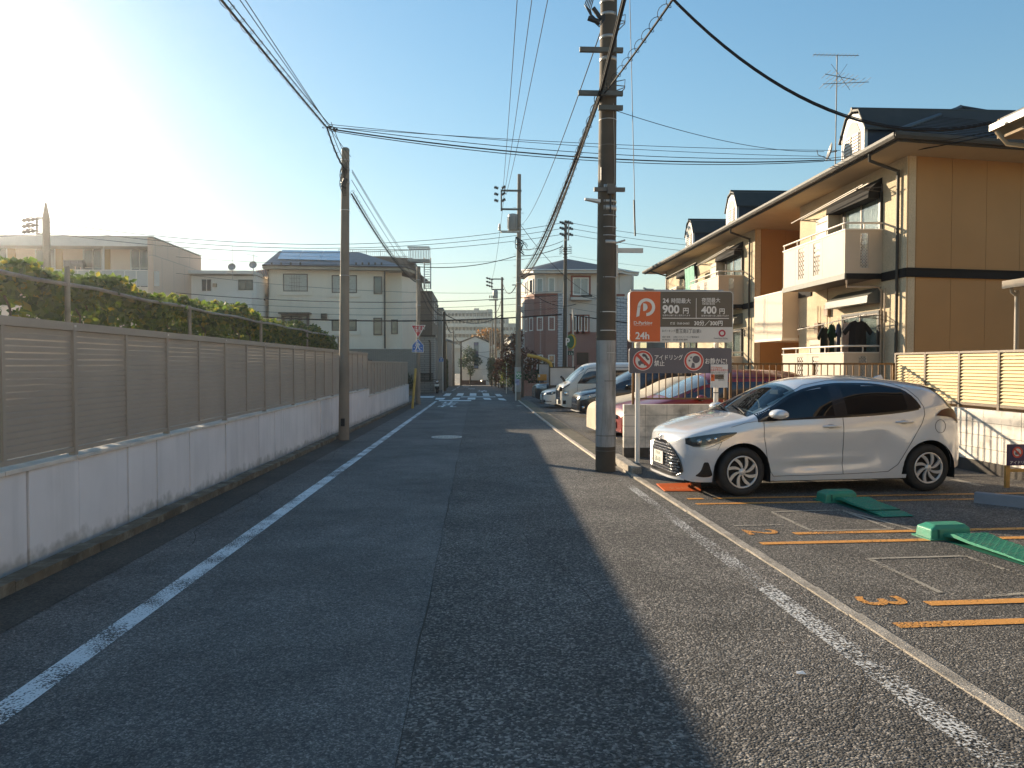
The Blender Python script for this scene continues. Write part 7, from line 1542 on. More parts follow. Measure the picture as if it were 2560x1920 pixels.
for a, b in ((750,795),(812,850),(870,910)): win(rh, f5b, X5(zz5(a,0)[0]), X5(zz5(b,0)[0]), P(0,zz5(0,258)[1],Y5).z, P(0,zz5(0,100)[1],Y5).z, WHITE, GLASS_B, 1, 1, TERR, .10, fw=.06)
(u0,v0),(u1,v1) = zz5(800,475), zz5(915,600); mb = MB(); mb.fb(f5b, X5(u0), X5(u1), P(0,v1,Y5).z, P(0,v0,Y5).z, 0, .05); mb.build('garage_door', DKB, rh)
# roof
q = [P(u, 674, Y5+d) for u, d in ((1305, 3.3), (1315, 1.2), (1333, .0), (1364, -.6), (1394, -.65))] + [P(1555,674,Y5-.6)]
apex0, apex1 = P(1402, 650, Y5+3.2), P(1425, 648, Y5+4); apex1 = P(1418, 647, Y5+4)
mb = MB(); r2_ = P(1502, 663, Y5+2.0); q += [P(1568,678,Y5-.2), P(1597,680,Y5+.3)]; bk = [q[-1]+Vector((.3,9,0)), q[0]+Vector((0,6,0))]
allp = q + bk; n_ = len(allp); mb.add(allp + [apex1], [(k, (k+1) % n_, n_) for k in range(n_)]); mb.build('roof', ROOFT, rh)
mb = MB()
for a, b in zip(q, q[1:]): mb.add([a+Vector((0,0,-.22)), b+Vector((0,0,-.22)), b+Vector((0,0,.02)), a+Vector((0,0,.02)), a+Vector((0,.6,-.22)), b+Vector((0,.6,-.22))], [(0,1,2,3),(0,4,5,1)])
mb.build('eave_board', WHITE_D, rh); mb = MB(); mb.tube([p+Vector((0,-.06,-.03)) for p in q], .06, 6); mb.build('gutter', WHITE_D, rh)
mb = MB(); mb.box(X5(1416),X5(1418),Y5-.12,Y5-.04,-.5,ze); mb.build('downpipe', WHITE_D, rh); mb = MB(); mb.box(X5(1580),X5(1582),Y5-.1,Y5-.02,-.5,ze); mb.build('downpipe', WHITE_D, rh)
fr = Fr((pts5[0].x, pts5[0].y, 0), 90); mb = MB(); mb.box(pts5[0].x, pts5[0].x+8, pts5[0].y+.05, Y5+8, -1.2, ze); mb.build('wall', GRW, rh)
mb = MB(); mb.box(pts5[0].x-.45, pts5[0].x, Y5+4, Y5+4.6, P(0,765,Y5).z, P(0,750,Y5).z); mb.build('air_conditioner', WHITE_D, rh)
# low brick garden wall on the corner
t = thing('garden_wall', 'low brick garden wall at the foot of the brick corner house', 'wall', (P(1320,900,48).x, 49, gz(49))); mb = MB(); mb.box(3.3, 14, 50.3, 50.6, -1.5, P(1350,958,50.3).z); mb.box(3.3, 3.6, 50.6, 66, -1.5, P(1350,952,50.3).z); mb.build('wall', BRK, t)
box_house('street_house', 'pale house with a dark tiled gable beyond the brick corner house', 3.4, 9.5, 72, 79, P(0,845,72).z, PALH, 'gable', wins=[('W',73,74.2,2,3.2),('W',76,77.2,2,3.2)], rm=ROOFT)
box_house('street_house', 'light coloured house on the right near the end of the street', 3.9, 9, 84, 92, P(0,850,85).z, M('cream_render', (.50,.47,.38), .8), 'hip', wins=[('W',85,86,1.5,2.8),('W',88,89,1.5,2.8)], rm=ROOFT)
# far right roofs seen past the apartment house
box_house('distant_house', 'distant house roof glimpsed below the apartment house eave', 13.0, 19, 47, 56, 6.0, PALH, 'hip', rm=ROOFT)

# houses added out of the frame to bounce light and mirror in the cars
box_house('street_house', 'added unseen cream house behind the viewer on the right side of the near parking lot', 5.5, 13.5, -17, -9.5, 5.6, M('cream_render_b', (.62,.52,.36), .8), 'hip', wins=[], rm=ROOFT)
box_house('street_house', 'added unseen pale grey house behind the viewer across the street from the lot', -2.5, 4.6, -24, -17, 5.8, PALH, 'hip', wins=[], rm=ROOFT)
box_house('street_house', 'added unseen beige house behind the viewer farther right beyond the lot', 14.5, 22, -15, -7, 5.8, M('beige_render_b', (.55,.47,.36), .8), 'gable', wins=[], rm=ROOFT)
# ------------------------------------------------------------ plants
def crown(mb, c, rx, ry, rz_, n, s, rnd_=rnd, hollow=.45):
    for k in range(n):
        d = Vector((rnd_.gauss(0,1), rnd_.gauss(0,1), rnd_.gauss(0,1))).normalized(); r = hollow + (1-hollow)*rnd_.random()
        r *= 1 + .22*math.sin(d.x*5+c[0]) * math.cos(d.z*6+c[1])
        tri_leaf(mb, Vector(c) + Vector((d.x*rx*r, d.y*ry*r, d.z*rz_*r)), s*rnd_.uniform(.7, 1.3))
def tree(name, label, base, h, trunk_r, crowns, lm, n, s, cat='tree', bark=None, group=None):
    t = thing(name, label, cat, base, 0, group); base = Vector(base); mb = MB()
    mb.tube([base+Vector((0,0,-.1)), base+Vector((.04,0,h*.4)), base+Vector((0,.05,h*.8))], [trunk_r, trunk_r*.75, trunk_r*.4], 8)
    for c in crowns: mb.tube([base+Vector((0,0,h*.45)), (base+Vector((0,0,h*.5))).lerp(base+Vector(c[0]), .6), base+Vector(c[0])], [trunk_r*.45, trunk_r*.3, trunk_r*.12], 6)
    mb.build('trunk', bark or BARK, t); mb = MB()
    for c, rx, ry, rz_ in crowns: crown(mb, base+Vector(c), rx, ry, rz_, int(n*rx*rz_), s)
    mb.build('crown', lm, t, kind='stuff'); return t
BARK = M('bark', (.07,.055,.04), .9, .3, 8, .5, 30)
L_DK = leafmat('leaf_dark', [(.010,.022,.010),(.018,.038,.014),(.03,.055,.02),(.05,.075,.025)], .25); L_RED = leafmat('leaf_copper', [(.05,.018,.012),(.10,.035,.018),(.16,.06,.03),(.04,.03,.012),(.22,.11,.05)], .35)
L_GR = leafmat('leaf_green', [(.025,.05,.012),(.05,.085,.02),(.09,.12,.03),(.14,.14,.03)], .35); L_OR = leafmat('leaf_autumn', [(.20,.10,.02),(.28,.14,.03),(.16,.10,.03),(.10,.09,.03)], .35)
rnd.seed(21)
q = lambda u, Y: Vector((P(u,900,Y).x, Y, gz(Y)))
tree('street_tree', 'dark bushy tree in front of the white gabled building', q(1175, 98.3), 3.6, .11, [((0,0,4.0),1.1,1.1,1.1), ((-.8,.1,3.0),.8,.7,.8), ((.9,0,3.2),.8,.8,.7), ((.1,0,2.0),.5,.5,.9)], L_DK, 1100, .14)
tree('autumn_tree', 'orange autumn tree rising behind the white gabled building', q(1225, 150), 9.5, .3, [((0,0,8.4),3.0,3,1.9), ((-2.5,0,7.4),2.1,2,1.5), ((3,0,7.2),2.3,2,1.6), ((-4.6,0,6.6),1.3,1.5,1.0)], L_OR, 420, .36)
tree('copper_tree', 'copper-leaved tree leaning over the corner by the brick house', q(1306, 47.5), 3.4, .09, [((-.5,1.2,3.0),.9,.9,.9), ((-.9,1.6,2.0),.8,.8,.8), ((.4,1.5,2.3),1.0,.8,.8), ((-.2,1.3,3.9),.5,.5,.5)], L_RED, 1000, .13)
tree('garden_bush', 'dark shrub at the foot of the brick corner house', q(1330, 51.2)+Vector((0,0,0)), 1.6, .05, [((0,0,1.2),.9,.5,.8), ((1.0,0,1.6),.8,.4,.9)], L_DK, 1000, .11, 'shrub')
for k, (u, Y, h, lm, lab) in enumerate(((1262, 70, 2.6, L_GR, 'green and yellow shrub on the right of the street before the dark pole'), (1246, 78, 3.0, L_RED, 'reddish shrub between the poles on the right of the street'), (1228, 88, 3.4, L_DK, 'dark climbing shrub wrapped round the farthest poles'), (1285, 58, 2.6, L_DK, 'dark tall hedge on the right side of the street past the crossing'), (1290, 62, 2.2, L_RED, 'russet bush above the right-hand hedge'))):
    tree('street_shrub', lab, q(u, Y), h*.7, .06, [((.2,0,h*.5),.8,1.6,h*.45), ((.1,.5,h*.8),.6,1.2,h*.3)], lm, 900, .14, 'shrub')
t = thing('hedge', 'tall narrow clipped hedge on the left of the street behind the crossing sign', 'hedge', q(1118, 78)); mb = MB()
for k in range(5200): tri_leaf(mb, Vector((rnd.uniform(-3.4,-2.95), rnd.uniform(76.4,81.8), rnd.uniform(gz(78), gz(78)+3.0))), .15)
mb.build('foliage', leafmat('hedge_leaf', [(.03,.04,.015),(.05,.06,.02),(.07,.07,.025)], .2), t, kind='stuff')
for u, Y, w_, h, lm, lab in ((912, 52.0, .9, 2.6, L_RED, 'thin reddish shrub standing in the garden beside the concrete pole'), (950, 52.0, .9, 1.7, L_DK, 'low dark shrub in the garden behind the lower fence'), (1014, 52.0, .9, 1.7, L_DK, 'rounded dark box bush at the corner of the beige house')):
    tree('garden_shrub', lab, q(u, Y), h*.6, .04, [((0,0,h*.72),w_*.6,.4,h*.28), ((.3,0,h*.45),w_*.7,.4,h*.3)], lm, 800, .12, 'shrub')

# ------------------------------------------------------------ poles along the street
def pole(name, label, x, y, ztop, r0, r1, m, lean=0.0):
    t = thing(name, label, 'utility pole', (x, y, gz(y))); mb = MB(); mb.tube([(x,y,gz(y)-.3), (x+lean*.5,y,(ztop+gz(y))/2), (x+lean,y,ztop)], [r0, (r0+r1)/2, r1], 18); mb.build('shaft', m, t); return t
# left near pole
lp = pole('telephone_pole', 'plain grey concrete pole standing in the gutter by the left wall', -3.05, 17.4, P(880,372,17.4).z, .125, .088, CONC_POLE, .08)
zt_ = P(880,372,17.4).z
mb = MB(); mb.lathe([(.0,.03),(.06,.02),(.09,-.02),(.092,-.06)], (-2.97, 17.4, zt_), (0,0,1), 18); mb.build('cap', M('pole_cap', (.14,.16,.15), .6), lp)
for v in (402, 425, 458, 527, 690): z = P(870,v,17.4).z; band(lp, -2.97-.01*(zt_-z), 17.4, z, .092+.005*(zt_-z), WHITE_D if v in (527,) else STEEL, .014)
mb = MB(); z = P(0,1057,17.4).z; mb.box(-3.09,-3.0,17.26,17.29,z-.10,z+.08); mb.build('number_tag', BLACK, lp)
mb = MB(); a = P(862,457,17.3); mb.cyl(a+Vector((.02,0,.1)), a+Vector((-.04,0,-.1)), .055, n=8); mb.build('cable_closure', BLACKR, lp)
for k in range(6):
    pass
mb = MB(); rnd.seed(4)
for k in range(7):
    a = P(868,405+4*k,17.3); b = P(852+rnd.uniform(-4,4),430+8*k,17.25); c = P(866,470+3*k,17.3); mb.tube([a, a.lerp(b,.6)+Vector((-.03,0,.02)), b, b.lerp(c,.5)+Vector((-.02,0,-.06)), c], .008, 4)
mb.build('cable_loops', BLACKR, lp)
# pole at the right, beyond the lots
rp = pole('utility_pole', 'tall concrete utility pole with transformer at the far right-hand corner of the road', 2.42, 42.2, P(1304,436,42.2).z, .175, .10, CONC_POLE, .08)
Yp = 42.2; mb = MB(); z1_, z2_ = P(0,463,Yp).z, P(0,511,Yp).z
for z in (z1_, z2_): mb.box(P(1254,0,Yp).x, 2.62, Yp-.14, Yp-.06, z-.05, z+.05)
mb.box(P(1253,0,Yp).x-.04, P(1253,0,Yp).x+.04, Yp-.14, Yp-.06, z2_-.1, z1_+.05); mb.build('cross_arm', ARMM, rp)
INS = M('insulator_black', (.03,.028,.026), .4)
for v in (471, 487, 503):
    for s_ in (-1, 1): a = P(1250+s_*4, v, Yp); mb = MB(); mb.lathe([(.03,0),(.10,.04),(.04,.07),(.11,.12),(.05,.16),(.10,.22),(0,.26)], a, (s_*1.0-.3, -.2, .35), 8); mb.build('insulator', INS, rp)
tr = thing_part('transformer', rp); a = P(1282,577,Yp); mb = MB(); mb.lathe([(0,0),(.24,0),(.27,.05),(.27,.85),(.25,.92),(.1,.96),(0,.96)], a, (0,0,1), 20); mb.build('tank', M('transformer_grey', (.30,.32,.33), .5, .1, 4), tr)
for k in range(12): an = 2*math.pi*k/12; mb = MB(); c = a+Vector((math.cos(an)*.30, math.sin(an)*.30, .12)); mb.box(c.x-.012,c.x+.012,c.y-.03,c.y+.03,c.z,c.z+.65); mb.build('cooling_fin', M('transformer_fin', (.24,.25,.26), .5), tr)
mb = MB(); mb.box(a.x-.7, 2.5, Yp-.12, Yp+.12, a.z-.1, a.z-.005); mb.build('transformer_bracket', STEEL, tr); mb = MB(); mb.lathe([(.05,0),(.09,.05),(.05,.1),(.09,.15),(.03,.4)], a+Vector((-.75,0,.0)), (0,0,1), 8); mb.build('fuse_insulator', STEEL, rp)
for v in (560,600,640,700,760,830): band(rp, 2.46, Yp, P(0,v,Yp).z, .135, STEEL, .03)
mb = MB()
for k in range(8): z = P(0,520+30*k,Yp).z; mb.cyl((2.60,Yp-.05,z), (2.76,Yp-.05,z), .012, n=5); mb.cyl((2.32,Yp-.05,z+.3), (2.16,Yp-.05,z+.3), .012, n=5)
mb.build('climbing_steps', STEEL, rp)
mb = MB(); rnd.seed(9)
for k in range(14): a = P(1292+rnd.uniform(-3,3),592,Yp-.2); c = P(1300+rnd.uniform(-2,24), rnd.uniform(610,640), Yp-.25); mb.tube([a, a.lerp(c,.5)+Vector((rnd.uniform(-.3,.3),0,-.1)), c], .022, 4)
mb.build('cable_loops', BLACKR, rp)
mb = MB(); mb.box(P(1280,0,Yp).x, 2.3, Yp-.1, Yp-.02, P(0,706,Yp).z-.03, P(0,706,Yp).z+.03); mb.build('small_arm', STEEL, rp)
mb = MB(); rows = [[(2.42+math.cos(R(190+16*k))*.185, Yp+math.sin(R(190+16*k))*.185, z) for k in range(11)] for z in (gz(Yp)+.5, gz(Yp)+1.9)]; mb.grid(rows); mb.build('sheet', M('sheet_pale', (.42,.42,.41), .7), rp)
sg4 = thing('school_route_sign', 'green school sign with a white character on the far right pole', 'sign', (2.42, Yp-.2, 1.4)); fr = Fr((0, Yp-.21, 0), 0); GRS = M('sign_green', (.02,.28,.10), .5)
mb = MB(); r0, r1, z0, z1 = P(1291,0,Yp-.21).x, P(1302.5,0,Yp-.21).x, P(0,948,Yp-.21).z, P(0,930,Yp-.21).z; mb.fb(fr, r0, r1, z0, z1, 0, .01); mb.build('plate', GRS, sg4)
letters('lettering', '文', .33, fr, r0-.03, z0+.05, .0115, LTR, sg4, .02); letters('lettering', '通学路', .10, fr, r0-.02, z1-.11, .0115, LTR, sg4, .004, sx=.9)
sg5 = thing('poster', 'pale blue poster fixed to the far right pole below the green sign', 'poster', (2.36, Yp-.2, .9)); r0, r1, z0, z1 = P(1288,0,Yp-.23).x, P(1298.5,0,Yp-.23).x, P(0,965,Yp-.23).z, P(0,948.5,Yp-.23).z
fr = Fr((0, Yp-.23, 0), 0); mb = MB(); mb.fb(fr, r0, r1, z0, z1, 0, .008); mb.build('sheet', M('poster_blue', (.42,.45,.62), .5, .2, 12), sg5); letters('lettering', '注意', .10, fr, r0+.01, z0+.16, .0095, M('poster_ink', (.05,.06,.25), .5), sg5, .006)
mb = MB(); mb.cyl((P(1289,0,Yp).x, Yp-.24, gz(Yp)), (P(1289,0,Yp).x, Yp-.24, P(0,960,Yp).z), .03, n=7); mb.build('guard_pipe', WHITE, rp)
# pole 4 on the cross street
p4 = pole('utility_pole', 'grey utility pole with stacked insulators in front of the brick house', P(1413,0,50).x, 50, P(0,538,50).z, .16, .095, CONC_POLE_D, .06)
x4 = p4.location.x
for v in (557, 571, 586):
    for s_ in (-1, 1): a = P(1416+s_*10, v, 50); mb = MB(); mb.lathe([(.03,-.3),(.05,-.25),(.13,-.15),(.06,-.08),(.14,0),(.05,.06),(.10,.12),(.02,.22)], a, (s_*1, 0, -.35*s_), 8); mb.build('insulator', INS, p4)
mb = MB(); mb.box(x4+.20,x4+.28,49.85,49.93,P(0,590,50).z,P(0,545,50).z); mb.box(x4,x4+.25,49.85,49.93,P(0,590,50).z,P(0,588,50).z); mb.box(x4,x4+.25,49.85,49.93,P(0,548,50).z,P(0,546,50).z); mb.build('insulator_arm', STEEL, p4)
for v in (612,618,626,634): band(p4, x4+.04, 50, P(0,v,50).z, .14, STEEL_D, .06)
mb = MB(); [mb.tube([P(1404+rnd.uniform(0,8),612+6*k,49.8), P(1398,620+5*k,49.8), P(1430,618+5*k,49.8), P(1422,612+5*k,49.8)], .02, 4) for k in range(4)]; mb.build('cable_loops', BLACKR, p4)
# farther street poles
fp = []
for (u, v1, Y, r, m, lab) in ((1109, 776, 66, .17, CONC_POLE_D, 'dark utility pole on the left of the street past the small crossing sign'), (1132, 824, 87, .15, CONC_POLE, 'second grey pole on the left of the street before the end'), (1151, 852, 93, .14, CONC_POLE_D, 'thin dark pole on the left in front of the white gabled building'),
    (1255, 686, 79, .19, CONC_POLE_D, 'dark utility pole with a side arm on the right of the street beyond the corner'), (1238.5, 744, 88, .17, CONC_POLE, 'utility pole carrying a can-shaped transformer deep in the street'), (1230, 806, 94, .13, CONC_POLE, 'thin pale pole close to the right edge of the gabled building'), (1224.5, 820, 96, .12, CONC_POLE, 'farthest thin pole on the right of the street')):
    p = pole('utility_pole', lab, P(u,0,Y).x, Y, P(0,v1,Y).z, r, r*.6, m); fp.append((p, Y, P(u,0,Y).x))
p, Y, x = fp[3]; mb = MB(); [mb.box(P(1229,0,Y).x, x+.2, Y-.16, Y-.08, P(0,v,Y).z-.06, P(0,v,Y).z+.06) for v in (691, 718)]; mb.box(P(1229,0,Y).x-.05,P(1229,0,Y).x+.05,Y-.16,Y-.08,P(0,718,Y).z,P(0,691,Y).z); mb.build('cross_arm', ARMM, p)
for v in (697,706,715): mb = MB(); mb.lathe([(.04,-.4),(.12,-.25),(.05,-.1),(.14,0),(.05,.1),(.1,.2),(.03,.4)], P(1224,v,Y), (1,0,-.3), 8); mb.build('insulator', INS, p)
p, Y, x = fp[4]; a = P(1245,744,Y); mb = MB(); mb.lathe([(0,0),(.27,0),(.29,.1),(.29,.85),(.2,1.0),(0,1.0)], a+Vector((-.3,0,-.1)), (0,0,1), 16); mb.build('transformer', M('transformer_far', (.28,.29,.28), .5), p); mb = MB(); mb.box(P(1222,0,Y).x, x+.3, Y-.1, Y-.02, P(0,745,Y).z-.06, P(0,745,Y).z+.04); [mb.cyl(P(u,745,Y), P(u,739,Y), .06, n=6) for u in (1224,1228,1232)]; mb.build('cross_arm', ARMM, p)
# far-left pole with three strain insulators
Y = 43.0; p7 = pole('utility_pole', 'brown tapering utility pole with three wires in front of the far-left apartment', P(106,0,Y).x, Y, P(0,580,Y).z, .2, .19, CONC_POLE_D); x = p7.location.x
mb = MB(); mb.cyl((x,Y,P(0,580,Y).z), (x,Y,P(0,545,Y).z), .19, .19, 12); mb.cyl((x,Y,P(0,545,Y).z), (x,Y,P(0,506,Y).z), .19, .04, 12); mb.build('pole_top', CONC_POLE_D, p7)
mb = MB(); mb.box(P(85,0,Y).x-.04,P(85,0,Y).x+.04,Y-.12,Y-.04,P(0,587,Y).z,P(0,543,Y).z); [mb.box(P(85,0,Y).x,x,Y-.12,Y-.04,P(0,v,Y).z-.04,P(0,v,Y).z+.04) for v in (545,585)]; mb.build('insulator_arm', ARMM, p7)
for v in (550,565,579):
    mb = MB(); mb.lathe([(.02,-.4),(.12,-.25),(.05,-.12),(.13,0),(.05,.1),(.1,.22),(.02,.4)], P(72,v,Y-.1), (1,0,.1), 8); mb.build('insulator', INS, p7)
    mb = MB(); mb.tube([P(58,v+3,Y-.1), P(68,v-5,Y-.1), P(80,v-6,Y-.1), P(100,v,Y-.1)], .03, 4); mb.build('jumper', BLACKR, p7)
# stop sign pole
sp_ = pole('sign_pole', 'grey concrete pole carrying the red stop sign and blue crossing sign', -2.87, 37.4, P(1046,666,37.4).z, .125, .09, CONC_POLE, .06)
for v in (695,760,830): band(sp_, -2.83, 37.4, P(0,v,37.4).z, .11, STEEL, .03)
YS2 = 37.15; SRED = M('stop_red', (.50,.02,.03), .4); SBLU = M('sign_blue', (.03,.14,.45), .4)
fr = Fr((0, YS2, 0), 0); zz3 = lambda x, y: (1020+x*.24115, 640+y*.24115)
def X_(u, v): p = P(u, v, YS2); return (p.x, p.z)
ss = thing('stop_sign', 'red triangular stop sign with white Japanese lettering above the crossing sign', 'stop sign', (-2.8, YS2, 3))
def tri(c, s): 
    cx = sum(p[0] for p in c)/3; cz = sum(p[1] for p in c)/3; return [(cx+(x-cx)*s, cz+(z-cz)*s) for x, z in c]
T3 = [X_(*zz3(30,715)), X_(*zz3(103,852)), X_(*zz3(183,717))]
mb = MB(); mb.fpoly(fr, T3, 0, .02); mb.build('plate', WHITE, ss); mb = MB(); mb.fpoly(fr, tri(T3,.86), .021, .026); mb.build('red_face', SRED, ss)
q1 = X_(*zz3(66,757)); letters('lettering', '止まれ', .20, fr, q1[0]-.02, q1[1]-.02, .0285, LTR, ss, .006, sx=.92); q1 = X_(*zz3(78,790)); letters('lettering', 'STOP', .17, fr, q1[0], q1[1]-.0, .0285, LTR, ss, .006, sx=.75)
cs = thing('crossing_sign', 'blue five-sided pedestrian crossing sign below the red stop sign', 'sign', (-2.8, YS2, 2)); Pn = [X_(*zz3(103,856)), X_(*zz3(163,925)), X_(*zz3(163,1000)), X_(*zz3(40,998)), X_(*zz3(43,925))]
def sc(c, s): cx = sum(p[0] for p in c)/len(c); cz = sum(p[1] for p in c)/len(c); return [(cx+(x-cx)*s, cz+(z-cz)*s) for x, z in c]
def ped_sign(par, fr, Pn, n0=.0):
    mb = MB(); mb.fpoly(fr, Pn, n0, n0+.02); mb.build('plate', WHITE, par); mb = MB(); mb.fpoly(fr, sc(Pn,.93), n0+.021, n0+.026); mb.build('blue_face', SBLU, par)
    cx = sum(p[0] for p in Pn)/5; z0 = min(p[1] for p in Pn); H = max(p[1] for p in Pn)-z0; W_ = max(p[0] for p in Pn)-min(p[0] for p in Pn)
    F = lambda pts: m2.add([fr.p(cx+a*W_, z0+b*H, n0+.028) for a, b in pts], [tuple(range(len(pts)))])
    m2 = MB(); F([(-.02+.045*math.cos(t), .80+.045*math.sin(t)) for t in [2*math.pi*k/12 for k in range(12)]])
    F([(-.09,.70),(.06,.72),(.07,.48),(-.07,.46)]); F([(-.07,.50),(.02,.46),(-.14,.18),(-.21,.20)]); F([(-.02,.48),(.07,.50),(.11,.32),(.23,.20),(.16,.17),(.04,.29)]); F([(.04,.72),(.09,.66),(.20,.54),(.16,.50),(.03,.62)]); F([(-.08,.70),(-.04,.64),(-.17,.46),(-.21,.50)])
    m2.build('pedestrian', LTR, par); m2 = MB(); 
    F([(-.38,.10),(.38,.10),(.38,.13),(-.38,.13)]); F([(-.36,.34),(-.24,.34),(-.24,.37),(-.36,.37)]); F([(.24,.34),(.36,.34),(.36,.37),(.24,.37)]); m2.build('zebra_lines', LTR, par)
ped_sign(cs, fr, Pn)
# small crossing sign across the street, left, and sign post right
for u, vb, vt, Y, lab, blue in ((1105, 981, 905, 59.5, 'second small blue crossing sign on a thin white post beyond the crossing', True), (1266, 984, 892, 56.5, 'plain sign on a thin white post at the right of the crossing', False)):
    t = thing('sign_post', lab, 'sign', q(u, Y)); fr = Fr((0, Y-.06, 0), 0); mb = MB(); x = P(u,0,Y).x; mb.cyl((x,Y,gz(Y)-.1),(x,Y,P(0,vt-10,Y).z), .035, n=8); mb.build('post', WHITE, t)
    f = lambda u_, v_: (P(u_,v_,Y).x, P(u_,v_,Y).z)
    if blue: ped_sign(t, fr, [f(1103,891), f(1109,898), f(1109,905), f(1097,905), f(1097,898)])
    else: mb = MB(); mb.fpoly(fr, [f(1265,894), f(1274,894), f(1274,906), f(1265,906)], 0, .02); mb.build('plate', M('sign_back_pale', (.45,.50,.48), .5), t); mb = MB(); mb.fpoly(fr, [f(1265,886), f(1272,886), f(1272,893), f(1265,893)], 0, .02); mb.build('plate', SBLU, t)
# yellow guy guard
t = thing('guy_wire_guard', 'yellow plastic guard round a slanting guy wire next to the stop sign pole', 'guy guard', G(1031, 1021)); mb = MB(); a = G(1031,1021); b = P(1039,921,a.y-.1); mb.cyl(a, b, .055, n=12); mb.build('cover', M('guard_yellow', (.55,.40,.10), .55, .15, 4), t); mb = MB(); mb.cyl(b, P(1046,700,37.3), .008, n=5); mb.build('guy_wire', STEEL_D, t)
# motorcycle
t = thing('motorcycle', 'black motorcycle parked nose out beside the brown building on the left', 'motorcycle', q(1092, 57.5)); c = q(1092, 57.5); mb = MB()
for dy in (0, 1.25): mb.lathe([(.20,-.05),(.29,-.06),(.31,0),(.29,.06),(.20,.05)], c+Vector((0,dy,.31)), (1,0,0), 18)
mb.build('tyre', BLACKR, t); mb = MB(); mb.tube([c+Vector((0,0,.31)), c+Vector((0,.15,.75)), c+Vector((0,.25,1.0))], .05, 6); mb.box(c.x-.16,c.x+.16,c.y+.25,c.y+.9,c.z+.35,c.z+.65); mb.tube([c+Vector((0,.25,.8)), c+Vector((0,.6,.85)), c+Vector((0,1.2,.80)), c+Vector((0,1.5,.9))], [.10,.15,.12,.05], 8); mb.build('body', BLACK, t)
mb = MB(); mb.tube([c+Vector((-.36,.35,1.02)), c+Vector((-.1,.22,1.05)), c+Vector((.1,.22,1.05)), c+Vector((.36,.35,1.02))], .02, 6); mb.tube([c+Vector((.3,.3,1.03)), c+Vector((.36,.25,1.25))], .012, 4); mb.tube([c+Vector((-.3,.3,1.03)), c+Vector((-.36,.25,1.25))], .012, 4); mb.build('handlebar', STEEL_D, t)
mb = MB(); mb.lathe([(0,0),(.08,0),(.10,.06),(.09,.12),(0,.16)], c+Vector((0,.08,.88)), (0,1,0), 12); mb.build('headlight', CHROME, t); mb = MB(); mb.box(c.x-.17,c.x+.17,c.y-.28,c.y-.1,c.z+.55,c.z+.72); mb.build('front_fender', WHITE, t)
# lot 2 furniture: hoardings, parking machine, P sign, pipe
Yh = 36.2; hd_ = thing('hoarding', 'large white hoarding board with dark frame behind the white van', 'hoarding', (P(1405,0,Yh).x, Yh, gz(Yh))); fr = Fr((0,Yh,0),0); xx = lambda u: P(u,0,Yh).x; zq_ = lambda v: P(0,v,Yh).z
mb = MB(); mb.fb(fr, xx(1377), xx(1437), zq_(965), zq_(920.5), 0, -.03); mb.build('board', M('hoarding_white', (.50,.51,.52), .5), hd_); mb = MB(); mb.fb(fr, xx(1373.5), xx(1376.8), gz(Yh), zq_(916), .02, -.06); mb.fb(fr, xx(1437.2), xx(1440), gz(Yh), zq_(916), .02, -.06); mb.fb(fr, xx(1376.8), xx(1437.2), zq_(920.3), zq_(917.5), .02, -.06); mb.fb(fr, xx(1376.8), xx(1437.2), zq_(974), zq_(965.2), .02, -.06); mb.build('frame', BLACK, hd_)
Yk = 40.5; hd2 = thing('hoarding', 'smaller grey hoarding board left of the white one', 'hoarding', (P(1360,0,Yk).x, Yk, gz(Yk))); fr = Fr((0,Yk,0),0); xx = lambda u: P(u,0,Yk).x; zq_ = lambda v: P(0,v,Yk).z; mb = MB(); mb.fb(fr, xx(1349), xx(1373), gz(Yk), zq_(911), 0, -.03); mb.build('board', M('hoarding_grey', (.36,.37,.39), .5), hd2); mb = MB(); mb.fb(fr, xx(1347.5), xx(1374), zq_(911), zq_(909.5), .02, -.05); mb.build('frame', DKB, hd2)
pm_ = thing('parking_machine', 'orange-yellow parking payment machine box in front of the grey hoarding', 'parking machine', (P(1357,0,Yk-1).x, Yk-1, gz(Yk-1))); fr = Fr((0,Yk-1,0),0); xx = lambda u: P(u,0,Yk-1).x; zq_ = lambda v: P(0,v,Yk-1).z
mb = MB(); mb.fb(fr, xx(1345.5), xx(1368), zq_(953), zq_(936.5), 0, -.35); mb.build('box', M('machine_orange', (.55,.25,.04), .5), pm_, bevel=.03); mb = MB(); mb.fb(fr, xx(1352), xx(1361), gz(Yk-1), zq_(953), -.1, -.25); mb.build('stand', GRYS, pm_); mb = MB(); mb.fb(fr, xx(1346.5), xx(1351), zq_(944), zq_(938), .0, .01); mb.build('panel', WHITE_D, pm_)
pp = thing('yellow_pipe', 'bent yellow steel pipe sticking up over the hoardings', 'pipe', P(1350,890,Yk)); mb = MB(); mb.tube([P(1318,888,Yk), P(1345,893,Yk), P(1367,901,Yk), P(1376,908,Yk), P(1378,918,Yk), P(1378,960,Yk)], .10, 9); mb.build('pipe', M('pipe_yellow', (.50,.33,.06), .5, .1, 4), pp)
Ypk = 44.0; ps_ = thing('parking_sign', 'round green and yellow P parking sign on a grey mast by the brick house', 'sign', (P(1433,0,Ypk).x, Ypk, gz(Ypk))); fr = Fr((0,Ypk,0),0); px4 = Ypk/1860
mb = MB(); mb.cyl((P(1435,0,Ypk).x, Ypk+.1, gz(Ypk)), (P(1435,0,Ypk).x, Ypk+.1, P(0,767,Ypk).z), .06, n=10); mb.build('mast', STEEL, ps_)
cx, cz = P(1428,852,Ypk).x, P(0,852,Ypk).z
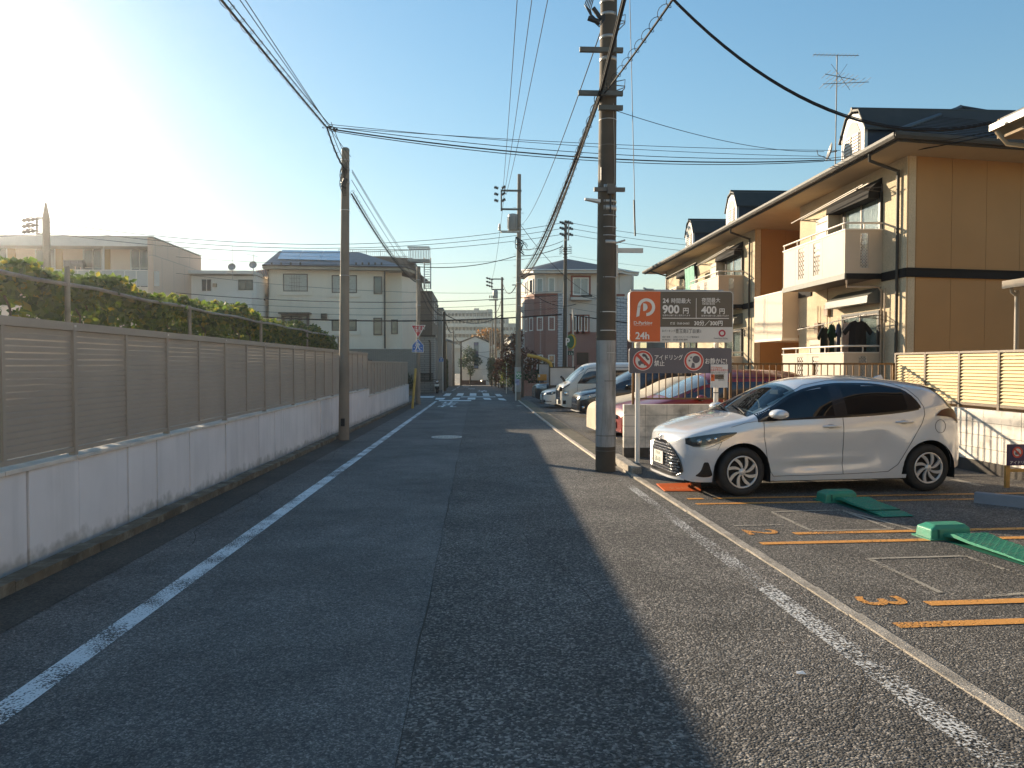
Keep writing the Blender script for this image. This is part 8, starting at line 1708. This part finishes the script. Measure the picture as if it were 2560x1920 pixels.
def oval(r0, r1, z_, n0, n1, m, nm): mb = MB(); mb.fpoly(fr, [(cx+r0*px4*math.cos(t), cz+r1*px4*math.sin(t)) for t in [2*math.pi*k/28 for k in range(28)]], n0, n1); mb.build(nm, m, ps_)
oval(12.5, 19, 0, 0, .10, GRS, 'case'); oval(11.3, 17.8, 0, .101, .11, M('sign_yellow', (.60,.38,.03), .5), 'yellow_ring')
mb = MB(); mb.fpoly(fr, [(cx+(-2+9*math.cos(t))*px4, cz+16*px4*math.sin(t)) for t in [2*math.pi*k/28 for k in range(28)]], .111, .115); mb.build('green_oval', M('sign_dark_green', (.01,.12,.06), .5), ps_); letters('lettering', 'P', .62, fr, cx-.36, cz-.22, .118, LTR, ps_, .03, sx=.8)
mb = MB(); mb.fb(fr, P(1421,0,Ypk).x, P(1436,0,Ypk).x, P(0,887,Ypk).z, P(0,876,Ypk).z, 0, .06); mb.build('lower_board', M('sign_black_green', (.02,.06,.05), .5), ps_); letters('lettering', '1 h', .2, fr, P(1421,0,Ypk).x+.05, P(0,886,Ypk).z, .062, LTR, ps_, .01)
# small house nameplate box by beige house
# ------------------------------------------------------------ overhead cables
CAB = M('cable_black', (.018,.017,.018), .75, spec=.2); CABG = M('cable_grey', (.035,.035,.038), .8, spec=.2)
def sag(a, b, s, n=18): return [a.lerp(b, k/n) + Vector((0,0,-4*s*(k/n)*(1-k/n))) for k in range(n+1)]
def cable(label, a, b, s, r=.012, m=CAB, helix=None, extra=None, group=None, name='overhead_cable'):
    a, b = Vector(a), Vector(b); t = thing(name, label, 'cable', a, 0, group); pts = sag(a, b, s, 24); mb = MB(); mb.tube(pts, r, 6); mb.build('cable', m, t)
    if helix:
        hr, pitch = helix; L_ = (b-a).length; n = int(L_/pitch*10); d = (b-a).normalized(); s1 = d.cross(Vector((0,0,1))).normalized(); u1 = s1.cross(d); ph = []
        for k in range(n+1):
            f = k/n; p = a.lerp(b, f) + Vector((0,0,-4*s*f*(1-f) - .0)); an = 2*math.pi*k/10; ph.append(p + s1*math.cos(an)*hr + u1*(math.sin(an)*hr + hr*.6))
        mb = MB(); mb.tube(ph, .0045, 3); mb.build('spiral_hanger', CABG, t)
    for off, ss_, rr_ in (extra or []):
        mb = MB(); mb.tube(sag(a+Vector(off), b+Vector(off), s+ss_, 24), rr_, 5); mb.build('cable', m, t)
    return t
# bundle over the left wall: from behind the camera to the junction, then down to the pole
J = P(818, 320, 15.4)
def back(p, u, v, Yn): q_ = P(u, v, Yn); return q_ + (q_-p)*1.2
a = back(J, 561, -4, 8.6); cable('heavy telephone bundle with spiral hangers overhead along the left wall', a, J, .06, .016, CAB, (.055, .42), [((.05,0,.06),.03,.008), ((.02,0,-.025),.0,.010)])
cable('thin wire beside the spiral bundle on the left', back(J, 597, -4, 8.9), P(826,320,15.4), .05, .006); cable('second thin wire right of the spiral bundle on the left', back(J, 608, -4, 8.9), P(824,318,15.4), .03, .006)
E = P(864, 425, 17.3); cable('telephone bundle dropping from the junction to the left pole', J, E, .10, .018, CAB, (.04,.3), [((.05,0,.05),-.04,.008), ((.08,.0,.12),-.08,.007)])
cable('straight span wire from the junction to the pole top', P(826,322,15.4), P(877,392,17.3), .02, .006)
E2 = P(2062, 400, 18.6); cable('bundle crossing the street from the junction to the apartment eave', P(822,322,15.4), E2, .28, .014, CAB, None, [((0,.02,.05),-.06,.008), ((0,0,.09),-.16,.006), ((0,.05,-.02),.03,.009)])
cable('thin wire crossing the street high above the bundle', P(826,318,15.4), P(2100,376,18.8), .10, .006)
j2 = thing('cable_junction', 'black clamp where the cables join in mid-air', 'clamp', J); mb = MB(); rnd.seed(2)
for k in range(7): c = J + Vector((rnd.uniform(-.08,.18), rnd.uniform(-.05,.05), rnd.uniform(-.06,.06))); mb.cyl(c, c+Vector((rnd.uniform(-.06,.1),0,rnd.uniform(-.05,.05))), .022, n=6)
mb.build('clamp', BLACKR, j2)
# left pole to stop-sign pole
cable('telephone bundle from the left pole to the stop sign pole', P(879,485,17.4), P(1040,705,37.4), .28, .020, CAB, (.07,.45), [((.03,0,.05),0,.01)])
for k, (u, v, u2, v2) in enumerate(((880,425,1050,690),(880,430,1052,700),(879,450,1050,712))): cable(f'thin wire {("above","beside","below")[k]} the telephone bundle leading to the stop sign pole', P(u,v,17.4), P(u2,v2,37.4), .12, .007, CABG)
cable('wire from the stop sign pole down the street to the dark left pole', P(1046,700,37.4), P(1109,790,66), .5, .03, CAB, (.07,.7), [((.1,0,.2),0,.015), ((.0,0,-.3),.2,.02)])
# right side: main pole to the far right pole
mpT = Vector((2.02, 11.5, 0)); rT = lambda v, u=1296: P(u, v, 42.0)
cable('thick black service bundle from the big pole to the far right pole', P(1500, 235, 11.5), rT(690), .55, .019, CAB, (.05,.5), [((.03,0,.03),0,.009), ((-.03,0,.0),.03,.009), ((.02,0,-.03),.08,.01)])
cable('spiral-wrapped bundle from the lower bracket to the far right pole', P(1500,236,11.45), rT(694,1300), .75, .016, CAB, (.06,.45), [((.0,0,-.03),.03,.01)])
cable('spiral-wrapped bundle from the big pole towards the viewer, upper right', P(1512,232,11.45), P(1512,232,11.45) + (P(1668,-4,8.0)-P(1512,232,11.45))*2.4, .10, .014, CAB, (.05,.36), [((.02,0,.02),0,.008)])
cable('thick bundle passing the big pole towards the viewer', P(1500,235,11.5), P(1500,235,11.5) + (P(1560,-10,8.9)-P(1500,235,11.5))*2.2, .05, .019, CAB, None, [((.03,0,.04),0,.009),((-.03,0,-.02),0,.008)])
for k, (u, u2) in enumerate(((1291,1258),(1326,1262),(1364,1266))): 
    b_ = P(u2, 470+8*k, 42.1); a_ = P(u, -3, 20.5); cable(('left','middle','right')[k] + ' of the three high power lines above the road', a_ + (a_-b_)*.9 + Vector((0,0,.45)), b_, .55, .011, CABG)
cable('single wire from the top of the big pole slanting to the far right pole', P(1508,60,11.6), P(1306,560,42.0), .5, .009, CABG)
cable('thin wire below the slanting one ending at the far right pole', P(1500,250,11.6), P(1308,620,42.0), .9, .007, CABG)
cable('thin wire from the big pole across to the apartment roof', P(1538,276,11.7), P(2060,379,18.5), .18, .006)
a = P(1588,-4,11.4); cable('thick cable curving from the big pole to the neighbour eave at the right edge', a + Vector((-.0,0,.6)), P(2478,308,11.2), .95, .017, CAB, None, [((0,0,.03),0,.008)])
cable('cable along the apartment eave, lower', P(2062,402,18.5), P(2560,318,13.2), .10, .012, CAB, None, [((0,0,.05),-.04,.008)])
# cross street lines
for k, (u0, v0, v1) in enumerate(((114,554,557),(114,568,571),(114,582,586))):
    lab = ('top','middle','bottom')[k]
    cable(f'{lab} of the three power lines along the side street left of the brick house', P(u0,v0,43), P(1406,v1,50), 1.35 - .1*k, .016, CABG); cable(f'{lab} power line leaving the far-left pole to the left', P(100,v0,43), P(-60,v0+8,43), .1, .014, CABG)
    cable(f'{lab} of the three power lines along the side street right of the brick house', P(1426,v1,50), P(2100,v1+55,52), .5, .014, CABG)
for k, (v0, vm, v1, r) in enumerate(((642,0,640,.010),(683,0,728,.011),(732,0,737,.022),(748,0,752,.012),(763,0,770,.012),(776,0,786,.045))):
    names = ('thin wire skimming the far roofs','wire across the upper windows of the beige house','thick wire across the middle of the beige house','thin wire just under the thick one at the beige house','thin wire above the lowest bundle at the beige house','lowest thick bundle across the beige house')
    cable(names[k], P(440,v0,48), P(1404,v1,49.9), .55, r, CAB); cable(names[k].replace('beige house','brick house').replace('far roofs','brick house roof') + ', right of the grey pole', P(1424,v1,49.9), P(2000,v1+40,50.5), .4, r*.8, CAB)
cable('cable from the left sign pole up to the far right pole across the street', P(1046,667,37.5), P(1290,640,42.1), .25, .02, CAB); cable('cable from the far right pole up to the grey pole by the brick house', P(1300,640,42.1), P(1408,615,50), .15, .022, CAB, None, [((0,0,.35),0,.018)])
for k, (u0,v0,Ya,u1,v1,Yb,s_,r,lab) in enumerate(((1300,690,42.2,1255,700,79,1.2,.03,'heavy bundle running on down the street from the far right pole'), (1262,470,42.2,1228,700,79,1.0,.012,'high power line continuing down the street'), (1109,786,66,1132,830,87,.6,.04,'sagging bundle between the two left street poles'), (1132,830,87,1151,856,93,.3,.03,'short bundle to the thin dark pole at the left end'), (1109,784,66,1255,786,79,.9,.04,'bundle spanning the street between the dark poles'), (1255,740,79,1238,780,88,.5,.03,'wire between the two right far poles'), (1132,850,87,1255,900,79,.5,.02,'low wire crossing the street near its end'), (1151,870,93,1238,875,88,.4,.02,'lowest wire in front of the gabled building'), (1300,706,42.1,1440,760,52,.6,.02,'drop wire from the far right pole to the brick house'), (1300,560,42.1,1590,770,44,1.2,.014,'long slack drop wire crossing the brick house front'))):
    cable(lab, P(u0,v0,Ya), P(u1,v1,Yb), s_, r, CAB)
bpy.context.view_layer.update()

# ------------------------------------------------------------ haze volume added for the glow towards the low sun
hz = bpy.data.materials.new('haze'); hz.use_nodes = True; nt = hz.node_tree; nt.nodes.clear()
pv = nt.nodes.new('ShaderNodeVolumePrincipled'); pv.inputs['Density'].default_value = .0007; pv.inputs['Anisotropy'].default_value = .86; pv.inputs['Color'].default_value = (.97,.97,1,1)
om = nt.nodes.new('ShaderNodeOutputMaterial'); nt.links.new(pv.outputs[0], om.inputs['Volume'])
mb = MB(); mb.box(-75, 75, -32, 262, -8, 23); o = mb.build('haze', hz); o['kind'] = 'stuff'
